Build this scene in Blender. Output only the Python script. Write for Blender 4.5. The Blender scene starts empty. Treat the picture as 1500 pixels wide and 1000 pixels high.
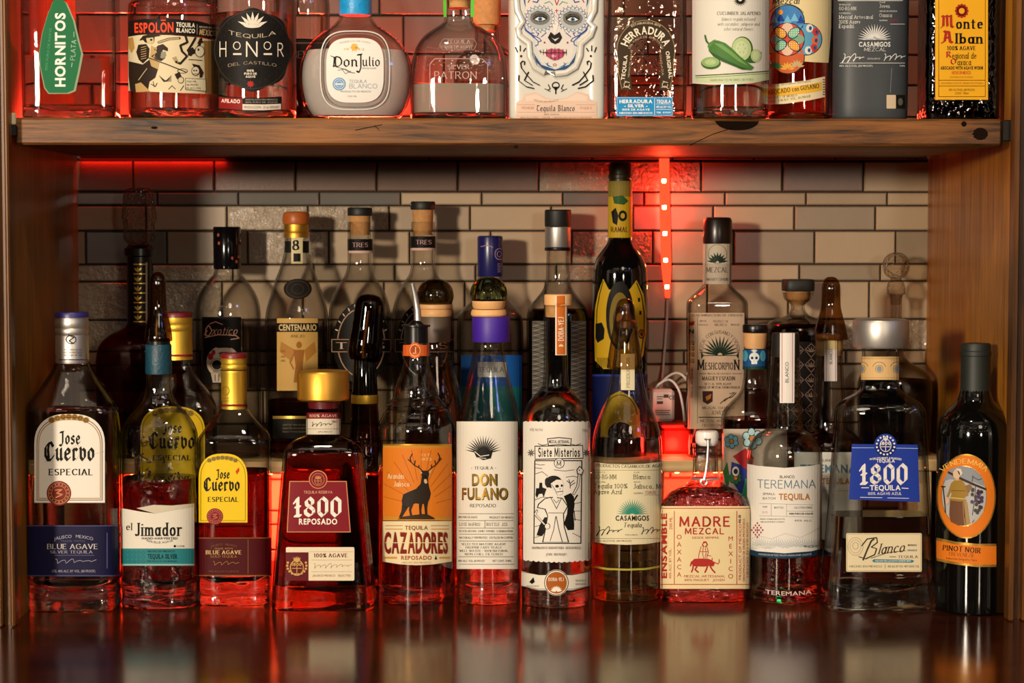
import bpy, math, random
from mathutils import Vector, Matrix
random.seed(7)
SC = bpy.context.scene
COL = SC.collection
# ------------------------------------------------------------------ camera
F = 3000.0                                   # focal length in pixels of a 1500 px wide frame
CAM = Vector((0.0, -1.86, 0.361))
PS, TH = math.atan(90 / F), math.atan(170 / F)
FW = Vector((math.sin(PS) * math.cos(TH), math.cos(PS) * math.cos(TH), -math.sin(TH)))
RT = FW.cross(Vector((0, 0, 1))).normalized()
UP = RT.cross(FW).normalized()
cam = bpy.data.cameras.new('camera')
cam.sensor_width = 36.0
cam.lens = F * 36.0 / 1500.0
cam.clip_start = 0.05
cam.dof.use_dof = True
cam.dof.focus_distance = 1.94
cam.dof.aperture_fstop = 11.0
camo = bpy.data.objects.new('camera', cam)
M3 = Matrix((RT, UP, -FW)).transposed()
camo.matrix_world = Matrix.Translation(CAM) @ M3.to_4x4()
COL.objects.link(camo)
SC.camera = camo
# ------------------------------------------------------------------ world, exposure, lamps of the bar room
w = bpy.data.worlds.new('world'); SC.world = w; w.use_nodes = True
def build_world(nt):
    # the bar room beyond the photographer: dim warm air, a lit ceiling panel, windows to the sides and many small bulbs
    bg = nt.nodes['Background']; L = nt.links.new
    def M(op, a, b=None, c=None):
        n = nt.nodes.new('ShaderNodeMath'); n.operation = op
        for i, v in enumerate((a, b, c)):
            if v is None: continue
            if isinstance(v, (int, float)): n.inputs[i].default_value = v
            else: L(v, n.inputs[i])
        return n.outputs[0]
    tc = nt.nodes.new('ShaderNodeTexCoord'); sp = nt.nodes.new('ShaderNodeSeparateXYZ'); L(tc.outputs['Generated'], sp.inputs[0])
    X, Y, Z = sp.outputs
    az = M('MULTIPLY', M('ARCTAN2', X, M('MULTIPLY', Y, -1)), 57.2958); el = M('MULTIPLY', M('ARCSINE', Z), 57.2958)
    def panel(a0, a1, e0, e1, soft):
        def edge(v, lo, hi):
            mr = nt.nodes.new('ShaderNodeMapRange'); mr.interpolation_type = 'SMOOTHSTEP'
            L(v, mr.inputs[0]); mr.inputs[1].default_value = lo; mr.inputs[2].default_value = hi; return mr.outputs[0]
        return M('MULTIPLY', M('MULTIPLY', edge(az, a0 - soft, a0 + soft), edge(az, a1 + soft, a1 - soft)), M('MULTIPLY', edge(el, e0 - soft, e0 + soft), edge(el, e1 + soft, e1 - soft)))
    cmb = nt.nodes.new('ShaderNodeCombineXYZ'); L(az, cmb.inputs[0]); L(el, cmb.inputs[1])
    vo = nt.nodes.new('ShaderNodeTexVoronoi'); vo.voronoi_dimensions = '2D'; vo.inputs['Scale'].default_value = 0.17; vo.inputs['Randomness'].default_value = 0.9; L(cmb.outputs[0], vo.inputs['Vector'])
    dots = M('MULTIPLY', M('LESS_THAN', vo.outputs['Distance'], 0.085), panel(-75, 75, 9, 46, 2))
    val = M('ADD', M('MULTIPLY', dots, 7.0), M('MULTIPLY', panel(-22, 14, 36, 47, 1.5), 0.7))
    val = M('ADD', val, M('MULTIPLY', panel(-62, -52, 2, 28, 1), 0.8))
    val = M('ADD', val, M('MULTIPLY', panel(44, 50, 0, 30, 1), 0.5))
    val = M('ADD', val, 0.012)
    L(val, bg.inputs[1]); bg.inputs[0].default_value = (1.0, 0.8, 0.6, 1)
build_world(w.node_tree)
w.cycles.sampling_method = 'MANUAL'; w.cycles.sample_map_resolution = 2048
SC.view_settings.view_transform = 'Standard'
SC.view_settings.look = 'None'
SC.view_settings.gamma = 1.0
SC.view_settings.use_curve_mapping = False
SC.view_settings.exposure = 0.0
cy = SC.cycles
cy.max_bounces = 20; cy.transmission_bounces = 18; cy.glossy_bounces = 8; cy.diffuse_bounces = 3
cy.transparent_max_bounces = 48
cy.caustics_reflective = False; cy.caustics_refractive = False
cy.sample_clamp_indirect = 4.0
cy.blur_glossy = 0.6

def lamp(name, kind, loc, power, color, size=0.05, aim=None, size_y=None):
    l = bpy.data.lights.new(name, kind); l.energy = power; l.color = color
    if kind == 'AREA':
        l.size = size
        l.shape = 'DISK' if size_y is None else 'RECTANGLE'
        if size_y is not None: l.size_y = size_y
    else:
        l.shadow_soft_size = size
    o = bpy.data.objects.new(name, l); o.location = loc; COL.objects.link(o)
    if aim is not None:
        d = Vector(aim) - Vector(loc)
        o.rotation_euler = d.to_track_quat('-Z', 'Y').to_euler()
    return o
WARM = (1.0, 0.79, 0.56)
lamp('pendant_lamp_light', 'AREA', (-0.25, -1.25, 1.95), 20, WARM, 0.09, (0.0, 0.1, 0.3))
lamp('bar_lamp_light', 'AREA', (-1.42, -2.75, 0.66), 100, (1.0, 0.83, 0.64), 0.24, (0.1, 0.2, 0.25))
lamp('added_fill_light', 'AREA', (0.75, -3.0, 0.6), 9, (1.0, 0.83, 0.64), 0.22, (-0.4, 0.2, 0.25))  # added weak low fill, brightens the left of the back wall
lamp('soft_room_light', 'AREA', (0.7, -3.2, 1.7), 9, (1.0, 0.82, 0.62), 0.7, (0.0, 0.1, 0.3))
lamp('neon_sign_light', 'AREA', (2.2, -2.4, 1.5), 3, (0.25, 0.3, 1.0), 0.3, (0.5, 0.1, 0.2))
for i in range(12):
    bx = -1.6 + i * 0.29
    lamp('string_bulb_light', 'POINT', (bx, -2.6 - 0.15 * (i % 3), 1.3 + 0.12 * (bx - .1) ** 2 + 0.05 * (i % 2)), 0.42, (1.0, 0.85, 0.65), 0.014)

# ------------------------------------------------------------------ photo pixel <-> place
def up_(px, py, y):
    """the point at depth y seen at photo pixel (px, py)"""
    d = FW + RT * ((px - 750) / F) - UP * ((py - 500) / F)
    t = (y - CAM.y) / d.y
    return CAM + d * t
def pxm(px, py, y):
    """metres per photo pixel at depth y"""
    return (up_(px + 1, py, y) - up_(px, py, y)).length
def ground_y(px, py, z=0.0):
    d = FW + RT * ((px - 750) / F) - UP * ((py - 500) / F)
    t = (z - CAM.z) / d.z
    return (CAM + d * t).y

# ------------------------------------------------------------------ materials
def lin(c):
    if isinstance(c, str):
        c = c.lstrip('#'); c = [int(c[i:i + 2], 16) / 255 for i in (0, 2, 4)]
        return tuple(v / 12.92 if v <= 0.04045 else ((v + 0.055) / 1.055) ** 2.4 for v in c)
    return tuple(c)
MATS = {}
def newmat(name):
    m = bpy.data.materials.new(name); m.use_nodes = True
    nt = m.node_tree; nt.nodes.clear()
    out = nt.nodes.new('ShaderNodeOutputMaterial')
    return m, nt, out
def N(nt, t, **kw):
    n = nt.nodes.new(t)
    for k, v in kw.items():
        if k.startswith('i_'):
            key = k[2:]
            key = int(key) if key.isdigit() else key.replace('_', ' ')
            n.inputs[key].default_value = v
        else:
            setattr(n, k, v)
    return n
def plain(name, c, rough=0.5, metal=0.0, spec=0.5, bump=0.0, bscale=400.0, vary=0.0, vscale=60.0, coat=0.0):
    key = ('p', name)
    if key in MATS: return MATS[key]
    m, nt, out = newmat(name)
    p = N(nt, 'ShaderNodeBsdfPrincipled')
    c = lin(c) + (1,)
    p.inputs['Base Color'].default_value = c
    p.inputs['Roughness'].default_value = rough; p.inputs['Metallic'].default_value = metal
    p.inputs['Specular IOR Level'].default_value = spec; p.inputs['Coat Weight'].default_value = coat
    tc = N(nt, 'ShaderNodeTexCoord')
    if vary:
        no = N(nt, 'ShaderNodeTexNoise'); no.inputs['Scale'].default_value = vscale; no.inputs['Detail'].default_value = 5
        nt.links.new(tc.outputs['Object'], no.inputs['Vector'])
        mx = N(nt, 'ShaderNodeMix', data_type='RGBA')
        mx.inputs[6].default_value = tuple(v * (1 - vary) for v in c[:3]) + (1,)
        mx.inputs[7].default_value = tuple(min(1, v * (1 + vary)) for v in c[:3]) + (1,)
        nt.links.new(no.outputs['Fac'], mx.inputs[0]); nt.links.new(mx.outputs[2], p.inputs['Base Color'])
    if bump:
        no = N(nt, 'ShaderNodeTexNoise'); no.inputs['Scale'].default_value = bscale; no.inputs['Detail'].default_value = 3
        nt.links.new(tc.outputs['Object'], no.inputs['Vector'])
        b = N(nt, 'ShaderNodeBump'); b.inputs['Strength'].default_value = min(bump, 1); b.inputs['Distance'].default_value = 0.001 if bump < 1 else 0.004
        nt.links.new(no.outputs['Fac'], b.inputs['Height']); nt.links.new(b.outputs[0], p.inputs['Normal'])
    nt.links.new(p.outputs[0], out.inputs[0])
    MATS[key] = m
    return m
def glass(name, tint=(0.93, 0.94, 0.93), edge=0.16, bump=0.0, bscale=120.0, rough=0.015, power=2.2, refl=1.0, dist=0.002):
    """walls of a thin glass vessel: clear when faced, darker where the wall is seen edge-on, mirror-like at grazing angles"""
    key = ('g', name)
    if key in MATS: return MATS[key]
    m, nt, out = newmat(name)
    lw = N(nt, 'ShaderNodeLayerWeight'); lw.inputs['Blend'].default_value = 0.5
    geo_n = None
    if bump:
        tc = N(nt, 'ShaderNodeTexCoord')
        no = N(nt, 'ShaderNodeTexNoise'); no.inputs['Scale'].default_value = bscale; no.inputs['Detail'].default_value = 1.5
        nt.links.new(tc.outputs['Object'], no.inputs['Vector'])
        b = N(nt, 'ShaderNodeBump'); b.inputs['Strength'].default_value = bump; b.inputs['Distance'].default_value = dist
        nt.links.new(no.outputs['Fac'], b.inputs['Height'])
        geo_n = b.outputs[0]
        nt.links.new(geo_n, lw.inputs['Normal'])
    pw = N(nt, 'ShaderNodeMath', operation='POWER'); pw.inputs[1].default_value = power
    nt.links.new(lw.outputs['Facing'], pw.inputs[0])
    mx = N(nt, 'ShaderNodeMix', data_type='RGBA')
    mx.inputs[6].default_value = tuple(tint) + (1,)
    mx.inputs[7].default_value = tuple(v * edge for v in tint) + (1,)
    nt.links.new(pw.outputs[0], mx.inputs[0])
    tr = N(nt, 'ShaderNodeBsdfTransparent'); nt.links.new(mx.outputs[2], tr.inputs[0])
    gl = N(nt, 'ShaderNodeBsdfGlossy'); gl.inputs['Roughness'].default_value = rough
    if geo_n: nt.links.new(geo_n, gl.inputs['Normal'])
    p5 = N(nt, 'ShaderNodeMath', operation='POWER'); p5.inputs[1].default_value = 5.0
    nt.links.new(lw.outputs['Facing'], p5.inputs[0])
    ma = N(nt, 'ShaderNodeMath', operation='MULTIPLY_ADD', use_clamp=True)
    ma.inputs[1].default_value = 0.9 * refl; ma.inputs[2].default_value = 0.05 * refl
    nt.links.new(p5.outputs[0], ma.inputs[0])
    mix = N(nt, 'ShaderNodeMixShader')
    nt.links.new(ma.outputs[0], mix.inputs[0]); nt.links.new(tr.outputs[0], mix.inputs[1]); nt.links.new(gl.outputs[0], mix.inputs[2])
    nt.links.new(mix.outputs[0], out.inputs[0])
    MATS[key] = m
    return m
def liquid(name, c, ior=1.33, bump=0.0, bscale=150.0, rough=0.0):
    key = ('l', name)
    if key in MATS: return MATS[key]
    m, nt, out = newmat(name)
    g = N(nt, 'ShaderNodeBsdfGlass'); g.inputs['Color'].default_value = tuple(lin(c)) + (1,); g.inputs['IOR'].default_value = ior
    g.inputs['Roughness'].default_value = rough
    if bump:
        tc = N(nt, 'ShaderNodeTexCoord')
        mp = N(nt, 'ShaderNodeMapping'); mp.inputs['Scale'].default_value = (0.5, 0.5, 1.6)
        no = N(nt, 'ShaderNodeTexNoise'); no.inputs['Scale'].default_value = bscale; no.inputs['Detail'].default_value = 1
        nt.links.new(tc.outputs['Object'], mp.inputs[0]); nt.links.new(mp.outputs[0], no.inputs['Vector'])
        b = N(nt, 'ShaderNodeBump'); b.inputs['Strength'].default_value = bump; b.inputs['Distance'].default_value = 0.003
        nt.links.new(no.outputs['Fac'], b.inputs['Height']); nt.links.new(b.outputs[0], g.inputs['Normal'])
    nt.links.new(g.outputs[0], out.inputs[0])
    MATS[key] = m
    return m
def glow(name, c, strength):
    key = ('e', name)
    if key in MATS: return MATS[key]
    m, nt, out = newmat(name)
    e = N(nt, 'ShaderNodeEmission'); e.inputs[0].default_value = tuple(c) + (1,); e.inputs[1].default_value = strength
    nt.links.new(e.outputs[0], out.inputs[0]); MATS[key] = m
    return m
def wood(name, dark, light, rough=0.4, coat=0.0, grain=(6, 60, 60), bump=0.15, contrast=(0.35, 0.7), knots=0.0):
    key = ('w', name)
    if key in MATS: return MATS[key]
    m, nt, out = newmat(name)
    tc = N(nt, 'ShaderNodeTexCoord')
    mp = N(nt, 'ShaderNodeMapping'); mp.inputs['Scale'].default_value = grain
    nt.links.new(tc.outputs['Object'], mp.inputs[0])
    n1 = N(nt, 'ShaderNodeTexNoise'); n1.inputs['Scale'].default_value = 1.0; n1.inputs['Detail'].default_value = 8; n1.inputs['Roughness'].default_value = 0.65; n1.inputs['Distortion'].default_value = 0.8
    nt.links.new(mp.outputs[0], n1.inputs['Vector'])
    n2 = N(nt, 'ShaderNodeTexNoise'); n2.inputs['Scale'].default_value = 5.0; n2.inputs['Detail'].default_value = 3
    nt.links.new(tc.outputs['Object'], n2.inputs['Vector'])
    ad = N(nt, 'ShaderNodeMath', operation='MULTIPLY_ADD'); ad.inputs[1].default_value = 0.55
    nt.links.new(n2.outputs['Fac'], ad.inputs[0])
    m2 = N(nt, 'ShaderNodeMath', operation='MULTIPLY'); m2.inputs[1].default_value = 0.5
    nt.links.new(n1.outputs['Fac'], m2.inputs[0]); nt.links.new(m2.outputs[0], ad.inputs[2])
    cr = N(nt, 'ShaderNodeValToRGB')
    cr.color_ramp.elements[0].position = contrast[0]; cr.color_ramp.elements[0].color = tuple(lin(dark)) + (1,)
    cr.color_ramp.elements[1].position = contrast[1]; cr.color_ramp.elements[1].color = tuple(lin(light)) + (1,)
    nt.links.new(ad.outputs[0], cr.inputs[0])
    p = N(nt, 'ShaderNodeBsdfPrincipled'); p.inputs['Roughness'].default_value = rough
    p.inputs['Coat Weight'].default_value = coat; p.inputs['Coat Roughness'].default_value = 0.12; p.inputs['Specular IOR Level'].default_value = 0.4
    nt.links.new(cr.outputs[0], p.inputs['Base Color'])
    b = N(nt, 'ShaderNodeBump'); b.inputs['Strength'].default_value = bump; b.inputs['Distance'].default_value = 0.001
    nt.links.new(n1.outputs['Fac'], b.inputs['Height']); nt.links.new(b.outputs[0], p.inputs['Normal'])
    nt.links.new(p.outputs[0], out.inputs[0]); MATS[key] = m
    return m
def ink(c):
    """printed colour on a label; ('gold', hex) prints metallic"""
    if isinstance(c, tuple) and c[0] == 'gold':
        return plain('foil_' + c[1].strip('#'), c[1], 0.32, 0.75)
    return plain('ink_' + c.strip('#'), tuple(v * 0.86 for v in lin(c)), 0.55, 0.0, 0.15)

# ------------------------------------------------------------------ meshes and objects
def mesh_obj(name, verts, faces, mats, parent=None, midx=None, smooth=False, sharp=35):
    me = bpy.data.meshes.new(name)
    me.from_pydata([tuple(v) for v in verts], [], faces)
    for m in (mats if isinstance(mats, (list, tuple)) else [mats]): me.materials.append(m)
    if midx:
        me.polygons.foreach_set('material_index', midx)
    me.update()
    if smooth:
        me.polygons.foreach_set('use_smooth', [True] * len(me.polygons))
        if sharp: me.set_sharp_from_angle(angle=math.radians(sharp))
    o = bpy.data.objects.new(name, me); COL.objects.link(o)
    if parent is not None: o.parent = parent
    return o
def thing(name, label, cat, loc, group=None):
    o = bpy.data.objects.new(name, None); COL.objects.link(o)
    o.empty_display_size = 0.02; o.location = loc
    o['label'] = label; o['category'] = cat
    if group: o['group'] = group
    return o
def tag(o, label, cat, group=None):
    o['label'] = label; o['category'] = cat
    if group: o['group'] = group
    return o
class MB:
    def __init__(s): s.v = []; s.f = []; s.m = []
    def add(s, vs, fs, mi=0):
        k = len(s.v); s.v += [tuple(v) for v in vs]; s.f += [tuple(i + k for i in f) for f in fs]; s.m += [mi] * len(fs)
    def box(s, x0, x1, y0, y1, z0, z1, mi=0, c=0.0):
        if c <= 0:
            vs = [(x, y, z) for z in (z0, z1) for y in (y0, y1) for x in (x0, x1)]
            s.add(vs, [(0, 2, 3, 1), (4, 5, 7, 6), (0, 1, 5, 4), (2, 6, 7, 3), (0, 4, 6, 2), (1, 3, 7, 5)], mi); return
        c = min(c, (x1 - x0) * .45, (y1 - y0) * .45, (z1 - z0) * .45)
        vs = []; X = (x0, x1); Y = (y0, y1); Z = (z0, z1); sg = (1, -1)
        idx = {}
        for i in (0, 1):
            for j in (0, 1):
                for k in (0, 1):
                    for a in range(3):
                        p = [X[i] + sg[i] * c, Y[j] + sg[j] * c, Z[k] + sg[k] * c]
                        p[a] = (X[i], Y[j], Z[k])[a]
                        idx[(i, j, k, a)] = len(vs); vs.append(p)
        fs = []
        def q(*t): fs.append(tuple(idx[k] for k in t))
        for i in (0, 1):
            a = [(i, 0, 0, 0), (i, 1, 0, 0), (i, 1, 1, 0), (i, 0, 1, 0)]; q(*(a if i else a[::-1]))
            a = [(0, i, 0, 1), (0, i, 1, 1), (1, i, 1, 1), (1, i, 0, 1)]; q(*(a if i else a[::-1]))
            a = [(0, 0, i, 2), (1, 0, i, 2), (1, 1, i, 2), (0, 1, i, 2)]; q(*(a if i else a[::-1]))
        for i in (0, 1):
            for j in (0, 1):
                def o3(a, par): q(*(a if par else a[::-1]))
                o3([(i, j, 0, 0), (i, j, 0, 1), (i, j, 1, 1), (i, j, 1, 0)], (i + j) % 2 == 0)
                o3([(i, 0, j, 0), (i, 0, j, 2), (i, 1, j, 2), (i, 1, j, 0)], (i + j) % 2 == 1)
                o3([(0, i, j, 1), (0, i, j, 2), (1, i, j, 2), (1, i, j, 1)], (i + j) % 2 == 0)
                for k in (0, 1):
                    o3([(i, j, k, 0), (i, j, k, 1), (i, j, k, 2)], (i + j + k) % 2 == 1)
        s.add(vs, fs, mi)
    def tube(s, pts, r, n=8, mi=0):
        pts = [Vector(p) for p in pts]; rr = r if isinstance(r, (list, tuple)) else [r] * len(pts)
        vs = []; fs = []; ref = None
        for i, p in enumerate(pts):
            t = (pts[min(i + 1, len(pts) - 1)] - pts[max(i - 1, 0)]).normalized()
            if ref is None: ref = Vector((0, 0, 1)) if abs(t.z) < .9 else Vector((1, 0, 0))
            a = t.cross(ref).normalized(); b = t.cross(a).normalized(); ref = -a.cross(t) if False else ref
            for k in range(n):
                an = 2 * math.pi * k / n
                vs.append(p + (a * math.cos(an) + b * math.sin(an)) * rr[i])
        for i in range(len(pts) - 1):
            for k in range(n):
                fs.append((i * n + k, i * n + (k + 1) % n, (i + 1) * n + (k + 1) % n, (i + 1) * n + k))
        fs.append(tuple(range(n))[::-1]); fs.append(tuple((len(pts) - 1) * n + k for k in range(n)))
        s.add(vs, fs, mi)
    def build(s, name, mats, parent=None, smooth=False, sharp=35):
        return mesh_obj(name, s.v, s.f, mats, parent, s.m, smooth, sharp)

# ------------------------------------------------------------------ setting
XL = up_(115, 400, 0.34).x; XR = up_(1358, 400, 0.34).x
YB = 0.34
ZU, ZT = 0.4334, 0.4577                      # shelf underside and top
W_WALL = wood('stained_wood_wall', '#4a2608', '#b87822', 0.42, 0.08, (110, 110, 6), 0.2, (0.34, 0.66))
W_POST = wood('stained_wood_post', '#241203', '#744511', 0.4, 0.1, (70, 70, 5), 0.15, (0.35, 0.7))
W_SHELF = wood('stained_wood_shelf', '#140802', '#82501c', 0.5, 0.0, (12, 150, 190), 0.6, (0.43, 0.62))
W_BAR = wood('lacquered_bar_wood', '#160602', '#4c1f0c', 0.15, 0.0, (4, 70, 60), 0.05, (0.36, 0.68))
W_STEP = wood('pale_wood_step', '#b08a5a', '#dcc190', 0.5, 0.0, (8, 90, 90), 0.1)
def struct(o): o['kind'] = 'structure'; return o
b = MB(); b.box(XL - 0.03, XL, -0.004, YB + 0.03, 0, 0.95); struct(b.build('wall_left', W_WALL))
b = MB(); b.box(XR, XR + 0.03, -0.004, YB + 0.03, 0, 0.95); struct(b.build('wall_right', W_WALL))
# front posts with a routed groove
def post(name, x0, x1, gx):
    b = MB()
    xs = sorted([x0, x1, gx - 0.0035, gx + 0.0035])
    b.box(xs[0], xs[1], -0.022, -0.0045, 0, 0.95, 0, 0.0015); b.box(xs[2], xs[3], -0.022, -0.0045, 0, 0.95, 0, 0.0015)
    b.box(xs[1], xs[2], -0.012, -0.0045, 0, 0.95)
    struct(b.build(name, W_POST))
pxl = up_(16, 450, -0.02).x; pxr = up_(1483, 450, -0.02).x
post('trim_1', pxl - 0.085, pxl, pxl - 0.0075)
post('trim_2', pxr, pxr + 0.085, pxr + 0.009)
# tiled back wall: one mesh, courses and joints as in the photo
TM = [plain('tile_matt', '#9b876d', 0.42, 0, 0.5, 0.1, 900, 0.12, 40), plain('tile_sand', '#a99274', 0.36, 0, 0.5, 0.1, 700, 0.1, 30),
      plain('tile_grey_glass', '#6c6862', 0.1, 0, 0.7, 0.05, 60, 0.15, 20, 0.5), plain('tile_hammered', '#a0917a', 0.08, 0, 0.9, 1.0, 190, 0.1, 60, 0.5),
      plain('tile_brown', '#6e5446', 0.3, 0, 0.5, 0.12, 500, 0.12, 50)]
TM.append(plain('tile_taupe', '#8a7860', 0.3, 0, 0.5, 0.1, 700, 0.14, 35))
GROUT = plain('grout', '#2c241c', 0.9)
b = MB()
b.box(XL - 0.03, XR + 0.03, YB + 0.003, YB + 0.03, 0, 0.95, 6)
pb = pxm(700, 400, YB)
rows = []
H = [46, 20, 37, 49, 25, 56]
yy = 235
order = [0, 1, 2, 3, 4, 5]
k = 0; y0 = 235.0
while y0 < 960: rows.append((y0, y0 + H[k % 6], k)); y0 += H[k % 6]; k += 1
y0 = 235.0; k = -1
uh = [25, 40, 46, 45, 56, 26, 49, 37, 20, 46, 56, 25, 49, 37, 20, 46, 56, 25]
for i, h in enumerate(uh): rows.append((y0 - h, y0, -1 - i)); y0 -= h
JX = {0: 315, 1: 350, 2: 333, 3: 363, 4: 341, 5: 325, 6: 355}
rt = random.Random(5)
for (ya, yb, k) in rows:
    z1 = up_(700, ya, YB).z; z0 = up_(700, yb, YB).z
    if z1 > 0.95: continue
    off = JX.get(k, 300 + rt.randrange(0, 118))
    x = off - 118.6 * 4; wd = 118.6
    if k in (3, 9): wd = 118.6
    while x < 1500:
        xa, xb = x, x + wd
        x = xb
        if xb < 40 or xa > 1430: continue
        kk = rt.random()
        mi = 0 if kk < 0.4 else 5 if kk < .52 else 1 if kk < 0.8 else 4 if kk < 0.88 else 3 if kk < 0.96 else 2
        cx = (xa + xb) / 2
        if k < 0: mi = 4 if kk < .7 else 2
        if k == 2 and 333 <= cx <= 571: mi = 3
        if k == 1: mi = 2 if cx < 480 else (0 if mi == 3 else mi)
        if k == 3 and (363 < cx < 480): mi = 3
        if k == 3 and (838 < cx < 956): mi = 3
        if k == 0 and cx < 800: mi = 4
        if k == 0 and 820 < cx < 1030: mi = 3
        if k in (4, 5) and cx < 360: mi = 3
        if cx > 1000 and k in (2, 3, 4, 5): mi = (0, 1, 1, 5)[rt.randrange(4)]
        X0 = max(up_(xa, 400, YB).x, XL - .02) + 0.0009; X1 = min(up_(xb, 400, YB).x, XR + .02) - 0.0009
        if X1 - X0 < 0.004: continue
        g = 0.0009; c = 0.0012; d = rt.uniform(0, 0.0006)
        yf = YB - d
        vs = [(X0, YB + .004, z0 + g), (X1, YB + .004, z0 + g), (X1, YB + .004, z1 - g), (X0, YB + .004, z1 - g),
              (X0, yf + c, z0 + g), (X1, yf + c, z0 + g), (X1, yf + c, z1 - g), (X0, yf + c, z1 - g),
              (X0 + c, yf, z0 + g + c), (X1 - c, yf, z0 + g + c), (X1 - c, yf, z1 - g - c), (X0 + c, yf, z1 - g - c)]
        fs = [(8, 9, 10, 11)]
        for i in range(4):
            j = (i + 1) % 4
            fs += [(i, j, j + 4, i + 4), (i + 4, j + 4, j + 8, i + 8)]
        b.add(vs, fs, mi)
struct(b.build('wall_back', TM + [GROUT]))
# bar top, upper shelf, raised step
b = MB(); b.box(-1.3, 1.3, -0.75, YB + 0.03, -0.04, 0.0, 0, 0.003)
tag(b.build('bar_top', W_BAR), 'glossy dark red-brown wooden bar top under all the bottles', 'counter')
sx0 = up_(21, 195, 0).x; sx1 = up_(1468, 195, 0).x
b = MB(); b.box(max(sx0, XL + .0005), min(sx1, XR - .0005), 0.0, YB - 0.0012, ZU, ZT, 0, 0.002)
KNOT_SHADE = plain('dark_knot_and_shade', '#140802', .9, 0, .1)
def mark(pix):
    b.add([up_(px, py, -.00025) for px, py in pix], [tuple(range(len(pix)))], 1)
def oval(cx, cy, rx, ry, a0=0, a1=360, n=22): return [(cx + rx * (1 + .12 * math.sin(3 * i)) * math.cos(math.radians(a0 + (a1 - a0) * i / n)), cy + ry * math.sin(math.radians(a0 + (a1 - a0) * i / n))) for i in range(n)]
mark(oval(1436, 196, 11, 9)); mark(oval(1412, 181.5, 4, 4)); mark(oval(226, 187, 5, 2)); mark(oval(756, 215, 4, 2.5))
mark([(1047, 177), (1112, 177.5)] + [(1080 + 31 * math.cos(math.radians(a)), 178 + 13 * math.sin(math.radians(a))) for a in range(10, 175, 12)])  # shade under the overhanging bottle, put in as a dark half-ellipse
for pts in (((520, 190, 560, 182), (548, 183, 556, 190), (1010, 212, 1044, 196), (1044, 196, 1072, 187))):
    x0, y0, x1, y1 = pts; mark([(x0, y0), (x1, y1), (x1, y1 + 1), (x0, y0 + 1.2)])
tag(b.build('upper_shelf', [W_SHELF, KNOT_SHADE]), 'thick brown wooden shelf board crossing the cabinet above the lower bottles', 'shelf')
YS = 0.228; ZS = 0.120
st = thing('raised_step', 'long pale wooden step behind the front bottles carrying the back row', 'display step', (0, YS, 0))
b = MB(); b.box(XL + .002, XR - .002, 0, YB - 0.002 - YS, ZS - 0.012, ZS, 0, 0.001); b.build('step_board', W_STEP, st)
for x in (XL + 0.004, up_(150, 800, YS).x, up_(772, 800, YS).x, up_(955, 800, YS).x, up_(1195, 800, YS).x, XR - 0.03):  # legs shaped as full-depth partitions, added to keep red light in sections
    b = MB(); b.box(x, x + 0.014, 0.012, YB - 0.004 - YS, 0.0, ZS - 0.0122, 0, 0.0008); b.build('step_leg_baffle', W_STEP, st)
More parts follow.
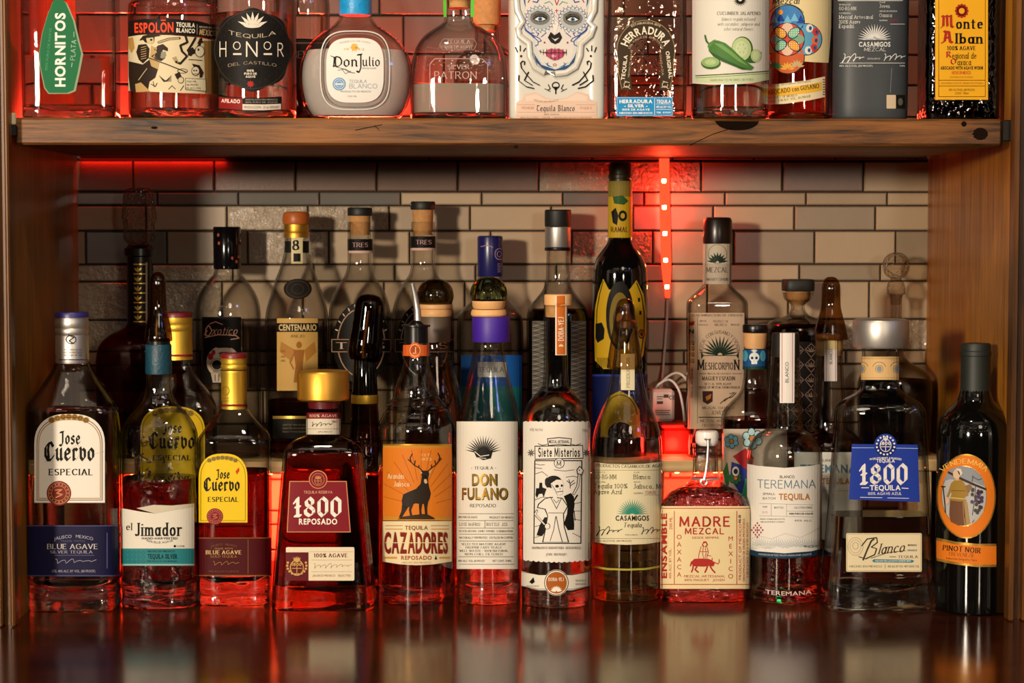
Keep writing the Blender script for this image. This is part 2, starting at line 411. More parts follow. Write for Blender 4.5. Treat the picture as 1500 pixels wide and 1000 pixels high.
# ------------------------------------------------------------------ lettering: pen-drawn alphabets
def _e(cx, cy, rx, ry, a0, a1, n=10):
    return [(cx + rx * math.cos(math.radians(a0 + (a1 - a0) * i / n)), cy + ry * math.sin(math.radians(a0 + (a1 - a0) * i / n))) for i in range(n + 1)]
G = {
 'A': (.72, [[(0, 0), (.36, 1), (.72, 0)], [(.13, .34), (.59, .34)]]),
 'B': (.58, [[(0, 0), (0, 1)], [(0, 1)] + _e(.3, .76, .23, .24, 90, -90) + [(0, .52)], [(0, .52)] + _e(.32, .26, .26, .26, 90, -90) + [(0, 0)]]),
 'C': (.7, [_e(.4, .5, .4, .5, 45, 315, 16)]),
 'D': (.7, [[(0, 0), (0, 1)], [(0, 1)] + _e(.28, .5, .42, .5, 90, -90, 12) + [(0, 0)]]),
 'E': (.52, [[(0, 0), (0, 1)], [(0, 1), (.5, 1)], [(0, .52), (.42, .52)], [(0, 0), (.52, 0)]]),
 'F': (.5, [[(0, 0), (0, 1)], [(0, 1), (.5, 1)], [(0, .52), (.4, .52)]]),
 'G': (.74, [_e(.4, .5, .4, .5, 45, 340, 16), [(.78, .33), (.78, .45), (.5, .45)]]),
 'H': (.66, [[(0, 0), (0, 1)], [(.66, 0), (.66, 1)], [(0, .52), (.66, .52)]]),
 'I': (.02, [[(0, 0), (0, 1)]]),
 'J': (.36, [[(.34, 1), (.34, .22)] + _e(.17, .2, .17, .2, 0, -150, 8)]),
 'K': (.62, [[(0, 0), (0, 1)], [(.6, 1), (0, .42)], [(.18, .58), (.62, 0)]]),
 'L': (.5, [[(0, 1), (0, 0)], [(0, 0), (.5, 0)]]),
 'M': (.84, [[(0, 0), (.04, 1)], [(.04, 1), (.42, .12), (.8, 1)], [(.8, 1), (.84, 0)]]),
 'N': (.68, [[(0, 0), (0, 1)], [(0, 1), (.68, 0)], [(.68, 0), (.68, 1)]]),
 'O': (.8, [_e(.4, .5, .4, .5, 0, 360, 20)]),
 'P': (.54, [[(0, 0), (0, 1)], [(0, 1)] + _e(.28, .74, .26, .26, 90, -90) + [(0, .48)]]),
 'Q': (.8, [_e(.4, .5, .4, .5, 0, 360, 20), [(.45, .2), (.78, -.12)]]),
 'R': (.62, [[(0, 0), (0, 1)], [(0, 1)] + _e(.28, .75, .26, .25, 90, -90) + [(0, .5)], [(.26, .5), (.62, 0)]]),
 'S': (.52, [_e(.27, .75, .25, .25, 35, 270, 10) + _e(.27, .25, .26, .25, 90, -145, 10)]),
 'T': (.64, [[(.32, 0), (.32, 1)], [(0, 1), (.64, 1)]]),
 'U': (.66, [[(0, 1), (0, .32)] + _e(.33, .32, .33, .32, 180, 360, 10) + [(.66, 1)]]),
 'V': (.7, [[(0, 1), (.35, 0), (.7, 1)]]),
 'W': (1.0, [[(0, 1), (.26, 0), (.5, .9), (.74, 0), (1, 1)]]),
 'X': (.66, [[(0, 0), (.66, 1)], [(0, 1), (.66, 0)]]),
 'Y': (.66, [[(0, 1), (.33, .48), (.66, 1)], [(.33, .48), (.33, 0)]]),
 'Z': (.6, [[(.02, 1), (.58, 1), (0, 0), (.6, 0)]]),
 'a': (.44, [_e(.21, .32, .21, .32, 0, 360, 14), [(.44, .64), (.44, 0)]]),
 'b': (.44, [[(0, 1.02), (0, 0)], _e(.22, .32, .22, .32, 0, 360, 14)]),
 'c': (.42, [_e(.24, .32, .23, .32, 50, 310, 12)]),
 'd': (.44, [[(.44, 1.02), (.44, 0)], _e(.22, .32, .22, .32, 0, 360, 14)]),
 'e': (.44, [[(.02, .36), (.44, .36)] + _e(.23, .33, .21, .31, 5, 310, 14)]),
 'f': (.34, [_e(.3, .84, .15, .16, 60, 180, 6) + [(.15, 0)], [(0, .64), (.32, .64)]]),
 'g': (.44, [_e(.21, .34, .21, .3, 0, 360, 14), [(.44, .64), (.44, -.1)] + _e(.22, -.1, .22, .18, 0, -150, 8)]),
 'h': (.42, [[(0, 1.02), (0, 0)], _e(.21, .42, .21, .22, 170, 0, 8) + [(.42, 0)]]),
 'i': (.02, [[(0, .64), (0, 0)], [(0, .86), (0, .9)]]),
 'j': (.16, [[(.14, .64), (.14, -.1)] + _e(0, -.1, .14, .16, 0, -120, 6), [(.14, .86), (.14, .9)]]),
 'k': (.42, [[(0, 1.02), (0, 0)], [(.4, .64), (0, .25)], [(.14, .38), (.42, 0)]]),
 'l': (.02, [[(0, 1.02), (0, 0)]]),
 'm': (.72, [[(0, .64), (0, 0)], _e(.18, .42, .18, .22, 170, 0, 8) + [(.36, 0)], _e(.54, .42, .18, .22, 170, 0, 8) + [(.72, 0)]]),
 'n': (.42, [[(0, .64), (0, 0)], _e(.21, .42, .21, .22, 170, 0, 8) + [(.42, 0)]]),
 'o': (.46, [_e(.23, .32, .23, .32, 0, 360, 16)]),
 'p': (.44, [[(0, .64), (0, -.28)], _e(.22, .32, .22, .32, 0, 360, 14)]),
 'q': (.44, [[(.44, .64), (.44, -.28)], _e(.22, .32, .22, .32, 0, 360, 14)]),
 'r': (.3, [[(0, .64), (0, 0)], _e(.2, .42, .2, .22, 170, 50, 6)]),
 's': (.36, [_e(.18, .48, .16, .16, 40, 270, 8) + _e(.18, .16, .17, .16, 90, -140, 8)]),
 't': (.3, [[(.13, .86), (.13, .12)] + _e(.25, .12, .12, .12, 180, 290, 5), [(0, .64), (.3, .64)]]),
 'u': (.42, [[(0, .64), (0, .22)] + _e(.21, .22, .21, .22, 180, 350, 8), [(.42, .64), (.42, 0)]]),
 'v': (.44, [[(0, .64), (.22, 0), (.44, .64)]]),
 'w': (.66, [[(0, .64), (.17, 0), (.33, .6), (.49, 0), (.66, .64)]]),
 'x': (.42, [[(0, 0), (.42, .64)], [(0, .64), (.42, 0)]]),
 'y': (.44, [[(0, .64), (.22, 0)], [(.44, .64), (.1, -.28)]]),
 'z': (.38, [[(0, .64), (.38, .64), (0, 0), (.38, 0)]]),
 '0': (.56, [_e(.28, .5, .28, .5, 0, 360, 16)]), '1': (.26, [[(0, .82), (.2, 1), (.2, 0)]]),
 '2': (.5, [_e(.25, .73, .23, .27, 160, -30, 8) + [(0, 0), (.52, 0)]]),
 '3': (.5, [_e(.22, .76, .22, .24, 140, -90, 8), _e(.22, .26, .26, .26, 90, -140, 8)]),
 '4': (.54, [[(.4, 0), (.4, 1), (0, .3), (.54, .3)]]), '5': (.5, [[(.45, 1), (.08, 1), (.04, .56)] + _e(.22, .31, .26, .31, 120, -140, 10)]),
 '6': (.52, [_e(.26, .3, .25, .3, 0, 360, 14), [(.01, .3), (.12, .75), (.4, 1)]]), '7': (.5, [[(0, 1), (.5, 1), (.15, 0)]]),
 '8': (.52, [_e(.26, .76, .21, .24, 0, 360, 12), _e(.26, .26, .26, .26, 0, 360, 12)]), '9': (.52, [_e(.26, .7, .25, .3, 0, 360, 14), [(.51, .7), (.4, .25), (.12, 0)]]),
 '.': (.06, [[(.03, 0), (.03, .04)]]), ',': (.08, [[(.06, .04), (.0, -.14)]]), '-': (.3, [[(0, .4), (.3, .4)]]), "'": (.05, [[(.03, 1), (.02, .8)]]),
 '%': (.7, [_e(.14, .78, .14, .2, 0, 360, 10), _e(.56, .2, .14, .2, 0, 360, 10), [(.6, 1), (.1, 0)]]), '*': (.2, [_e(.1, .45, .07, .07, 0, 360, 8)]),
 '|': (.02, [[(0, -.1), (0, 1.1)]]), '&': (.6, [[(.6, .0), (.1, .75)] + _e(.24, .8, .15, .18, 200, -40, 8) + [(.0, .3)] + _e(.24, .2, .24, .2, 160, 340, 8)]),
 ':': (.06, [[(.03, .05), (.03, .1)], [(.03, .5), (.03, .55)]]), '/': (.4, [[(0, 0), (.4, 1)]]), '(': (.15, [_e(.3, .5, .3, .6, 130, 230, 6)]), ')': (.15, [_e(-.15, .5, .3, .6, 50, -50, 6)]),
}
KG = {  # gothic letters
 'J': (.5, [[(.08, .98), (.5, 1.02)], [(.4, 1), (.4, .12), (.24, -.18), (.0, -.1)]]),
 'C': (.68, [[(.68, .82), (.5, 1.04), (.24, .98), (.02, .74), (.02, .26), (.24, -.02), (.5, 0), (.7, .22)], [(.3, .92), (.24, .6), (.3, .08)]]),
 'D': (.74, [[(.1, .9), (.3, 1), (.6, .9), (.76, .6), (.72, .22), (.46, -.02), (.05, .06)], [(.26, .98), (.22, .5), (.26, .02)]]),
 'T': (.62, [[(.0, .88), (.2, 1.0), (.4, .92), (.64, 1)], [(.32, .95), (.14, .6), (.1, .25), (.3, 0), (.6, .15)]]),
 'B': (.6, [[(.1, 1), (.1, 0)], [(.0, .95), (.4, 1), (.52, .8), (.3, .56), (.58, .36), (.5, .06), (.06, 0)]]),
 'A': (.7, [[(0, 0), (.2, .1), (.3, .9), (.16, 1)], [(.3, .95), (.5, .9), (.58, .1), (.74, .0)], [(.2, .42), (.56, .42)]]),
 'M': (.9, [[(0, .0), (.14, .1), (.16, .9), (.04, .98)], [(.16, .9), (.42, 1), (.46, .1)], [(.46, .9), (.74, 1), (.76, .1), (.9, 0)]]),
 'R': (.6, [[(.1, 1), (.1, 0)], [(0, .95), (.4, 1), (.52, .78), (.3, .52), (.62, 0)]]),
 'O': (.66, [[(.34, 1.02), (.02, .78), (.02, .2), (.32, -.02), (.66, .24), (.66, .78), (.34, 1.02)]]),
 'o': (.4, [[(.2, .68), (.02, .52), (.02, .14), (.2, -.02), (.4, .16), (.4, .52), (.2, .68)]]),
 'a': (.42, [[(.06, .6), (.22, .68), (.38, .54), (.38, .08), (.46, 0)], [(.38, .4), (.08, .3), (.04, .1), (.16, 0), (.38, .14)]]),
 's': (.36, [[(.36, .58), (.2, .68), (.04, .54), (.06, .42), (.34, .26), (.36, .1), (.18, -.02), (0, .08)]]),
 'e': (.38, [[(.04, .3), (.38, .42), (.36, .56), (.2, .68), (.02, .5), (.02, .14), (.2, -.02), (.4, .12)]]),
 'u': (.46, [[(-.02, .62), (.04, .66), (.04, .12), (.18, -.02), (.38, .14)], [(.38, .68), (.38, .06), (.48, 0)]]),
 'n': (.46, [[(0, .62), (.06, .66), (.06, 0)], [(.06, .52), (.24, .68), (.4, .54), (.4, .06), (.48, 0)]]),
 'r': (.34, [[(0, .62), (.06, .66), (.06, 0), (.16, .02)], [(.06, .5), (.22, .68), (.36, .58)]]),
 'v': (.42, [[(0, .74), (.05, .64), (.05, .14), (.22, -.02), (.4, .16), (.4, .54), (.24, .66)]]),
 'l': (.14, [[(.06, 1.04), (.06, .06), (.16, 0)]]), 'b': (.42, [[(.04, 1.04), (.04, .1), (.2, -.02), (.4, .16), (.4, .52), (.22, .66), (.05, .52)]]),
 'i': (.14, [[(0, .62), (.06, .66), (.06, .06), (.16, 0)], [(.05, .84), (.1, .9)]]), 't': (.28, [[(.1, .9), (.1, .1), (.26, .0)], [(-.02, .64), (.28, .66)]]),
 'q': (.42, [[(.36, .6), (.2, .68), (.02, .5), (.02, .14), (.18, 0), (.38, .14)], [(.38, .68), (.38, -.3)]]), 'c': (.34, [[(.34, .56), (.2, .68), (.02, .5), (.02, .14), (.2, -.02), (.36, .12)]]),
 '1': (.34, [[(-.02, .72), (.18, 1.0), (.18, 0)], [(.02, .0), (.34, .0)], [(.06, .5), (.3, .5)]]),
 '8': (.5, [[(.25, 1.0), (.05, .84), (.08, .62), (.25, .52), (.44, .64), (.45, .84), (.25, 1.0)], [(.25, .52), (.0, .34), (.02, .14), (.25, 0), (.5, .14), (.5, .34), (.25, .52)]]),
 '0': (.5, [[(.25, 1.02), (.03, .82), (.03, .18), (.25, -.02), (.5, .18), (.5, .82), (.25, 1.02)]]),
}
# sans alphabets from Blender's built-in font, one glyph at a time
CH = "ABCDEFGHIJKLMNOPQRSTUVWXYZabcdefghijklmnopqrstuvwxyz0123456789.,-'%&:/()!"
GLY = {}
def _load():
    obs = []
    for st, off in (('S', 0.0), ('B', 0.028), ('X', 0.036)):
        for ch in CH:
            c = bpy.data.curves.new('t', 'FONT'); c.body = ch; c.offset = off; c.resolution_u = 3
            o = bpy.data.objects.new('t', c); COL.objects.link(o); obs.append((st, ch, o, c))
    bpy.context.view_layer.update()
    dg = bpy.context.evaluated_depsgraph_get()
    caph = None
    for st, ch, o, c in obs:
        me = o.evaluated_get(dg).to_mesh()
        vs = [(v.co.x, v.co.y) for v in me.vertices]
        fs = [tuple(p.vertices) for p in me.polygons]
        if ch == 'H' and st == 'S': caph = max(v[1] for v in vs)
        GLY[(st, ch)] = (vs, fs)
        o.evaluated_get(dg).to_mesh_clear()
    for st, ch, o, c in obs:
        bpy.data.objects.remove(o); bpy.data.curves.remove(c)
    for k, (vs, fs) in list(GLY.items()):
        GLY[k] = ([(x / caph, y / caph) for x, y in vs], fs)
_load()
def hull(pts):
    pts = sorted(set(pts))
    if len(pts) < 3: return pts
    def half(ps):
        h = []
        for p in ps:
            while len(h) >= 2 and (h[-1][0] - h[-2][0]) * (p[1] - h[-2][1]) - (h[-1][1] - h[-2][1]) * (p[0] - h[-2][0]) <= 1e-12: h.pop()
            h.append(p)
        return h[:-1]
    return half(pts) + half(pts[::-1])
def nibpoly(w, t, ang):
    a = math.radians(ang); c, s = math.cos(a), math.sin(a)
    if abs(w - t) < 1e-6: return [(w / 2 * math.cos(i * math.pi / 4 + .39), w / 2 * math.sin(i * math.pi / 4 + .39)) for i in range(8)]
    return [(x * c - y * s, x * s + y * c) for x, y in ((-w / 2, -t / 2), (w / 2, -t / 2), (w / 2, t / 2), (-w / 2, t / 2))]
STY = {  # style: (alphabet, nib width, nib thickness, nib angle, serif half-length, letter gap)
 'R': (None, .13, .045, 12, .10, .17), 'RB': (None, .2, .07, 8, .12, .22), 'RL': (None, .085, .035, 15, .08, .2), 'TY': (None, .115, .115, 0, .11, .2),
 'K': ('K', .165, .05, 40, 0, .13), 'KB': ('K', .21, .06, 38, 0, .14), 'P': (None, .1, .1, 0, 0, .16), 'PB': (None, .19, .19, 0, 0, .24), 'PL': (None, .06, .06, 0, 0, .18), 'C': ('K', .12, .05, 30, 0, .13)}
def glyph_polys(ch, style):
    """convex polygons of one character with cap height 1, and its advance"""
    if style in ('S', 'B', 'X'):
        g = GLY.get((style, ch))
        if g is None: return [], .35
        vs, fs = g
        if not vs: return [], .35
        xs = [v[0] for v in vs]; x0 = min(xs)
        return [[(vs[i][0] - x0, vs[i][1]) for i in f] for f in fs], max(xs) - x0 + .13
    alph, w, t, ang, sf, gap = STY[style]
    g = (KG.get(ch) if alph == 'K' else None) or G.get(ch)
    if g is None: return [], .3
    out = []; nb = nibpoly(w, t, ang)
    for path in g[1]:
        for p, q in zip(path, path[1:]):
            out.append(hull([(p[0] + n[0], p[1] + n[1]) for n in nb] + [(q[0] + n[0], q[1] + n[1]) for n in nb]))
        if sf and len(path) >= 2 and path[0] != path[-1]:
            for p, q in ((path[0], path[1]), (path[-1], path[-2])):
                if abs(q[1] - p[1]) > abs(q[0] - p[0]) * 1.1 and any(abs(p[1] - yy) < .03 for yy in (0, 1, .64, 1.02, -.28)):
                    tt = max(t, .05)
                    out.append([(p[0] - sf - w * .3, p[1] - tt / 2), (p[0] + sf + w * .3, p[1] - tt / 2), (p[0] + sf + w * .3, p[1] + tt / 2), (p[0] - sf - w * .3, p[1] + tt / 2)])
    return out, g[0] + w * .8 + gap
GC = {}
def clip(poly, ax, lo, hi):
    for sgn, lim in ((1, lo), (-1, hi)):
        if not poly: return poly
        out = []
        for i in range(len(poly)):
            a = poly[i - 1]; b = poly[i]
            da = sgn * (a[ax] - lim); db = sgn * (b[ax] - lim)
            if (da >= 0) != (db >= 0):
                t = da / (da - db); out.append((a[0] + (b[0] - a[0]) * t, a[1] + (b[1] - a[1]) * t))
            if db >= 0: out.append(b)
        poly = out
    return poly

class Label:
    """a printed sheet wrapped on the front of a vessel; drawn in photo pixels, laid on the vessel's own surface"""
    def __init__(s, v, name='front_label', label=None, lift=0.0003, zs=6):
        s.v = v; s.name = name; s.P = []; s.lab = label; s.lift = lift; s.zs = zs; s.lay = 0
    def poly(s, pts, c, lay=1): s.P.append((list(pts), c, lay)); return s
    def rect(s, x0, y0, x1, y1, c, lay=1, r=0):
        if r <= 0: return s.poly([(x0, y0), (x1, y0), (x1, y1), (x0, y1)], c, lay)
        p = []
        for cx, cy, a in ((x1 - r, y1 - r, 0), (x0 + r, y1 - r, 90), (x0 + r, y0 + r, 180), (x1 - r, y0 + r, 270)):
            p += [(cx + r * math.cos(math.radians(a + i * 15)), cy + r * math.sin(math.radians(a + i * 15))) for i in range(7)]
        return s.poly(p, c, lay)
    def ell(s, cx, cy, rx, ry, c, lay=1, n=36, a0=0, a1=360):
        return s.poly([(cx + rx * math.cos(math.radians(a0 + (a1 - a0) * i / n)), cy + ry * math.sin(math.radians(a0 + (a1 - a0) * i / n))) for i in range(n + (a1 - a0 < 360))], c, lay)
    def line(s, pts, w, c, lay=2, t=None, ang=0):
        nb = nibpoly(w, w if t is None else t, ang)
        for p, q in zip(pts, pts[1:]):
            s.P.append((hull([(p[0] + n[0], p[1] + n[1]) for n in nb] + [(q[0] + n[0], q[1] + n[1]) for n in nb]), c, lay))
        return s
    def ring(s, cx, cy, rx, ry, w, c, lay=2, a0=0, a1=360, n=32):
        return s.line([(cx + rx * math.cos(math.radians(a0 + (a1 - a0) * i / n)), cy + ry * math.sin(math.radians(a0 + (a1 - a0) * i / n))) for i in range(n + 1)], w, c, lay)
    def frame(s, x0, y0, x1, y1, w, c, lay=2): return s.line([(x0, y0), (x1, y0), (x1, y1), (x0, y1), (x0, y0)], w, c, lay)
    def text(s, t, x, y, h, c, style='B', w=None, lay=3, rot=0, arc=None, sp=0.0, al='c', skew=0.0, bend=0.0):
        """t centred at (x, y); h cap height; w total width; arc=radius bends it round a centre below (+) or above (-)"""
        gl = []; X = 0
        for ch in t:
            if ch == ' ': X += .42 + sp; continue
            k = (ch, style)
            if k not in GC: GC[k] = glyph_polys(ch, style)
            ps, adv = GC[k]; gl.append((X, ps)); X += adv + sp
        W = max(X - .13 - sp, .01)
        sx = h if w is None else w / W
        a = math.radians(rot); ca, sa = math.cos(a), math.sin(a)
        x0 = {'c': -W / 2, 'l': 0, 'r': -W}[al]
        for X, ps in gl:
            for p in ps:
                q = []
                for (u, v) in p:
                    lx = (u + X + x0) * sx + (v - .5) * h * skew; ly = (v - .5) * h
                    if arc:
                        R_ = abs(arc); th = lx / R_
                        if arc > 0: lx, ly = (R_ + ly) * math.sin(th), (R_ + ly) * math.cos(th) - R_
                        else: lx, ly = (R_ - ly) * math.sin(th), R_ - (R_ - ly) * math.cos(th)
                    elif bend: ly -= bend * (lx * 2 / (W * sx)) ** 2
                    q.append((x + lx * ca - ly * sa, y - (lx * sa + ly * ca)))
                s.P.append((q, c, lay))
        return s
    def scrib(s, x0, x1, y, h, c, n=14, seed=1, w=.8, lay=3):
        r = random.Random(seed); p = []
        n = max(3, n // 2); am = [r.uniform(.12, .5) for _ in range(n + 2)]; am[0] = .95; am[n // 2] = .85
        for i in range(n * 9 + 1):
            t = i / (n * 9); q = t * n; k = int(q); a = am[k] + (am[k + 1] - am[k]) * (q - k); ph = q * 2 * math.pi
            p.append((x0 + (x1 - x0) * t + math.sin(ph + .4) * h * .16 + math.sin(ph + 1.3) * a * h * .2, y - math.sin(ph + 1.3) * h * a * .6 - t * h * .15))
        return s.line(p, w, c, lay)
    def rays(s, cx, cy, r0, r1, n, a0, a1, w, c, lay=3, sy=1.0):
        for i in range(n):
            a = math.radians(a0 + (a1 - a0) * i / (n - 1)); d = (math.cos(a), -math.sin(a) * sy); q = (math.sin(a), math.cos(a) * sy)
            s.P.append(([(cx + d[0] * r0 - q[0] * w * .6, cy + d[1] * r0 - q[1] * w * .6), (cx + d[0] * r1 * .6 - q[0] * w, cy + d[1] * r1 * .6 - q[1] * w), (cx + d[0] * r1, cy + d[1] * r1),
                         (cx + d[0] * r1 * .6 + q[0] * w, cy + d[1] * r1 * .6 + q[1] * w), (cx + d[0] * r0 + q[0] * w * .6, cy + d[1] * r0 + q[1] * w * .6)], c, lay))
        return s
    def done(s):
        v = s.v; mats = []; mi = {}; vs = []; fs = []; ms = []
        step = 4.0
        yp = v.yc - v.rmid
        for pts, c, lay in s.P:
            xs = [p[0] for p in pts]; ys = [p[1] for p in pts]
            pieces = [pts]
            if max(xs) - min(xs) > step:
                pieces = []
                k0 = math.floor(min(xs) / step); k1 = math.ceil(max(xs) / step)
                for k in range(k0, k1): pieces.append(clip(pts, 0, k * step, (k + 1) * step))
            if s.zs and max(ys) - min(ys) > s.zs:
                pc2 = []
                for p in pieces:
                    if len(p) < 3: continue
                    yy = [q[1] for q in p]
                    for k in range(math.floor(min(yy) / s.zs), math.ceil(max(yy) / s.zs)): pc2.append(clip(p, 1, k * s.zs, (k + 1) * s.zs))
                pieces = pc2
            key = c
            if key not in mi: mi[key] = len(mats); mats.append(ink(c))
            off = s.lift + lay * 0.00013
            for p in pieces:
                if len(p) < 3: continue
                ar = sum(p[i - 1][0] * p[i][1] - p[i][0] * p[i - 1][1] for i in range(len(p)))
                if abs(ar) < 1e-4: continue
                if ar > 0: p = p[::-1]          # photo y runs down, so this faces the room
                k = len(vs)
                for (px, py) in p: vs.append(v.on_front(px, py, yp, off))
                fs.append(tuple(range(k, k + len(p)))); ms.append(mi[key])
        o = mesh_obj(s.name, vs, fs, mats, v.root, ms)
        if s.lab: o['label'] = s.lab
        return o
# ------------------------------------------------------------------ bottles
def smooth_prof(pts, sub=5):
    """Catmull-Rom through (z, r, k, n) rows; a doubled row is a corner"""
    out = []
    P = pts
    for i in range(len(P) - 1):
        a, b_ = P[i], P[i + 1]
        if abs(a[0] - b_[0]) < 1e-7 and abs(a[1] - b_[1]) < 1e-7: continue
        p0 = P[i - 1] if i > 0 else a; p3 = P[i + 2] if i + 2 < len(P) else b_
        L = math.hypot(a[0] - b_[0], a[1] - b_[1])
        def tan(p, q, r, s_):
            d1 = math.hypot(q[0] - p[0], q[1] - p[1]); d2 = math.hypot(r[0] - q[0], r[1] - q[1])
            if d1 < 1e-7 or d2 < 1e-7: return tuple((r[j] - q[j]) if s_ else (q[j] - p[j]) for j in range(2))
            d3 = math.hypot(r[0] - p[0], r[1] - p[1]) or 1
            return tuple((r[j] - p[j]) / d3 * min(L, 1.6 * min(d1, d2)) for j in range(2))
        t0 = tan(p0, a, b_, True) if i > 0 else (b_[0] - a[0], b_[1] - a[1])
        t1 = tan(a, b_, p3, False) if i + 2 < len(P) else (b_[0] - a[0], b_[1] - a[1])
        n = sub if L > 0.004 else 2
        for j in range(n):
            t = j / n; t2, t3 = t * t, t * t * t
            h = (2 * t3 - 3 * t2 + 1, t3 - 2 * t2 + t, -2 * t3 + 3 * t2, t3 - t2)
            out.append(tuple(h[0] * a[q] + h[1] * t0[q] + h[2] * b_[q] + h[3] * t1[q] for q in range(2)) + tuple(a[q] + (b_[q] - a[q]) * t for q in (2, 3)))
    out.append(P[-1])
    return out
def ring_pts(rx, ry, n, seg):
    r = []
    for i in range(seg):
        t = 2 * math.pi * (i + .5) / seg
        c, s_ = math.cos(t), math.sin(t)
        r.append((rx * math.copysign(abs(c) ** (2 / n), c), ry * math.copysign(abs(s_) ** (2 / n), s_)))
    return r
def loft(prof, seg=48, cap0=True, cap1=True):
    vs = []; fs = []
    for (z, r, k, n) in prof:
        for (x, y) in ring_pts(max(r, 1e-5), max(r * k, 1e-5), n, seg): vs.append((x, y, z))
    m = len(prof)
    for i in range(m - 1):
        for j in range(seg):
            j2 = (j + 1) % seg
            fs.append((i * seg + j, i * seg + j2, (i + 1) * seg + j2, (i + 1) * seg + j))
    if cap0: fs.append(tuple(range(seg))[::-1])
    if cap1: fs.append(tuple((m - 1) * seg + j for j in range(seg)))
    return vs, fs
class Bottle:
    def __init__(s, name, label, cx, base, secs, k=1.0, n=2.0, y=None, z0=0.0, mat=None, group=None, cat='bottle', seg=48, yfront=None, body='glass_body', lift_off=0.0):
        hwmax = max(q[1] for q in secs)
        kk = max(q[2] if len(q) > 2 and q[2] else k for q in secs)
        if y is None:
            yf = ground_y(cx, base, z0) if yfront is None else yfront
            ry = hwmax * pxm(cx, base, yf) * k
            y = yf + ry
        s.yc = y; s.z0 = z0; s.cx = cx
        s.s = pxm(cx, 600, y)
        mid = (base + min(q[0] for q in secs)) / 2
        s.xc = up_(cx, mid, y).x
        s.k, s.n = k, n
        s.rmid = hwmax * s.s * k
        s.sec = []
        for q in secs:
            z = max(0.0, s.Z(q[0]))
            if q[0] >= base: z = 0.0006
            s.sec.append((z, q[1] * s.s, (q[2] if len(q) > 2 and q[2] else k), (q[3] if len(q) > 3 and q[3] else n)))
        s.prof = smooth_prof(s.sec)
        s.seg = seg
        s.root = thing(name, label, cat, (s.xc, y, z0 + lift_off), group)
        s.body = None
        if mat is not None:
            vs, fs = loft(s.prof, seg, True, True)
            if mat.name.endswith('glass') or 'glass' in mat.name and mat.name not in ('black_glass', 'matt_slate_glass'):
                # inner wall of the vessel
                ip = [(z, r - .0019, k_, n_) for (z, r, k_, n_) in s.prof if r > .004 and z > .002]
                v2, f2 = loft(ip, seg, False, False); o2 = len(vs)
                vs = vs + v2; fs = fs + [tuple(i + o2 for i in f)[::-1] for f in f2]
            s.body = mesh_obj(body, vs, fs, mat, s.root, smooth=True, sharp=50)
    def Z(s, py): return up_(s.cx, py, s.yc).z - s.z0
    def at(s, z):
        P = s.prof
        if z <= P[0][0]: return P[0][1:]
        for a, b_ in zip(P, P[1:]):
            if a[0] <= z <= b_[0] and b_[0] > a[0]:
                t = (z - a[0]) / (b_[0] - a[0]); return tuple(a[q] + (b_[q] - a[q]) * t for q in (1, 2, 3))
        return P[-1][1:]
    def on_front(s, px, py, yp, off):
        """where the sight line through a photo pixel meets the vessel's front, lifted off along the surface normal"""
        u = (px - 750) / F; v = (py - 500) / F
        dx = FW.x + RT.x * u - UP.x * v; dy = FW.y + RT.y * u - UP.y * v; dz = FW.z + RT.z * u - UP.z * v
        sx = dx / dy; sz = dz / dy
        ax = CAM.x - s.xc + sx * (s.yc - CAM.y); az = CAM.z - s.z0 + sz * (s.yc - CAM.y)   # x, z where the line crosses the axis plane
        t = -s.rmid
        for _ in range(2):
            r, k, n = s.at(az + sz * t); R2 = r * k
            if abs(n - 2) < .05:
                A = sx * sx / (r * r) + 1 / (R2 * R2); B = 2 * ax * sx / (r * r); C_ = ax * ax / (r * r) - 1
                D = B * B - 4 * A * C_
                t = (-B - math.sqrt(D)) / (2 * A) if D > 0 else -B / (2 * A)
            else:
                f = lambda t: abs((ax + sx * t) / r) ** n + abs(t / R2) ** n - 1
                lo = -R2 * 1.05; hi = None; best = (9e9, 0)
                for q in range(1, 15):
                    tt = -R2 * 1.05 * (1 - q / 14.5); fv = f(tt)
                    if fv < best[0]: best = (fv, tt)
                    if fv < 0: hi = tt; break
                    lo = tt
                if hi is None: t = best[1]
                else:
                    for _b in range(14):
                        m = (lo + hi) / 2
                        if f(m) < 0: hi = m
                        else: lo = m
                    t = lo
        x = ax + sx * t; z = az + sz * t; y = t
        nx = math.copysign(abs(x / r) ** (n - 1), x) / r; ny = math.copysign(abs(y / R2) ** (n - 1), y) / R2
        q = (abs(x / r) ** n + abs(y / R2) ** n) ** (1 / n)
        if q > 1: x /= q; y /= q
        L = math.hypot(nx, ny) or 1
        return (x + nx / L * off, y + ny / L * off, z)
    def fill(s, level, mat, name='liquid', base=9, inset=0.0027, flat=True):
        zl = s.Z(level); zb = s.prof[0][0] + base * s.s
        P = [q for q in s.prof if zb < q[0] < zl]
        P = [(zb,) + tuple(s.at(zb))] + P + [(zl,) + tuple(s.at(zl))]
        P = [(z, max(r - inset, .001), k, n) for (z, r, k, n) in P]
        lo = P[0]; P = [(lo[0] - 0.0002, lo[1] * .93, lo[2], lo[3])] + P[0:]
        vs, fs = loft(P, s.seg)
        return mesh_obj(name, vs, fs, mat, s.root, smooth=True, sharp=50)
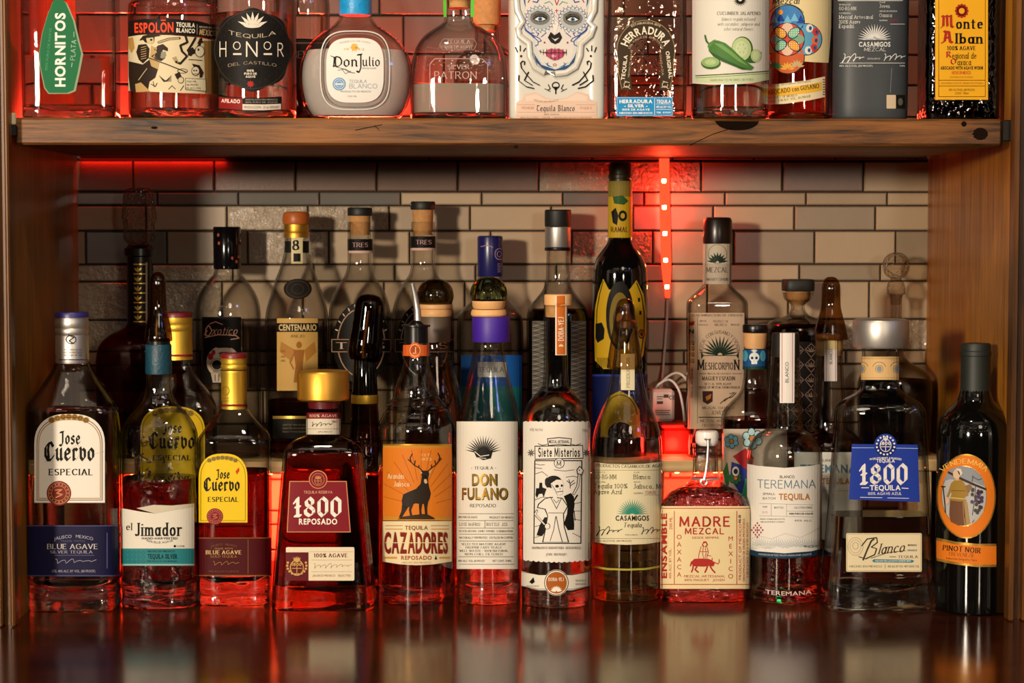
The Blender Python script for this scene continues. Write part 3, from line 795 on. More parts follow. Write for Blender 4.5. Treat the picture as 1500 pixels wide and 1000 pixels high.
    def foot(s, px, mat, name='glass_base', inset=0.0009, dome=0.35):
        """the thick glass bottom"""
        zb = s.prof[0][0] + px * s.s
        P = [q for q in s.prof if q[0] < zb] + [(zb,) + tuple(s.at(zb))]
        P = [(z + (.0005 if i == 0 else 0), max(r - inset, .001), k, n) for i, (z, r, k, n) in enumerate(P)]
        top = P[-1]
        P += [(zb - dome * .4 * px * s.s, top[1] * .8, top[2], top[3]), (zb - dome * px * s.s, top[1] * .4, top[2], top[3])]
        vs, fs = loft(P, s.seg)
        return mesh_obj(name, vs, fs, mat, s.root, smooth=True, sharp=50)
    def lathe(s, name, pts, mat, label=None, dx=0.0, seg=32, parent=None, k=1.0, n=2.0, sub=1, tilt=0.0, sharp=35):
        """a turned part: rows of (photo y, half width px)"""
        P = [(s.Z(q[0]), q[1] * s.s, k, n) for q in pts]
        if P[0][0] > P[-1][0]: P = P[::-1]
        if sub > 1: P = smooth_prof(P, sub)
        vs, fs = loft(P, seg)
        ox = dx * s.s
        if tilt:
            z0 = P[0][0]; ct, st_ = math.cos(math.radians(tilt)), math.sin(math.radians(tilt))
            vs = [(x * ct + (z - z0) * st_, y, z0 - x * st_ + (z - z0) * ct) for x, y, z in vs]
        vs = [(x + ox, y, z) for x, y, z in vs]
        o = mesh_obj(name, vs, fs, mat, parent or s.root, smooth=True, sharp=sharp)
        if label: o['label'] = label
        return o
    def L(s, name='front_label', label=None, **kw): return Label(s, name, label, **kw)
class Wrap:
    """print on a turned part of a bottle (cap or neck) with its own radius rows"""
    def __init__(s, bt, rows, dx=0.0):
        s.bt = bt; s.yc = bt.yc; s.z0 = bt.z0; s.root = bt.root
        s.xc = bt.xc + dx * bt.s; s.dx = dx * bt.s
        s.prof = sorted([(bt.Z(py), hw * bt.s, 1.0, 2.0) for py, hw in rows]); s.rmid = max(p[1] for p in s.prof)
    at = Bottle.at
    def on_front(s, px, py, yp, off):
        x, y, z = Bottle.on_front(s, px, py, yp, off); return (x + s.dx, y, z)
    def L(s, name='neck_label', label=None, **kw): return Label(s, name, label, **kw)

CLEAR = glass('clear_glass', (0.96, 0.97, 0.96), 0.12, 0.12, 45)
CLEAR2 = glass('clear_glass_back', (0.94, 0.93, 0.91), 0.15, 0.1, 45)
RIPPLE = glass('rippled_glass', (0.93, 0.94, 0.93), 0.06, 0.9, 70)
AMBERG = glass('amber_tinted_glass', (0.62, 0.30, 0.10), 0.25)
SMOKE = glass('smoky_amber_plastic', (0.50, 0.32, 0.14), 0.35)
SMOKE2 = glass('smoky_pale_plastic', (0.62, 0.5, 0.34), 0.3)
DARKGL = plain('black_glass', '#060605', 0.06, 0, 0.6)
BASEG = liquid('thick_glass', '#f2f4f2', 1.47, 0.5, 90)
WATER = liquid('clear_spirit', '#f0efe9', 1.34)
GOLDL = liquid('golden_spirit', '#c9822c', 1.34)
AMBL = liquid('amber_spirit', '#b0581c', 1.34)
REPL = liquid('pale_gold_spirit', '#dcb070', 1.34)
YELL = liquid('yellow_spirit', '#e2dc8e', 1.34)
PINKL = liquid('pink_spirit', '#c88f80', 1.34)
BROWNL = liquid('brown_spirit', '#6e3516', 1.34)
GOLD = plain('brushed_gold', '#cf9c3c', 0.42, 0.9)
GOLDC = plain('gold_cap', '#d8b03c', 0.42, 0.8)
SILVER = plain('brushed_silver', '#bab6b0', 0.42, 0.88)
PEBBLE = glass('pebbled_glass', (0.9, 0.86, 0.82), 0.06, 0.2, 170)
STEEL = plain('polished_steel', '#dededc', 0.3, 0.9)
BLACK = plain('black_plastic', '#0b0b0b', 0.3)
BLACKM = plain('matt_black', '#101210', 0.55)
CORK = plain('cork', '#b98752', 0.7, 0, 0.3, 0.5, 500, 0.3, 250)
PALEW = plain('pale_wood_cap', '#d9a76e', 0.5, 0, 0.4, 0.1, 300, 0.12, 150)
BROWNC = plain('brown_wood_cap', '#a8561f', 0.4, 0, 0.4, 0.1, 300, 0.15, 90)
PURPLE = plain('purple_band', '#39188f', 0.5)
FRONT = 'bottles standing along the front of the bar top'
MID = 'bottles between the front row and the raised step'
BACK = 'bottles on the raised step'
TOP = 'bottles along the upper shelf'
# ================================================================== front row
def agave(L, cx, cy, r, c, n=11, w=1.0, sy=1.0, a0=8, a1=172, lay=3): L.rays(cx, cy, r * .12, r, n, a0, a1, w, c, lay, sy)
def crest(L, cx, cy, r, c1, c2, lay=2):
    L.ell(cx, cy, r, r, c1, lay); L.ring(cx, cy, r * .86, r * .86, max(.7, r * .05), c2, lay + 1)
    L.ring(cx, cy, r * .6, r * .6, max(.6, r * .05), c2, lay + 1)
    L.line([(cx - r * .3, cy - r * .25), (cx + r * .25, cy - r * .3), (cx - r * .2, cy), (cx + r * .3, cy + r * .1), (cx - r * .25, cy + r * .35)], max(.8, r * .09), c2, lay + 1)
    for i in range(16):
        a = i * math.pi / 8; L.rect(cx + r * .73 * math.cos(a) - r * .05, cy + r * .73 * math.sin(a) - r * .05, cx + r * .73 * math.cos(a) + r * .05, cy + r * .73 * math.sin(a) + r * .05, c2, lay + 1)
def archlabel(x0, x1, ytop, yb, ysh, bump=0):
    """round-headed panel outline with a scrolled crown"""
    cx = (x0 + x1) / 2; R_ = (x1 - x0) / 2; p = [(x1, yb)]
    for i in range(0, 19):
        a = math.radians(i * 10); x = cx + R_ * math.copysign(abs(math.cos(a)) ** .75, math.cos(a)); y = ysh - (ysh - ytop) * abs(math.sin(a)) ** .9
        p.append((x, y))
    p.append((x0, yb)); return p
def crown(L, cx, y, hw, c, c2, bow=4):
    for i in range(7):
        t = (i - 3) / 3; L.ell(cx + t * hw, y + bow * t * t, hw * .2, hw * .17, c, 2, 14)
        L.ring(cx + t * hw, y + bow * t * t, hw * .09, hw * .08, .8, c2, 3, n=10)
def scotch(L, x, y, w, c, seed, rows=1, h=3.0, gap=5.5, style='S'):
    """lines of very small print"""
    r = random.Random(seed)
    wd = ['hecho en mexico', 'destilado', '100% agave', 'product of mexico', 'cont net 750ml', '40% alc by vol', 'envasado de origen', 'familia', 'selected']
    for i in range(rows):
        t = ' '.join(r.sample(wd, 2)).upper(); L.text(t, x, y + i * gap, h, c, style, w * r.uniform(.82, 1))

INKS = dict(k='#15130f', w='#efe9db', cream='#e6d6b0', red='#8e1f26', navy='#15153c')
# --- 1 silver-capped square bottle
b = Bottle('tequila_bottle', 'square clear bottle, silver screw cap, white arched label and navy band, at front left end', 108, 897,
           [(897, 58), (892, 64), (878, 66), (870, 64.5), (862, 66), (852, 64.5), (845, 66.5), (760, 67), (610, 67), (597, 66), (583, 58), (545, 31), (531, 24.5), (531, 24.5), (515, 23)], .66, 4.5, mat=CLEAR, group=FRONT)
b.foot(46, BASEG); b.fill(600, liquid('dim_clear_spirit', '#d8d2c8', 1.34), base=48)
c = b.lathe('screw_cap', [(531, 24.5), (526, 25.2), (522, 24.6), (492, 24.4), (490, 23.4), (487, 24.6), (482, 24.6), (480, 23.5), (476, 24.8), (470, 24.8), (468, 24), (464, 24.6)], SILVER)
b.lathe('cap_disc', [(464.5, 24.9), (459, 24.9), (457, 23.8)], plain('purple_cap', '#2a2466', .4), 'purple disc on the silver cap', parent=c)
L = Wrap(b, [(540, 24.6), (450, 24.6)]).L('cap_print')
L.ring(104, 497, 7, 6, 1.2, '#222222'); L.line([(100, 490), (108, 494), (101, 499), (108, 503)], 1.3, '#222222'); L.rect(87, 526, 135, 527.5, '#1d1d55', 1)
scotch(L, 107, 512, 28, '#333333', 3, 3, 2.4, 4); L.done()
L = b.L('front_label', 'white arched label with gothic lettering'); W_ = '#e9e4d8'; K_ = '#14120e'
L.poly(archlabel(50.5, 153.5, 606, 736, 650), W_, 1)
for d, cc in ((4, '#5a4020'), (6.5, '#a8793a')):
    p = archlabel(50.5 + d, 153.5 - d, 606 + d * 1.3, 736 - d, 650); L.line(p + [p[0]], 1.1, cc, 2)
crown(L, 101, 610, 25, '#96702e', '#4a3512', 5)
L.text('Jose', 103, 641, 17, K_, 'KB', 31); L.text('Cuervo', 103, 661, 24, K_, 'KB', 73, sp=-.02); L.text('ESPECIAL', 105, 691, 8.5, K_, 'RB', 65)
L.scrib(60, 150, 668, 30, '#c9c4ba', 9, 4, .7, 2)
crest(L, 86.5, 722, 18, '#7a2a1e', '#c98a62', 2); L.done()
L = b.L('lower_label', 'navy band with pale print'); L.rect(41, 769, 175, 844, '#161538', 1)
L.rect(41, 769, 175, 770.5, '#4a4a78', 2); L.rect(41, 842, 175, 843.5, '#4a4a78', 2)
q = '#a9a6ba'
L.text('JALISCO * MEXICO', 108, 785, 4.5, q, 'S', 57, bend=4); L.text('MADE WITH', 107, 792, 2.6, '#5d5c80', 'S', 34)
L.text('BLUE AGAVE', 107, 800, 7, '#cfc9c0', 'R', 74); L.text('SILVER TEQUILA', 105, 808, 4, q, 'R', 62); L.rect(79, 812.5, 138, 813.3, '#5d5c80', 3)
L.scrib(80, 140, 822, 7, q, 11, 6, .7); L.text('1.75L 40% ALC. BY VOL. (80 PROOF)', 108, 836, 3.6, q, 'S', 63); L.rect(156, 780, 157.2, 832, '#5d5c80', 3); L.done()

# --- 2 square bottle with dust-capped pourer and teal neck
b = Bottle('tequila_bottle', 'clear bottle with teal neck wrap under a tall smoky dust cap, teal-striped label', 234, 893,
           [(893, 49), (888, 55), (880, 57), (868, 55.5), (855, 57), (700, 57), (640, 56), (622, 51), (605, 40), (592, 28), (580, 21), (562, 18.5), (503, 17.5)], .8, 2.6, mat=RIPPLE, group=FRONT)
b.foot(40, BASEG); b.fill(698, WATER, base=42)
b.lathe('neck_wrap', [(547, 19.2), (545, 19.5), (506, 19), (504, 18)], plain('teal_foil', '#073a4b', .45, 0, .5, .5, 500, .5, 200), 'teal foil neck wrap')
pr = b.lathe('pourer', [(504, 17), (496, 17), (494, 12), (470, 9), (462, 8), (452, 4), (440, 4)], BLACK)
b.lathe('dust_cap', [(499, 20.5), (494, 20.5), (475, 17.5), (455, 13), (435, 12), (412, 11.5), (404, 9.5), (399, 5), (398, .5)], SMOKE, 'smoky brown plastic dust cap', sub=3)
L = b.L('front_label', 'white and teal label with a torn upper edge')
L.poly([(178, 744), (190, 746), (206, 749), (228, 752), (250, 747), (284, 739), (284, 803), (178, 803)], '#ded9cb', 1)
L.poly([(200, 744), (225, 739), (252, 740), (284, 737), (284, 742), (250, 748), (228, 752)], '#c9c1ab', 2)
L.rect(178, 803, 284, 828, '#2b7d83', 1); L.rect(178, 825.5, 284, 828, '#8fb9b4', 2)
for i in range(5):
    for j in range(3): L.ring(184 + i * 6.5, 809 + j * 6.5, 2.2, 2.2, .6, '#1b5f66', 2, n=8)
L.text('el', 190.5, 771, 10, K_, 'R', 9); L.text('Jimador', 233.5, 775, 18, K_, 'RB', 69); L.text('HAND-HARVESTED', 234, 788, 3, K_, 'B', 52); L.text('100% BLUE AGAVE', 234, 794, 3.2, '#45433c', 'S', 38, bend=-3)
L.ell(256, 799.5, 1.8, 1.8, K_, 3); L.text('1 LITER', 264.5, 799.5, 2.4, K_, 'S', 11)
L.text('HECHO EN MEXICO', 236, 807, 2.6, '#123c40', 'B', 40); L.text('TEQUILA SILVER', 238, 814.5, 6.5, '#0f2f33', 'X', 43); L.text('750ML 40% ALC BY VOL (80 PROOF)', 237, 821.5, 2.3, '#123c40', 'S', 44); L.done()
# embossed crest on the shoulder of that bottle
mb = MB(); rr = random.Random(4)
for i in range(34):
    px = 234 + rr.uniform(-38, 26); py = rr.uniform(640, 720)
    p = Vector(b.on_front(px, py, b.yc - b.rmid, 0.0005)); pts = []
    for j in range(5): pts.append(p + Vector((rr.uniform(-.004, .004), 0, rr.uniform(-.004, .004))))
    pts = [Vector(b.on_front(px + rr.uniform(-6, 6), py + rr.uniform(-6, 6), b.yc - b.rmid, 0.0004)) for j in range(4)]
    mb.tube(pts, .0009, 6)
mb.build('embossed_crest', BASEG, b.root, True)

# --- 3 small gold-capped bottle, yellow label
b = Bottle('tequila_bottle', 'gold-capped square bottle with yellow arched label and maroon band', 344, 888,
           [(888, 46), (884, 51), (874, 53), (866, 51.5), (858, 53), (846, 53), (660, 53.5), (643, 53), (631, 46), (606, 25), (598, 19), (598, 19), (585, 18)], .7, 4, mat=CLEAR, group=FRONT)
b.foot(42, BASEG); b.fill(688, AMBL, base=44)
c = b.lathe('screw_cap', [(598, 19), (596, 18.7), (545, 18.7), (543, 18.9), (541, 18), (539, 19), (535, 19), (533, 18), (530, 19), (527, 18.2), (524, 19)], GOLDC)
b.lathe('cap_disc', [(524, 19.2), (519, 19.2), (517, 18)], plain('dark_red_cap', '#6b0d18', .4), 'dark red disc on the gold cap', parent=c)
L = Wrap(b, [(605, 18.9), (510, 18.9)]).L('cap_print'); L.rect(320, 592, 368, 595, '#7a1420', 1); L.rect(320, 541.5, 368, 543, '#4a350a', 1)
L.ring(331, 572, 5, 6, .8, '#8d6a1c'); scotch(L, 331, 583, 12, '#8d6a1c', 3, 2, 2, 4); L.done()
L = b.L('front_label', 'yellow arched label with gothic lettering'); Y_ = '#e8c522'
L.poly(archlabel(291.5, 362.5, 664, 765, 700), Y_, 1); p = archlabel(294.5, 359.5, 668, 762, 700); L.line(p + [p[0]], .9, '#9c7c14', 2)
crown(L, 326, 670, 19, '#a08a3c', '#5c4a14', 4)
L.text('Jose', 327, 694, 12, K_, 'KB', 20); L.text('Cuervo', 326, 709, 17, K_, 'KB', 52, sp=-.02); L.text('ESPECIAL', 328, 731, 6.5, K_, 'RB', 45)
L.poly([(345, 690), (350, 684), (351, 689), (347, 695)], '#c8401c', 2); crest(L, 315, 756, 12, '#7a1a22', '#c06a52', 2); L.done()
L = b.L('lower_label', 'maroon band with gold print'); L.rect(291, 787, 397, 843, '#46070e', 1); L.rect(291, 787, 397, 788.2, '#8a5a2a', 2); L.rect(291, 841.8, 397, 843, '#8a5a2a', 2)
q = '#a8804a'; L.text('JALISCO * MEXICO', 328, 797, 3, '#7a4a34', 'S', 38, bend=3); L.text('MADE WITH', 328, 803, 2.4, q, 'S', 26); L.text('BLUE AGAVE', 328.5, 808.5, 5.2, '#d8b47c', 'RB', 52); L.text('GOLD TEQUILA', 328, 814.5, 3.4, q, 'R', 38)
L.scrib(311, 350, 825, 6, q, 9, 8, .6); L.text('750ML 40% ALC BY VOL (80 PROOF)', 328, 836.5, 2.6, '#7a4a34', 'S', 44); L.rect(363, 790, 363.8, 840, '#8a5a2a', 2); L.done()

# --- 4 amber trapezoid bottle with gold cap
b = Bottle('tequila_bottle', 'amber tapering bottle with wide brushed gold cap and red label', 474.5, 895,
           [(895, 68), (890, 75), (880, 76.5), (850, 75), (670, 59.5), (658, 57), (647, 47), (640, 32), (636, 26), (628, 24.5), (585, 24)], .56, 5, mat=CLEAR, group=FRONT)
b.foot(34, liquid('amber_glass_base', '#f0c8a0', 1.47, .4, 70)); b.fill(660, AMBL, base=36)
b.lathe('cap', [(585, 36.5), (583, 38), (546, 38), (543, 36)], GOLD, 'wide brushed gold cap')
b.lathe('stopper_collar', [(597, 22), (585.2, 23)], plain('dark_red_seal', '#5c0c14', .4))
L = Wrap(b, [(640, 24.8), (590, 24.2)]).L(); L.rect(449, 604, 498, 613, '#7a1220', 1); L.rect(449, 613, 498, 636, '#d8cfba', 1)
L.text('100% AGAVE', 474, 608.7, 4, '#e0c8a8', 'R', 40); L.scrib(456, 486, 622, 7, '#3a3630', 10, 3, .7); L.text('1867', 490, 617, 3, '#a02a2a', 'S', 8); L.rect(450, 627.5, 497, 628.2, '#8d8574', 2); L.text('JALISCO', 476, 632, 2.4, '#6d6558', 'S', 20); L.done()
L = b.L('front_label', 'red trapezoid label with large pale numerals')
L.poly([(424, 704), (508, 704), (514, 779.5), (420, 779.5)], '#7d1220', 1); p = [(424.8, 704.8), (507.2, 704.8), (513, 778.7), (421, 778.7), (424.8, 704.8)]; L.line(p, 1.3, '#c98a5a', 2)
L.ell(466, 702, 13.5, 13.5, '#c98a5a', 2); L.ell(466, 702, 12.2, 12.2, '#7d1220', 3)
L.ring(466, 702, 9, 9, .8, '#c98a5a', 4); L.ring(466, 704, 5, 5, 1, '#c98a5a', 4); L.rays(466, 703, 2, 8, 5, 50, 130, .8, '#c98a5a', 5); L.line([(461, 704), (471, 704)], .8, '#c98a5a', 5); L.line([(466, 700), (466, 709)], .8, '#c98a5a', 5)
L.text('TEQUILA RESERVA', 466, 720.5, 4, '#d8a888', 'S', 42); L.text('1800', 467, 742, 26, '#f2ece0', 'KB', 70); L.text('REPOSADO', 466, 763.5, 8, '#f2ece0', 'B', 56); L.done()
L = b.L('lower_label', 'cream and maroon label'); L.rect(419, 801, 519, 850, '#e3d6b8', 1, 2); L.rect(419, 808.5, 452, 850, '#5c0c16', 2)
L.rect(453, 807.4, 518, 808, '#b0a488', 2); L.text('100% AGAVE', 485, 813, 5.2, '#6d1a22', 'RB', 50); L.rect(456, 819.5, 516, 820.1, '#a89c80', 2); L.scrib(458, 514, 829, 8, '#a0967c', 15, 5, .6); L.rect(456, 836.5, 516, 837.1, '#a89c80', 2); L.text('JALISCO MEXICO * SELECTED', 486, 842.5, 3, '#8a6a5a', 'S', 56)
g = '#c9a05a'; L.ring(435, 831, 9.5, 11, 1.5, g, 3); L.rays(435, 824, 1, 10, 5, 55, 125, 1.2, g, 3); L.text('1800', 435, 826, 4.5, g, 'B', 14, lay=4); L.line([(428, 832), (442, 832)], 1, g, 3); L.line([(435, 829), (435, 842)], 1, g, 3)
for i in range(12):
    a = math.radians(200 - i * 20); L.ell(435 + 14 * math.cos(a), 828 + 13 * math.sin(-a) * -1, 1.8, 1.8, g, 3, 8)
L.done()

# --- 5 round bottle with stag label and metal pourer
b = Bottle('tequila_bottle', 'round bottle with metal pour spout, orange neck tag and stag label', 610, 893,
           [(893, 50), (888, 55.5), (878, 57), (640, 57), (622, 56), (607, 49), (600, 46), (597, 41), (593, 42.5), (589, 40), (582, 34), (575, 32.5), (568, 31.5), (556, 27), (540, 21), (525, 18), (502, 17.5)], 1, 2, mat=CLEAR, group=FRONT, yfront=.07)
b.foot(26, BASEG); b.fill(676, REPL, base=28)
pr = b.lathe('pourer', [(502, 17.6), (482, 17.2), (479, 17.2), (478, 21), (475.5, 21), (474.5, 12), (471, 8), (469, 6)], BLACK, 'black pourer collar')
mb = MB(); z1, z2, z3 = b.Z(470), b.Z(455), b.Z(414); s_ = b.s
mb.tube([(2.5 * s_, 0, z1), (2 * s_, 0, z2), (-1 * s_, -.001, (z2 + z3) / 2), (-5.5 * s_, -.003, z3)], [.0037, .0034, .0027, .002], 12); mb.build('spout', STEEL, pr, True)
L = Wrap(b, [(530, 18.6), (495, 17.8)]).L('neck_label', 'orange neck tag', lift=.0006); O_ = '#d8622a'
L.rect(590, 505, 627, 521, O_, 1); L.ell(608, 513, 10, 11.5, O_, 1); L.ring(608, 513, 7, 8.5, .9, '#efc08a', 2); L.text('J', 608, 513, 9, '#efc08a', 'R'); L.done()
L = b.L('front_label', 'orange stag label'); dk = '#2b2118'
L.rect(561.5, 650, 661, 762, '#c98a2e', 1); L.rect(561.5, 656, 661, 756, '#d87a22', 2); L.rect(561.5, 650, 661, 652, ('gold', '#b8862c'), 2)
zp = lambda pts: [(540 + x / 3.846, 640 + y / 3.846) for x, y in pts]
for i in range(13):
    a = math.radians(8 + i * 13.5); L.line([(616 + 22 * math.cos(a), 742 - 40 * math.sin(a)), (min(660, max(563, 616 + 60 * math.cos(a))), max(658, 742 - 85 * math.sin(a)))], .7, '#a3521a', 3)
L.poly(zp([(165, 462), (190, 448), (240, 440), (300, 432), (330, 434), (365, 452), (372, 462)]), '#3a2a1a', 4)
L.poly(zp([(292, 196), (303, 188), (330, 188), (341, 198), (333, 228), (322, 240), (312, 238), (300, 222)]), dk, 5)
L.poly(zp([(300, 215), (335, 215), (333, 250), (340, 285), (348, 315), (342, 345), (330, 372), (300, 376), (262, 372), (240, 384), (215, 400), (195, 400), (188, 360), (196, 322), (225, 308), (268, 290), (292, 262)]), dk, 5)
for leg in ([(210, 380), (222, 396), (205, 425), (188, 452), (172, 452), (186, 418), (190, 380)], [(232, 376), (252, 380), (240, 410), (246, 440), (234, 442), (228, 410)], [(282, 370), (302, 370), (296, 410), (298, 438), (286, 438), (284, 405)], [(308, 365), (334, 362), (328, 400), (330, 438), (316, 440), (314, 405)]): L.poly(zp(leg), dk, 5)
L.poly(zp([(284, 186), (302, 200), (296, 208)]), '#c9b08c', 5); L.poly(zp([(356, 184), (336, 198), (342, 208)]), '#c9b08c', 5); L.poly(zp([(312, 236), (324, 236), (330, 256), (318, 262), (310, 250)]), '#c9b08c', 6)
for p in ([(304, 190), (284, 172), (258, 158), (240, 140), (234, 118), (246, 94)], [(258, 158), (262, 132)], [(240, 140), (224, 126)], [(284, 172), (282, 158)], [(332, 190), (352, 172), (376, 156), (392, 136), (398, 114), (388, 90)], [(376, 156), (370, 132)], [(392, 136), (406, 120)], [(352, 172), (352, 156)]): L.line(zp(p), 1.5, dk, 5)
L.text('Arandas', 581, 697, 7, '#f0dcb4', 'R', 24); L.text('Jalisco', 589, 708.5, 7, '#f0dcb4', 'R', 23); L.text('1973', 624, 672.5, 4, '#e8c084', 'S', 15); L.text('EST.', 624, 666, 3.6, '#e8c084', 'S', 15)
L.done()
L = b.L('lower_label', 'cream label with tall red letters'); L.poly([(561, 763), (661, 763), (661, 822), (636, 826), (610, 827.5), (585, 826), (561, 822)], '#e6d6ae', 1)
rd = '#7d1c1c'; L.text('TEQUILA', 610, 772.5, 5.5, '#8a5a2a', 'B', 33); L.rect(565, 769, 590, 770.2, '#c98a3a', 2); L.rect(565, 774, 590, 775.2, '#c98a3a', 2); L.rect(631, 769, 657, 770.2, '#c98a3a', 2); L.rect(631, 774, 657, 775.2, '#c98a3a', 2)
L.text('CAZADORES', 608.9, 794.4, 29, ('gold', '#b88a34'), 'B', 91, lay=2); L.text('CAZADORES', 609.9, 795.2, 28.5, rd, 'B', 91, lay=3); L.rect(565, 794, 655, 795, '#e6d6ae', 4)
L.text('REPOSADO', 610, 816.5, 5.5, '#9a4a22', 'B', 44); L.poly([(636, 819), (638, 813), (640, 819)], K_, 3); L.text('HECHO EN MEXICO', 610, 823.5, 2.4, '#9a6a3a', 'S', 42)
L.rect(563, 815, 582, 818, '#cf9a4a', 2); L.rect(643, 815, 659, 818, '#cf9a4a', 2); L.done()

# --- 6 slim bottle with glass ball stopper and purple band
b = Bottle('tequila_bottle', 'slim clear bottle with glass ball stopper and purple neck band, tall white label', 716, 887,
           [(887, 41), (883, 45.5), (875, 47), (640, 47), (618, 46.5), (600, 43), (575, 36.5), (550, 30), (525, 25), (508, 22.5), (500, 22), (462, 22.5)], 1, 2, mat=CLEAR, group=FRONT)
b.foot(30, BASEG); b.fill(745, WATER, base=32)
st_ = b.lathe('stopper', [(452, 22), (448, 24), (441, 24.5), (437, 22)], PALEW, 'pale wooden stopper under a glass ball')
b.lathe('stopper_ring', [(463, 24.5), (461, 26), (457, 26), (453, 24)], PALEW, parent=st_)
vs = []; b.lathe('glass_ball', [(446, 17), (443, 22), (436, 26.3), (428, 27), (419, 25), (411, 19), (406.5, 11), (405, 1)], liquid('green_glass_ball', '#b8c4a4', 1.5), 'greenish glass ball on the stopper', sub=3, parent=st_)
b.lathe('neck_band', [(500, 27.3), (499, 27.6), (465, 27.6), (463.5, 27)], PURPLE, 'purple neck band', dx=3.5)
L = b.L('front_label', 'tall white label with gold lettering'); W2 = '#e4dfd2'
L.rect(669.5, 617, 758, 833, W2, 1)
agave(L, 708, 664, 27, K_, 17, .95, 1.0, 12, 168); L.ell(708, 663, 7, 4, K_, 3)
L.poly([(693, 657), (703, 665), (712, 663), (722, 659), (719, 671), (708, 673.5), (698, 669)], K_, 4); L.line([(696, 661), (704, 668), (716, 666)], 1.1, W2, 5); L.line([(701, 670), (712, 671)], .8, W2, 5)
L.text('* TEQUILA *', 709, 685, 4, K_, 'R', 36)
for t, x, y, w_ in (('DON', 709.5, 702, 35), ('FULANO', 710, 722.5, 65)):
    L.text(t, x + .8, y + .8, 16.5, '#3a3322', 'B', w_ + 2, lay=2); L.text(t, x, y, 15.5, ('gold', '#a8842e'), 'B', w_, lay=3)
L.text('REPOSADO', 708, 740, 4.6, K_, 'R', 37)
for y in (752, 762, 773, 782, 792, 815, 826): L.rect(673, y - .4, 752, y + .4, '#6a6658', 2)
L.text('100% PURO DE AGAVE', 686, 757, 3, '#4a473c', 'S', 27); L.text('PRODUCT OF MEXICO', 734, 757.5, 3, '#4a473c', 'S', 34); L.text('LOTE 063FR22', 689, 767.5, 4, K_, 'TY', 30); L.text('BOTTLE  222', 728, 767.5, 4, K_, 'TY', 30); L.rect(710, 762, 710.8, 773, '#6a6658', 2)
L.text('ESTATE GROWN * FAMILY OWNED * 5 GENERATIONS', 712, 777.5, 3, '#4a473c', 'S', 77); L.text('NATURALLY FERMENTED * DISTILLED IN COPPER', 712, 787, 3, '#4a473c', 'S', 77)
for i, (t, w_) in enumerate((('SELECTED MATURE AGAVE', 64), ('PROPRIETARY YEAST', 52), ('WELL WATER * 100% NATURAL', 70), ('NON CHILL FILTERED', 54))): L.text(t, 709, 796.5 + i * 4.9, 3, '#3a372c', 'R', w_)
L.text('40% ALC. VOL. 80 PROOF', 691, 821, 3, '#4a473c', 'S', 38); L.text('NET CONT. 750ML', 735, 821, 3, '#4a473c', 'S', 27); L.done()

# --- 7 round bottle with scalloped white label
b = Bottle('mezcal_bottle', 'clear bottle with orange neck strip and scalloped white label of a skeleton woman', 814, 892,
           [(892, 44), (887, 48.5), (878, 50), (640, 50), (620, 49.5), (603, 46), (588, 39), (577, 30), (569, 22.5), (562, 19.5), (545, 18), (500, 17.5), (446, 17.3)], 1, 2, mat=CLEAR, group=FRONT)
b.foot(24, BASEG); b.fill(573, WATER, base=26)
b.lathe('cork_stopper', [(447, 19), (446, 20), (433, 20), (431, 19)], PALEW, 'pale wooden stopper', dx=3)
b.lathe('cork', [(464, 15), (447.3, 15.5)], CORK)
L = Wrap(b, [(530, 18.2), (448, 18), (447, 20.3), (425, 20.3)], 2).L('neck_strip', 'orange strip running down the neck'); L.rect(813.5, 433, 829.5, 520, '#e8ddc8', 1); L.rect(815.5, 433, 827.5, 519, '#c96a22', 2)
L.text('DOBA-YEJ', 821.5, 481, 7, '#f0e6d0', 'RB', 35, rot=90); L.text('DOBA-YEJ', 821.5, 448, 2, '#f0e6d0', 'S', 2, rot=90); agave(L, 821.5, 507, 4, '#f0e6d0', 5, .7); L.done()
L = b.L('front_label', 'white scalloped label with a black line drawing'); W3 = '#e6e1d6'
p = []
n = 13
for i in range(n * 4 + 1): x = 864 - 97 * i / (n * 4); p.append((x, 617 - 1.6 * math.sin(math.pi * ((i % 4) / 4)) + 1))
for i in range(n * 4 + 1): x = 767 + 97 * i / (n * 4); p.append((x, 817 + 5 * math.cos((x - 815) / 50 * 1.2) + 1.8 * math.sin(math.pi * ((i % 4) / 4))))
L.poly(p, W3, 1); zq = lambda pts: [(760 + x / 4.345, 610 + y / 4.348) for x, y in pts]
L.text('42% Alc/Vol', 786, 629, 4, '#8a867a', 'S', 18); L.text('750ml', 856, 630, 4, '#8a867a', 'S', 8)
L.poly(zq([(180, 138), (255, 130), (335, 138), (330, 185), (255, 178), (188, 186)]), K_, 2); L.poly(zq([(186, 143), (255, 136), (329, 143), (325, 180), (255, 173), (193, 181)]), W3, 3); L.text('MEZCAL ARTESANAL', 819, 646.5, 4.2, K_, 'B', 29, lay=4)
L.line(zq([(125, 172), (150, 182), (185, 175)]), 1, K_); L.line(zq([(333, 175), (360, 182), (390, 172)]), 1, K_)
L.poly(zq([(102, 185), (405, 180), (408, 268), (104, 274)]), K_, 2); L.poly(zq([(107, 191), (400, 186), (403, 262), (109, 268)]), W3, 3)
L.text('Siete Misterios', 819.5, 662, 12, K_, 'PB', 60, lay=4)
for cx in (81, 427): agave(L, 760 + cx / 4.345, 663, 6, K_, 9, .7, 1, -100, 260)
L.ell(819, 678, 7.5, 7.5, K_, 4); L.ell(819, 678, 6.6, 6.6, W3, 5); L.text('M', 819, 678.5, 6.5, K_, 'R', lay=6); L.line([(815.5, 674), (822.5, 674)], .9, K_, 6)
fr = zq([(104, 280), (398, 280), (392, 806), (98, 806), (104, 280)]); L.line(fr, 1.6, K_, 2)
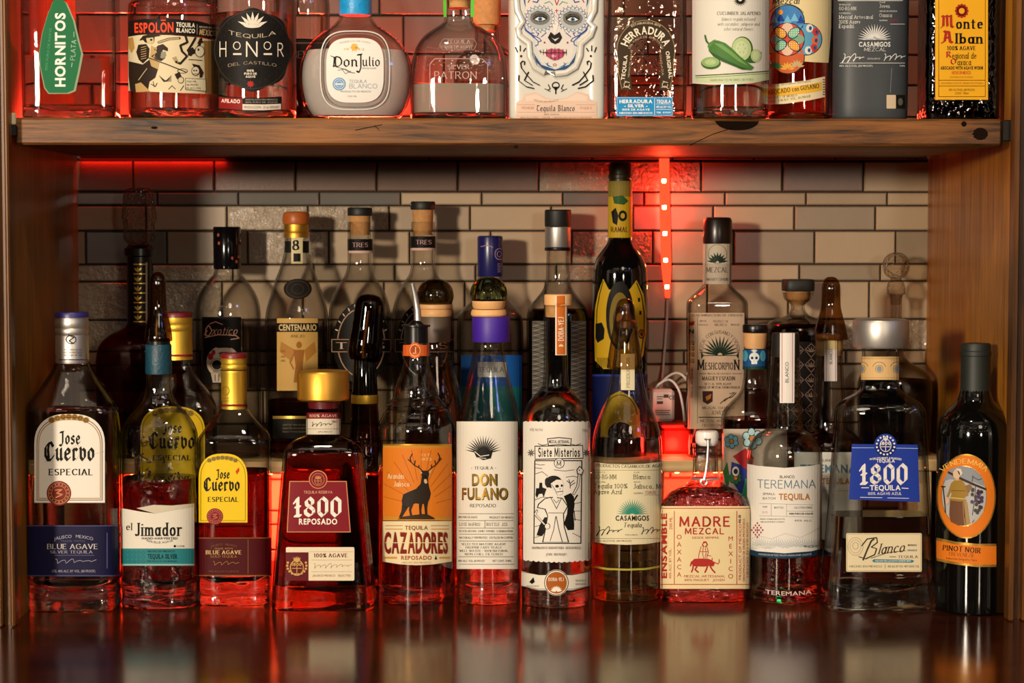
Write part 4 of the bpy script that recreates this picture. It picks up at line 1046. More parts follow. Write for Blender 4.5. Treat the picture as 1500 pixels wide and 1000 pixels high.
# sky, hills, rider and tree inside the frame
for pts in ([(104, 300), (140, 308), (165, 305)], [(104, 325), (150, 330)], [(225, 338), (290, 346), (350, 338)], [(105, 365), (150, 350), (185, 378)], [(300, 385), (345, 378), (370, 385)], [(105, 530), (150, 512), (185, 515)], [(330, 560), (392, 545)], [(335, 600), (392, 600)], [(340, 650), (392, 660)], [(340, 740), (392, 768)], [(105, 700), (140, 690)], [(105, 770), (150, 755)]): L.line(zq(pts), .8, K_)
L.poly(zq([(108, 500), (112, 455), (130, 455), (133, 420), (150, 420), (152, 450), (178, 460), (170, 480), (160, 515), (150, 490), (130, 492), (118, 518)]), K_, 2)
for pts in ([(325, 455), (325, 425), (305, 408)], [(325, 425), (348, 405)], [(325, 440), (355, 420)], [(325, 430), (318, 400)]): L.line(zq(pts), 1.1, K_)
# long dark hair and the figure
L.poly(zq([(285, 505), (330, 485), (348, 510), (352, 560), (345, 620), (350, 690), (348, 720), (310, 722), (285, 680), (305, 620), (310, 570)]), K_, 3); L.line(zq([(345, 540), (370, 500)]), 2.2, K_); L.line(zq([(350, 600), (356, 660)]), 1.2, K_)
L.poly(zq([(115, 755), (135, 690), (165, 640), (190, 640), (178, 720), (150, 760)]), K_, 3)
L.poly(zq([(200, 510), (275, 515), (312, 570), (285, 620), (290, 700), (318, 800), (150, 800), (172, 700), (182, 630), (165, 590), (118, 580), (125, 555), (165, 520)]), K_, 4); L.poly(zq([(202, 516), (272, 520), (305, 570), (279, 620), (284, 700), (310, 797), (158, 797), (178, 700), (188, 630), (172, 586), (126, 576), (132, 558), (170, 524)]), W3, 5)
L.line(zq([(205, 516), (240, 585), (270, 518)]), .9, K_, 6); L.line(zq([(190, 612), (280, 612)]), .9, K_, 6); L.line(zq([(235, 635), (222, 720), (200, 790)]), .9, K_, 6); L.line(zq([(238, 635), (255, 720), (275, 795)]), 1.1, K_, 6); L.line(zq([(222, 526), (238, 548), (256, 528)]), .8, K_, 6)
L.line(zq([(118, 598), (105, 620), (165, 685)]), 3.2, K_, 5); L.line(zq([(118, 600), (107, 620), (165, 684)]), 1.8, W3, 6); L.ell(760 + 183 / 4.345, 610 + 697 / 4.348, 4.2, 4.6, K_, 5); L.ell(760 + 183 / 4.345, 610 + 697 / 4.348, 3.3, 3.7, W3, 6)
L.line(zq([(345, 490), (370, 440), (378, 370)]), 3.4, K_, 5); L.line(zq([(346, 490), (371, 440), (379, 370)]), 1.9, W3, 6); L.poly(zq([(382, 312), (408, 340), (396, 372), (368, 366), (362, 338)]), K_, 5); L.poly(zq([(382, 320), (402, 341), (392, 365), (372, 360), (368, 340)]), W3, 6); L.ell(760 + 380 / 4.345, 610 + 340 / 4.348, .9, .9, K_, 7)
L.poly(zq([(212, 470), (245, 480), (242, 520), (220, 520)]), W3, 5)
L.ell(760 + 222 / 4.345, 610 + 415 / 4.348, 11.5, 9.3, K_, 5); L.poly(zq([(205, 425), (240, 400), (272, 402), (284, 430), (278, 455), (278, 488), (262, 498), (238, 490), (232, 470), (212, 460)]), W3, 6)
L.poly(zq([(168, 400), (182, 385), (192, 400), (196, 450), (180, 450), (168, 430)]), K_, 5)
L.ell(760 + 243 / 4.345, 610 + 442 / 4.348, 2.6, 2.2, K_, 7); L.ell(760 + 272 / 4.345, 610 + 438 / 4.348, 1.5, 1.9, K_, 7); L.poly(zq([(258, 455), (264, 455), (262, 466)]), K_, 7); L.line(zq([(243, 478), (278, 474)]), 1, K_, 7); L.line(zq([(210, 432), (234, 470), (240, 490)]), .7, K_, 7)
L.text('DENOMINACION DE ORIGEN PROTEGIDA * HECHO EN MEXICO', 815, 802, 3.6, '#4a473c', 'S', 70); L.text('- JOVEN * 100% MAGUEY -', 815, 811.5, 3.6, '#4a473c', 'S', 33); L.done()
L = b.L('lower_band', 'narrow white band with an orange medallion'); L.poly([(764.5, 836), (790, 842), (838, 842), (864, 836), (864, 858), (838, 864), (790, 864), (764.5, 858)], '#e2dccc', 1)
for y in (839, 860): L.line([(765, y - 2), (790, y + 2.5), (838, y + 2.5), (863, y - 2)], .7, K_, 2)
L.ell(815, 853, 18, 19, '#efe9dc', 2); L.ring(815, 853, 17, 18, 1.1, K_, 3); L.ell(815, 853, 15, 16, '#a85a1c', 3); L.text('DOBA-YEJ', 815, 848, 4.6, '#f4ead6', 'RB', 22, lay=4); agave(L, 815, 866, 9, '#f4ead6', 9, 1.2, 1, 15, 165, 5)
L.poly([(776, 852), (782, 845), (784, 852), (780, 855)], K_, 3) ; scotch(L, 781, 858, 22, '#6a6658', 2, 1, 2); scotch(L, 850, 850, 18, '#5a5648', 4, 2, 2.6, 5); L.done()

# --- 8 bottle with smoky dust cap and cream typed label
b = Bottle('tequila_bottle', 'long-necked bottle of pale yellow spirit with translucent dust cap and cream typewritten label', 918, 883,
           [(883, 45), (879, 49.5), (870, 51.5), (700, 52), (660, 51.5), (640, 50), (622, 46), (606, 40), (592, 34), (575, 28), (555, 24), (535, 21), (505, 17.5), (478, 16)], 1, 2, mat=CLEAR, group=FRONT)
b.foot(18, liquid('yellow_green_base', '#e8e8c0', 1.47, .5, 70)); b.fill(772, YELL, base=20)
pr = b.lathe('pourer', [(480, 15), (470, 14), (468, 9), (460, 6), (455, 4), (445, 3.5)], plain('cork_brown_pourer', '#5a3a1c', .4))
b.lathe('dust_cap', [(539, 26), (535, 26), (515, 23.5), (490, 19.5), (480, 17.5), (462, 15), (448, 13.5), (441, 10), (437.5, 5), (437, .5)], SMOKE2, 'translucent brown dust cap', dx=-3, sub=3)
L = Wrap(b, [(580, 29), (560, 24.6), (535, 21.2), (505, 18)], 0).L('neck_strip', 'cream paper strip over the neck', lift=.0008); L.poly([(910, 518), (929, 518), (929, 571), (910, 571)], '#dcd2ae', 1); L.text('PRODUCTOS', 920, 545, 4.2, '#5a5240', 'TY', 44, rot=90); L.done()
L = b.L('front_label', 'cream typewritten label with a green fan'); CR = '#dfd6b2'
L.poly([(867, 676), (890, 679), (918, 680), (945, 679), (968, 676), (968, 793), (945, 796.5), (918, 797.5), (890, 796.5), (867, 793)], CR, 1)
L.text('PRODUCTOS CASAMIGOS DE AGAVE', 924, 682.8, 4.2, K_, 'R', 100, bend=-2)
L.rect(869, 688, 966, 688.6, '#8d8668', 2)
for t, x in (('PRODUCTO', 871), ('CLASE', 928)): L.text(t, x, 691.5, 2, '#7d765c', 'S', al='l')
for t, x, y in (('GO-RG-MM', 871, 698), ('Blanco', 928, 698), ('Tequila 100%', 871, 711.5), ('Agave Azul', 871, 720), ('Jalisco, Mexico', 928, 712)): L.text(t, x, y, 6, '#3a352a', 'TY', len(t) * 4.05, al='l')
L.text('CATEGORIA', 871, 705.5, 2, '#7d765c', 'S', al='l'); L.text('HECHO', 928, 705.5, 2, '#7d765c', 'S', al='l'); L.text('NUMERO', 928, 722, 2.4, '#7d765c', 'S', al='l'); L.text('13805', 945, 721, 4.4, '#b04048', 'TY', 15, al='l'); L.rect(943, 724.5, 966, 725, '#8d8668', 2)
gr = '#2f8d78'; L.ell(926, 752, 9, 7, gr, 3, 20, 180, 360); agave(L, 926, 753, 23, gr, 19, .8, 1.0, 4, 176)
L.text('CASAMIGOS', 926, 758.5, 7, K_, 'B', 48); L.text('Tequila', 927, 768.5, 6.4, K_, 'R', 26, skew=.2)
L.scrib(874, 910, 779, 15, K_, 10, 12, .9); L.text('EXCLUSIVO', 925, 783, 2, '#5a5240', 'S', 18); L.scrib(938, 966, 778, 11, K_, 9, 21, .9); L.rect(870, 788, 966, 788.5, '#5a5240', 2); L.text('40% ALC/VOL (80 PROOF)', 900, 791.8, 2.4, '#5a5240', 'S', 50); L.done()
L = b.L('thin_band', 'thin yellow line printed round the bottle'); L.line([(867, 829), (890, 833), (918, 834), (945, 833), (968, 829)], 3, '#a89a3c', 1); L.done()

# --- 9 small flask with swing stopper
b = Bottle('mezcal_bottle', 'small flat flask with white ceramic swing stopper and cream label in red print', 1033, 883,
           [(883, 56), (879, 62.5), (870, 65), (752, 65), (742, 64), (732, 60.5), (722, 52), (714, 38), (708, 27), (700, 20.5), (690, 18.5), (656, 17.8), (652, 18.6), (649, 18.2)], .5, 3, mat=glass('bubbly_flask_glass', (.9, .88, .86), .03, 1.0, 160, power=1.4, dist=.004), group=FRONT)
b.foot(20, liquid('ripple_base', '#f0e0d8', 1.47, .8, 120)); b.fill(716, liquid('rippled_spirit', '#f2e2da', 1.34, .9, 240), base=22)
wh = plain('white_ceramic', '#e8e4de', .18, 0, .5, coat=.3)
b.lathe('ceramic_stopper', [(652, 13), (649, 15.5), (645, 16.5), (636, 16.8), (632, 16), (630.5, 13.5)], wh, 'white ceramic swing stopper', dx=2)
mb = MB(); q = lambda px, py, dy=0.0: Vector(((px - 1033) * b.s, -19.5 * b.s - dy, b.Z(py)))
mb.tube([Vector((-14 * b.s, 0, b.Z(640))), q(1034, 642, .0005), Vector((18 * b.s, 0, b.Z(640)))], .0011, 8)
mb.tube([q(1034, 642, .001), q(1034, 655, .001), q(1033, 672, .0012), q(1031, 688, .0015), q(1028, 700, .002)], .0011, 8)
mb.tube([q(1028 + 4.5 * math.cos(i * .6), 703 + 4.5 * math.sin(i * .6), .002) for i in range(12)], .0011, 8)
mb.tube([Vector((20 * b.s * math.cos(i * math.pi / 10), -20.5 * b.s * math.sin(i * math.pi / 10), b.Z(700))) for i in range(11)], .0011, 8)
mb.build('wire_bail', STEEL, b.root, True)
L = b.L('front_label', 'cream label in red print'); rd = '#b0302a'; CM = '#e8d4a4'
L.rect(967.6, 741, 1098.2, 862, CM, 1)
for y in (746.5, 858): L.rect(967.6, y - 3, 1098.2, y - 1.9, rd, 2)
for x in (988, 1079): L.rect(x - .5, 748, x + .5, 855, rd, 2)
L.text('ENSAMBLE', 973.5, 799, 7.5, rd, 'X', 95, rot=90); L.text('45% ALC. BY VOL.', 982, 825, 3.4, rd, 'S', 44, rot=90); L.text('200 ML', 983, 766, 4, rd, 'S', 18, rot=90)
L.text('MADRE', 1034, 763.5, 13, rd, 'PB', 75); L.text('MEZCAL', 1033, 777.5, 8, rd, 'PB', 58); L.text('DESDE SIEMPRE.', 1034, 787, 3, rd, 'S', 40)
for i, ch in enumerate('OAXACA'): L.text(ch, 995, 786 + i * 11, 6.5, rd, 'S')
for i, ch in enumerate('MEXICO'): L.text(ch, 1070, 788.5 + i * 11, 6.5, rd, 'S')
za = lambda pts: [(950 + x / 4, 650 + y / 4) for x, y in pts]
L.poly(za([(250, 690), (268, 672), (310, 670), (350, 672), (372, 680), (388, 700), (380, 716), (366, 716), (352, 712), (340, 716), (320, 718), (290, 716), (268, 716), (256, 708)]), rd, 3)
for p in ([(262, 712), (258, 735), (252, 748)], [(285, 714), (272, 735), (290, 750)], [(345, 714), (338, 735), (330, 750)], [(360, 714), (372, 735), (388, 752)], [(252, 690), (246, 712)]): L.line(za(p), 2.2, rd, 3)
L.line(za([(380, 690), (405, 702), (415, 690), (412, 676)]), 1.2, rd, 3); L.line(za([(372, 682), (372, 668)]), 1.2, rd, 3)
L.poly(za([(312, 590), (322, 570), (338, 570), (348, 590), (340, 602), (318, 602)]), rd, 3); L.poly(za([(318, 585), (334, 578), (340, 592), (326, 600)]), CM, 4)
for p in ([(308, 600), (296, 640), (292, 668)], [(342, 604), (350, 632), (340, 668)], [(320, 604), (316, 640), (322, 668)], [(332, 606), (336, 640), (330, 668)], [(300, 630), (345, 630)], [(340, 650), (366, 656)]): L.line(za(p), .9, rd, 3)
L.text('MEZCAL ARTESANAL', 1032, 843.5, 3.4, rd, 'S', 60, skew=.2); L.text('100% MAGUEY * JOVEN', 1032, 849, 3.4, rd, 'S', 58, skew=.2)
L.text('PRODUCT OF MEXICO', 1083.5, 808, 3.4, rd, 'S', 82, rot=90); L.text('DENOMINACION DE ORIGEN PROTEGIDA', 1089, 805, 3.2, rd, 'S', 92, rot=90); L.text('HECHO EN MEXICO', 1094, 805, 2.2, rd, 'S', 80, rot=90); L.text('46.01', 1083, 760, 3.4, K_, 'B', 12, rot=90); L.done()

# --- 10 rounded bottle, white label with blue band, tapered neck
b = Bottle('tequila_bottle', 'round-shouldered clear bottle with tapered neck, white seal strip and white label edged navy', 1149, 885,
           [(885, 47), (881, 52), (872, 54), (700, 55), (672, 55), (658, 53.5), (646, 48.5), (636, 40), (630, 30), (626, 27), (622, 26.5), (600, 25), (560, 22.5), (522, 20.3)], 1, 2, mat=CLEAR, group=FRONT)
b.foot(26, BASEG); b.fill(740, WATER, base=28)
b.lathe('cap', [(522, 20.8), (520, 21), (490, 19.8), (487.5, 19)], BLACKM, 'black cap')
L = Wrap(b, [(600, 25.6), (560, 23), (522, 21.4), (487, 20.2)]).L('seal_strip', 'white paper seal strip over cap and neck', lift=.0006); L.poly([(1143, 487.5), (1163.5, 487.5), (1163, 590), (1142.5, 590)], '#e8e2dc', 1); L.rect(1145.5, 487.5, 1146.2, 589, '#a83848', 2); L.rect(1159.8, 487.5, 1160.5, 589, '#a83848', 2); L.text('BLANCO', 1152.5, 545, 4.6, '#5a5a66', 'S', 30, rot=90); L.done()
L = b.L('front_label', 'white label with blue lettering'); 
L.poly([(1095, 679), (1110, 682), (1149, 685), (1188, 682), (1203.5, 679), (1203.5, 806), (1188, 810), (1149, 813), (1110, 810), (1095, 806)], '#e6e2da', 1)
L.poly([(1095, 803), (1110, 807), (1149, 810), (1188, 807), (1203.5, 803), (1203.5, 811), (1188, 815), (1149, 818), (1110, 815), (1095, 811)], '#16344a', 2); L.text('HANDCRAFTED FROM HIGHLAND AGAVE', 1150, 813, 2.6, '#b8c4cc', 'S', 76, bend=-2)
L.text('BLANCO', 1153, 698, 4, K_, 'S', 21); bl = '#5d7f94'; L.text('TEREMANA', 1152.5, 709, 11.5, bl, 'P', 84, bend=-1)
L.text('SMALL', 1127, 723, 3.4, '#5a5a5a', 'S', 18); L.text('BATCH', 1127, 729.5, 3.4, '#5a5a5a', 'S', 18); L.text('TEQUILA', 1163.5, 727, 8.5, '#b87a34', 'B', 45)
for p in ([(1113, 737), (1191, 739)], [(1113, 755), (1191, 757)], [(1130, 737.5), (1130, 755)], [(1152, 738), (1152, 756)], [(1152, 748), (1191, 748.5)]): L.line(p, .6, '#9a968c', 2)
L.text('NOM', 1121, 742, 2.6, '#6a665c', 'S', 6); L.text('BOTTLE', 1141, 743, 2.6, K_, 'S', 13); L.text('GLUTEN FREE', 1176, 743, 2.8, '#6a665c', 'S', 26); L.text('100% PURO DE AGAVE', 1173, 752, 2.4, K_, 'B', 34); L.text('1570', 1121, 750, 3, '#c0a8a8', 'S', 8)
scotch(L, 1132, 760, 36, '#6a665c', 8, 2, 2, 4); L.text('40% ALC', 1176, 762, 2.6, '#6a665c', 'S', 26)
rd = '#a02a34'
for i in range(7):
    for j in range(7):
        if abs(i - 3) + abs(j - 3) <= 3 and (i + j) % 2 == 1 or (i, j) == (3, 3): L.poly([(1110 + (i - 3) * 2.6 + d1, 776 + (j - 3) * 3.4 + d2) for d1, d2 in ((-1.3, 0), (0, -1.8), (1.3, 0), (0, 1.8))], rd, 3)
for i in range(9):
    cx = 1100 + i * 12.5; L.rays(cx, 806 - abs(math.sin(i * 1.7)) * 6, 2, 15, 9, 20, 160, .45, '#b0bcc0', 2)
L.line([(1096, 792), (1110, 784), (1130, 789), (1150, 781), (1172, 787), (1190, 778), (1203, 770)], .7, '#b8c0c2', 2); L.text('40% ALC. BY VOL', 1187, 800, 3.2, K_, 'S', 20, bend=-.5); L.done()
L = b.L('embossed_name', 'raised lettering in the glass foot'); L.text('TEREMANA', 1155, 869, 6, '#cfcac2', 'S', 66, bend=-3); L.done()

# --- 11 clear trapezoid bottle, silver cap, blue label
b = Bottle('tequila_bottle', 'big clear tapering bottle with wide silver cap and royal blue label', 1288, 895,
           [(895, 72), (890, 80), (880, 82), (850, 79.5), (612, 64.5), (600, 63), (590, 57), (581, 44), (574, 33), (568, 27.5), (560, 26.5), (508, 26)], .5, 5, mat=CLEAR, group=FRONT)
b.foot(36, BASEG); b.fill(752, WATER, base=38)
b.lathe('cap', [(508.5, 39), (506, 40.5), (472, 40.8), (468, 39), (467, 36)], SILVER, 'wide brushed silver cap')
L = Wrap(b, [(560, 27.3), (515, 26.8)]).L('neck_label', 'tan neck label'); L.rect(1260.5, 522, 1316, 556, '#d8b47c', 1)
for y in (525, 553): L.line([(1261, y), (1315, y)], .5, '#8d6a3c', 2)
for x in (1263, 1288, 1313): L.ring(x, 538, 9, 8, .8, '#7d6a4c', 2, 190, 350); L.ell(x, 540, 3.6, 4.2, '#7d90a0', 2); L.ring(x, 540, 5.5, 5.5, .6, '#7d6a4c', 2)
L.done()
L = b.L('front_label', 'royal blue label with white numerals'); BL = '#1f3a9c'; wh_ = '#e8e6e2'
L.poly([(1248, 650), (1344, 651), (1347, 735), (1243.5, 731)], BL, 1); L.ell(1297, 652, 16.5, 17, BL, 1)
L.line([(1248, 655.5), (1280, 655.5)], 1, '#9ab0d8', 2); L.line([(1313, 656), (1344, 656.5)], 1, '#9ab0d8', 2)
L.ring(1297, 652, 8, 9, 1.2, wh_, 3); L.text('1800', 1297, 649, 4.6, wh_, 'B', 15, lay=4); L.rays(1297, 646, 0, 8, 3, 60, 120, 1, wh_, 4); L.line([(1290, 654), (1304, 654)], 1, wh_, 4); L.line([(1297, 652), (1297, 661)], 1, wh_, 4)
for i in range(16):
    a = math.radians(i * 22.5 + 11)
    if abs(math.degrees(a) % 360 - 90) > 18 or True: L.ell(1297 + 13 * math.cos(a), 652 + 13.4 * math.sin(a), 1.5, 1.5, wh_, 3, 8)
L.text("WORLD'S MOST AWARDED", 1297, 670.5, 2.8, wh_, 'B', 47, bend=2); L.text('TEQUILA', 1297, 674.5, 4.6, wh_, 'B', 27)
L.text('1800', 1296, 694, 27, wh_, 'KB', 70); L.text('TEQUILA', 1296.5, 714, 7.2, wh_, 'B', 45); L.line([(1262, 714), (1272, 714)], 1.2, wh_, 3); L.line([(1321, 714.5), (1330, 715)], 1.2, wh_, 3); L.text('100% AGAVE AZUL', 1296, 722.5, 4, wh_, 'S', 49); L.line([(1260, 728), (1292, 728.6)], .8, wh_, 3); L.line([(1300, 728.8), (1331, 729.5)], .8, wh_, 3); L.done()
L = b.L('lower_label', 'cream label in flowing script'); L.rect(1239.5, 780.5, 1350, 837, '#e0d3ae', 1, 2); L.frame(1241, 782, 1348.5, 835.5, .6, '#a89468', 2)
L.ring(1253, 800, 11, 13, .7, '#a8987a'); L.ring(1253, 800, 8, 9.5, .6, '#a8987a'); L.ring(1253, 799, 4, 5, .8, '#a8987a')
sc_ = '#3a3528'
L.line([(1264, 820), (1270, 805), (1276, 792), (1280, 789)], 2.4, sc_, 3, .7, 20); L.line([(1262, 799), (1270, 789), (1284, 787), (1285, 794), (1276, 801)], 1.7, sc_, 3, .7, 40); L.line([(1276, 801), (1284, 803), (1281, 812), (1268, 818), (1258, 815)], 1.7, sc_, 3, .7, 40)
L.text('lanco', 1308, 802, 14, sc_, 'R', 38, skew=.4, rot=5); L.line([(1276, 817), (1300, 809), (1326, 806)], .9, sc_, 3)
L.text('MUNDO', 1336, 798, 2.4, sc_, 'B', 13); L.text('SINGLE', 1336, 805.5, 2.4, '#5a7a8c', 'B', 14); L.text('TEQUILA', 1330, 815, 3.6, sc_, 'R', 29); L.line([(1303, 815), (1312, 815)], 1, sc_, 3)
L.poly([(1277, 821), (1280, 818.6), (1336, 819.4), (1339, 821.5), (1336, 823.6), (1280, 823.2)], '#3d7f8d', 3); L.text('HECHO EN JALISCO DESDE 1800', 1308, 821.1, 2, '#d8e0d8', 'B', 52, lay=4); L.text('HECHO EN MEXICO', 1268, 829, 3, '#6a6048', 'S', 48); L.text('40% ALC BY VOL  NET CONT. 1.75L', 1323, 829, 3, '#4a4230', 'S', 46); L.rect(1296, 826, 1296.6, 832, '#6a6048', 3); L.done()

# --- 12 dark wine bottle
b = Bottle('wine_bottle', 'dark wine bottle with orange oval picture label, at the right end of the front row', 1427, 902,
           [(902, 48), (897, 53), (888, 54.5), (650, 54.5), (630, 53.5), (614, 49.5), (602, 41), (594, 33), (586, 26.5), (575, 22.5), (560, 21), (510, 20.5)], 1, 2, mat=DARKGL, group=FRONT)
b.lathe('capsule', [(584, 22.8), (570, 21.8), (521, 21.3), (520, 22.3), (514, 22.3), (513, 21.2), (505, 21.2), (502.5, 20)], plain('dark_green_capsule', '#101814', .55), 'matt dark green capsule')
L = b.L('front_label', 'orange oval label with a painted woman carrying grapes'); OR = '#e07a20'
zw = lambda pts: [(1365 + x / 5.56, 660 + y / 5.556) for x, y in pts]
cx, cy_ = 1415.5, 726.5
L.ell(cx, cy_, 43, 62, ('gold', '#b8903c'), 1); L.ell(cx, cy_, 41, 60, OR, 2); L.ell(1412.5, 726, 32.8, 44.5, ('gold', '#d8b060'), 3); L.ell(1412.5, 726, 31.6, 43.3, '#b4b4b4', 4)
L.text('VENDEMMIA', 1413, 675, 7, '#e8c060', 'R', 74, arc=48)
L.poly(zw([(95, 250), (150, 150), (240, 122), (330, 140), (400, 200), (432, 290), (330, 250), (150, 230)]), '#8d929a', 5)
L.poly(zw([(140, 165), (240, 215), (340, 262), (440, 305), (440, 322), (330, 278), (230, 232), (135, 180)]), '#3a2c24', 6)
L.line(zw([(98, 290), (110, 400), (118, 500)]), 1.6, '#2c2620', 6); L.line(zw([(88, 290), (112, 292)]), 2.2, '#2c2620', 6)
L.poly(zw([(155, 390), (262, 395), (270, 480), (282, 606), (220, 606), (160, 575), (148, 520)]), '#6d4a34', 7)
L.poly(zw([(255, 390), (290, 420), (300, 500), (312, 590), (270, 606), (258, 520)]), '#a88a54', 7)
L.poly(zw([(165, 260), (200, 232), (240, 232), (268, 262), (285, 320), (300, 360), (270, 375), (285, 405), (230, 412), (150, 400), (168, 350), (160, 330), (140, 380), (128, 372), (145, 320)]), '#9a7a34', 8)
L.line(zw([(168, 322), (275, 325)]), .9, '#6a4e1c', 9); L.line(zw([(160, 380), (280, 392)]), 1.6, '#c8b070', 9)
L.poly(zw([(268, 285), (310, 270), (330, 290), (300, 345), (280, 330)]), '#8a6a44', 7)
L.poly(zw([(122, 372), (142, 378), (150, 415), (132, 442), (122, 420)]), '#d8b090', 9)
L.ell(1365 + 208 / 5.56, 660 + 188 / 5.556, 5.2, 7, '#d8b898', 9); L.poly(zw([(195, 215), (225, 215), (228, 240), (198, 240)]), '#d0a888', 8); L.poly(zw([(205, 140), (240, 145), (255, 180), (240, 205), (232, 170), (205, 155)]), '#d8d0c0', 10); L.poly(zw([(200, 145), (225, 160), (236, 190), (228, 195), (215, 165)]), '#4a3626', 10)
r7 = random.Random(3)
for i in range(22):
    x = r7.uniform(300, 415); y = 300 + (x - 300) * .2 + r7.uniform(0, 250) * (1 - abs(x - 350) / 110)
    L.ell(1365 + x / 5.56, 660 + y / 5.556, 2.4, 2.8, r7.choice(['#4a3a5c', '#3a3040', '#5a4a68', '#4a4a44']), 9, 9)
for p in ([(330, 210), (380, 235), (405, 225)], [(355, 270), (350, 380), (330, 520)], [(335, 200), (328, 250)], [(330, 580), (345, 560)]): L.line(zw(p), .8, '#3c3c34', 8)
L.done()
L = b.L('lower_label', 'orange band reading the grape'); L.poly([(1372.5, 787), (1400, 793), (1430, 796), (1459, 796), (1459, 830), (1430, 830), (1400, 826.5), (1372.5, 821)], ('gold', '#c89a44'), 1); L.poly([(1372.5, 791), (1400, 797), (1430, 799.5), (1459, 799.5), (1459, 826.5), (1430, 826.5), (1400, 823), (1372.5, 817)], OR, 2)
L.text('PINOT NOIR', 1410, 804, 7, '#2c1c10', 'RB', 55, rot=-5); L.text('TREVENEZIE', 1409, 812, 5, '#8a4a14', 'R', 38, rot=-4); L.text('Indicazione Geografica Tipica', 1409, 818.5, 3, '#5a3010', 'S', 44, rot=-4); L.done()
# ================================================================== middle row on the bar top
YM = 0.185
b = Bottle('tequila_bottle', 'larger gold-capped bottle with yellow label, half hidden behind the teal-necked bottle', 258, 876,
           [(876, 54), (870, 58), (620, 60), (600, 60), (590, 57), (575, 49), (556, 34), (540, 24), (526, 20), (526, 20), (510, 19)], .55, 4, y=.178, mat=CLEAR2, group=MID)
b.fill(690, AMBL, base=20)
c = b.lathe('screw_cap', [(526, 23), (524, 22.8), (486, 22.6), (484, 21.8), (481, 23), (476, 23), (474, 22), (471, 23), (464, 23)], GOLDC, dx=3)
b.lathe('cap_disc', [(464.5, 23.2), (459, 23.2), (457, 22)], plain('dark_red_cap', '#6b0d18', .4), parent=c, dx=3)
L = Wrap(b, [(530, 23), (456, 23)], 3).L('cap_print'); L.rect(238, 519, 284, 522, '#8a1420', 1); L.done()
L = b.L('front_label', 'yellow arched label with gothic lettering'); L.poly(archlabel(206, 300, 595, 700, 630), '#e0b81c', 1); p = archlabel(209, 297, 599, 697, 630); L.line(p + [p[0]], 1, '#8a6a14', 2)
crown(L, 253, 600, 26, '#96782c', '#5c4a14', 5); L.text('Jose', 253, 626, 14, K_, 'KB', 28); L.text('Cuervo', 253, 645, 21, K_, 'KB', 66, sp=-.02); L.text('ESPECIAL', 253, 670, 7, K_, 'RB', 56); L.done()

b = Bottle('liquor_bottle', 'dark-necked bottle under a bent smoky dust cap with a gold neck ring', 535, 870,
           [(870, 40), (864, 44), (720, 44), (690, 39), (665, 29), (640, 23), (610, 20.5), (590, 19), (578, 18.5)], 1, 2, y=YM, mat=glass('brown_glass', (.55, .36, .26), .3), group=MID)
b.fill(700, BROWNL, base=14)
b.lathe('neck_foil', [(580, 19.2), (527, 16.8), (524, 16)], DARKGL, 'black neck foil')
b.lathe('neck_ring', [(590, 19.8), (589, 20), (579, 19.9), (577.5, 19.6)], GOLDC, 'gold neck ring')
mb = MB(); s_ = b.s; mb.tube([(0, 0, b.Z(524)), (-1 * s_, 0, b.Z(510)), (4 * s_, 0, b.Z(478)), (7 * s_, 0, b.Z(455))], [.0042, .004, .003, .0025], 10); mb.build('pourer', STEEL, b.root, True)
b.lathe('dust_cap', [(527, 22), (520, 25), (505, 25.5), (480, 23), (455, 21.5), (440, 20), (433, 15), (430.5, 8), (430, .5)], glass('dark_smoke_plastic', (.16, .09, .04), .4), 'nearly black smoky dust cap', tilt=6, dx=-1, sub=3)

b = Bottle('tequila_bottle', 'pinkish bottle with dusky ball stopper behind the metal-spouted bottle', 638, 867,
           [(867, 40), (862, 44), (655, 45), (625, 44), (600, 41), (570, 35.5), (540, 27.5), (518, 22.5), (500, 20.5), (463, 20)], 1, 2, y=YM + .003, mat=glass('pinkish_glass', (.86, .76, .72), .3), group=MID)
b.fill(533, liquid('pale_pink_spirit', '#dcc0b4', 1.34), base=14)
b.lathe('neck_band', [(500, 22.4), (499, 22.8), (464, 22.8), (463, 22.2)], plain('taupe_band', '#57483c', .5), 'taupe neck band')
st_ = b.lathe('stopper', [(463, 23), (461, 24), (456, 24), (453, 22.5), (451, 24.5), (446, 24.5), (443, 22)], PALEW, 'pale wooden stopper under a dusky ball')
b.lathe('glass_ball', [(450, 20), (445, 24), (437, 26.8), (430, 27), (421, 24.5), (414, 19), (409.5, 11), (408, .8)], glass('dusky_ball', (.34, .29, .16), .3), 'dusky olive ball on the stopper', sub=3, parent=st_)

b = Bottle('mezcal_bottle', 'black-capped bottle with blue skull neck band and painted flower label', 1105, 868,
           [(868, 44), (862, 48), (640, 48.5), (612, 48), (601, 44.5), (590, 36), (580, 26), (570, 20), (558, 17.5), (541, 16.5), (508, 16)], .8, 3, y=YM - .005, mat=CLEAR2, group=MID)
b.fill(612, liquid('dusky_spirit', '#c09c8c', 1.34), base=14)
b.lathe('cap', [(487, 18), (486, 18.6), (477, 18.6), (475, 17.6)], BLACK, 'black stopper top')
b.lathe('cork', [(510, 15.5), (500, 16.5), (487.2, 16.8)], PALEW)
L = Wrap(b, [(545, 17.4), (505, 17)]).L('neck_band', 'blue band with a small white skull'); L.rect(1085, 512, 1125, 538, '#1d4f86', 1); L.rect(1085, 536, 1125, 541, '#123c2a', 1)
for x in (1092, 1117): L.ell(x, 521, 4, 8, '#4aa0b8', 2)
L.ell(1105, 523, 7, 7, '#dfe8ea', 3); L.rect(1101, 527, 1109, 533, '#dfe8ea', 3); L.ell(1102, 524, 1.8, 2, '#10242c', 4); L.ell(1108, 524, 1.8, 2, '#10242c', 4); L.rays(1105, 516, 0, 6, 5, 40, 140, .8, '#dfe8ea', 3); L.done()
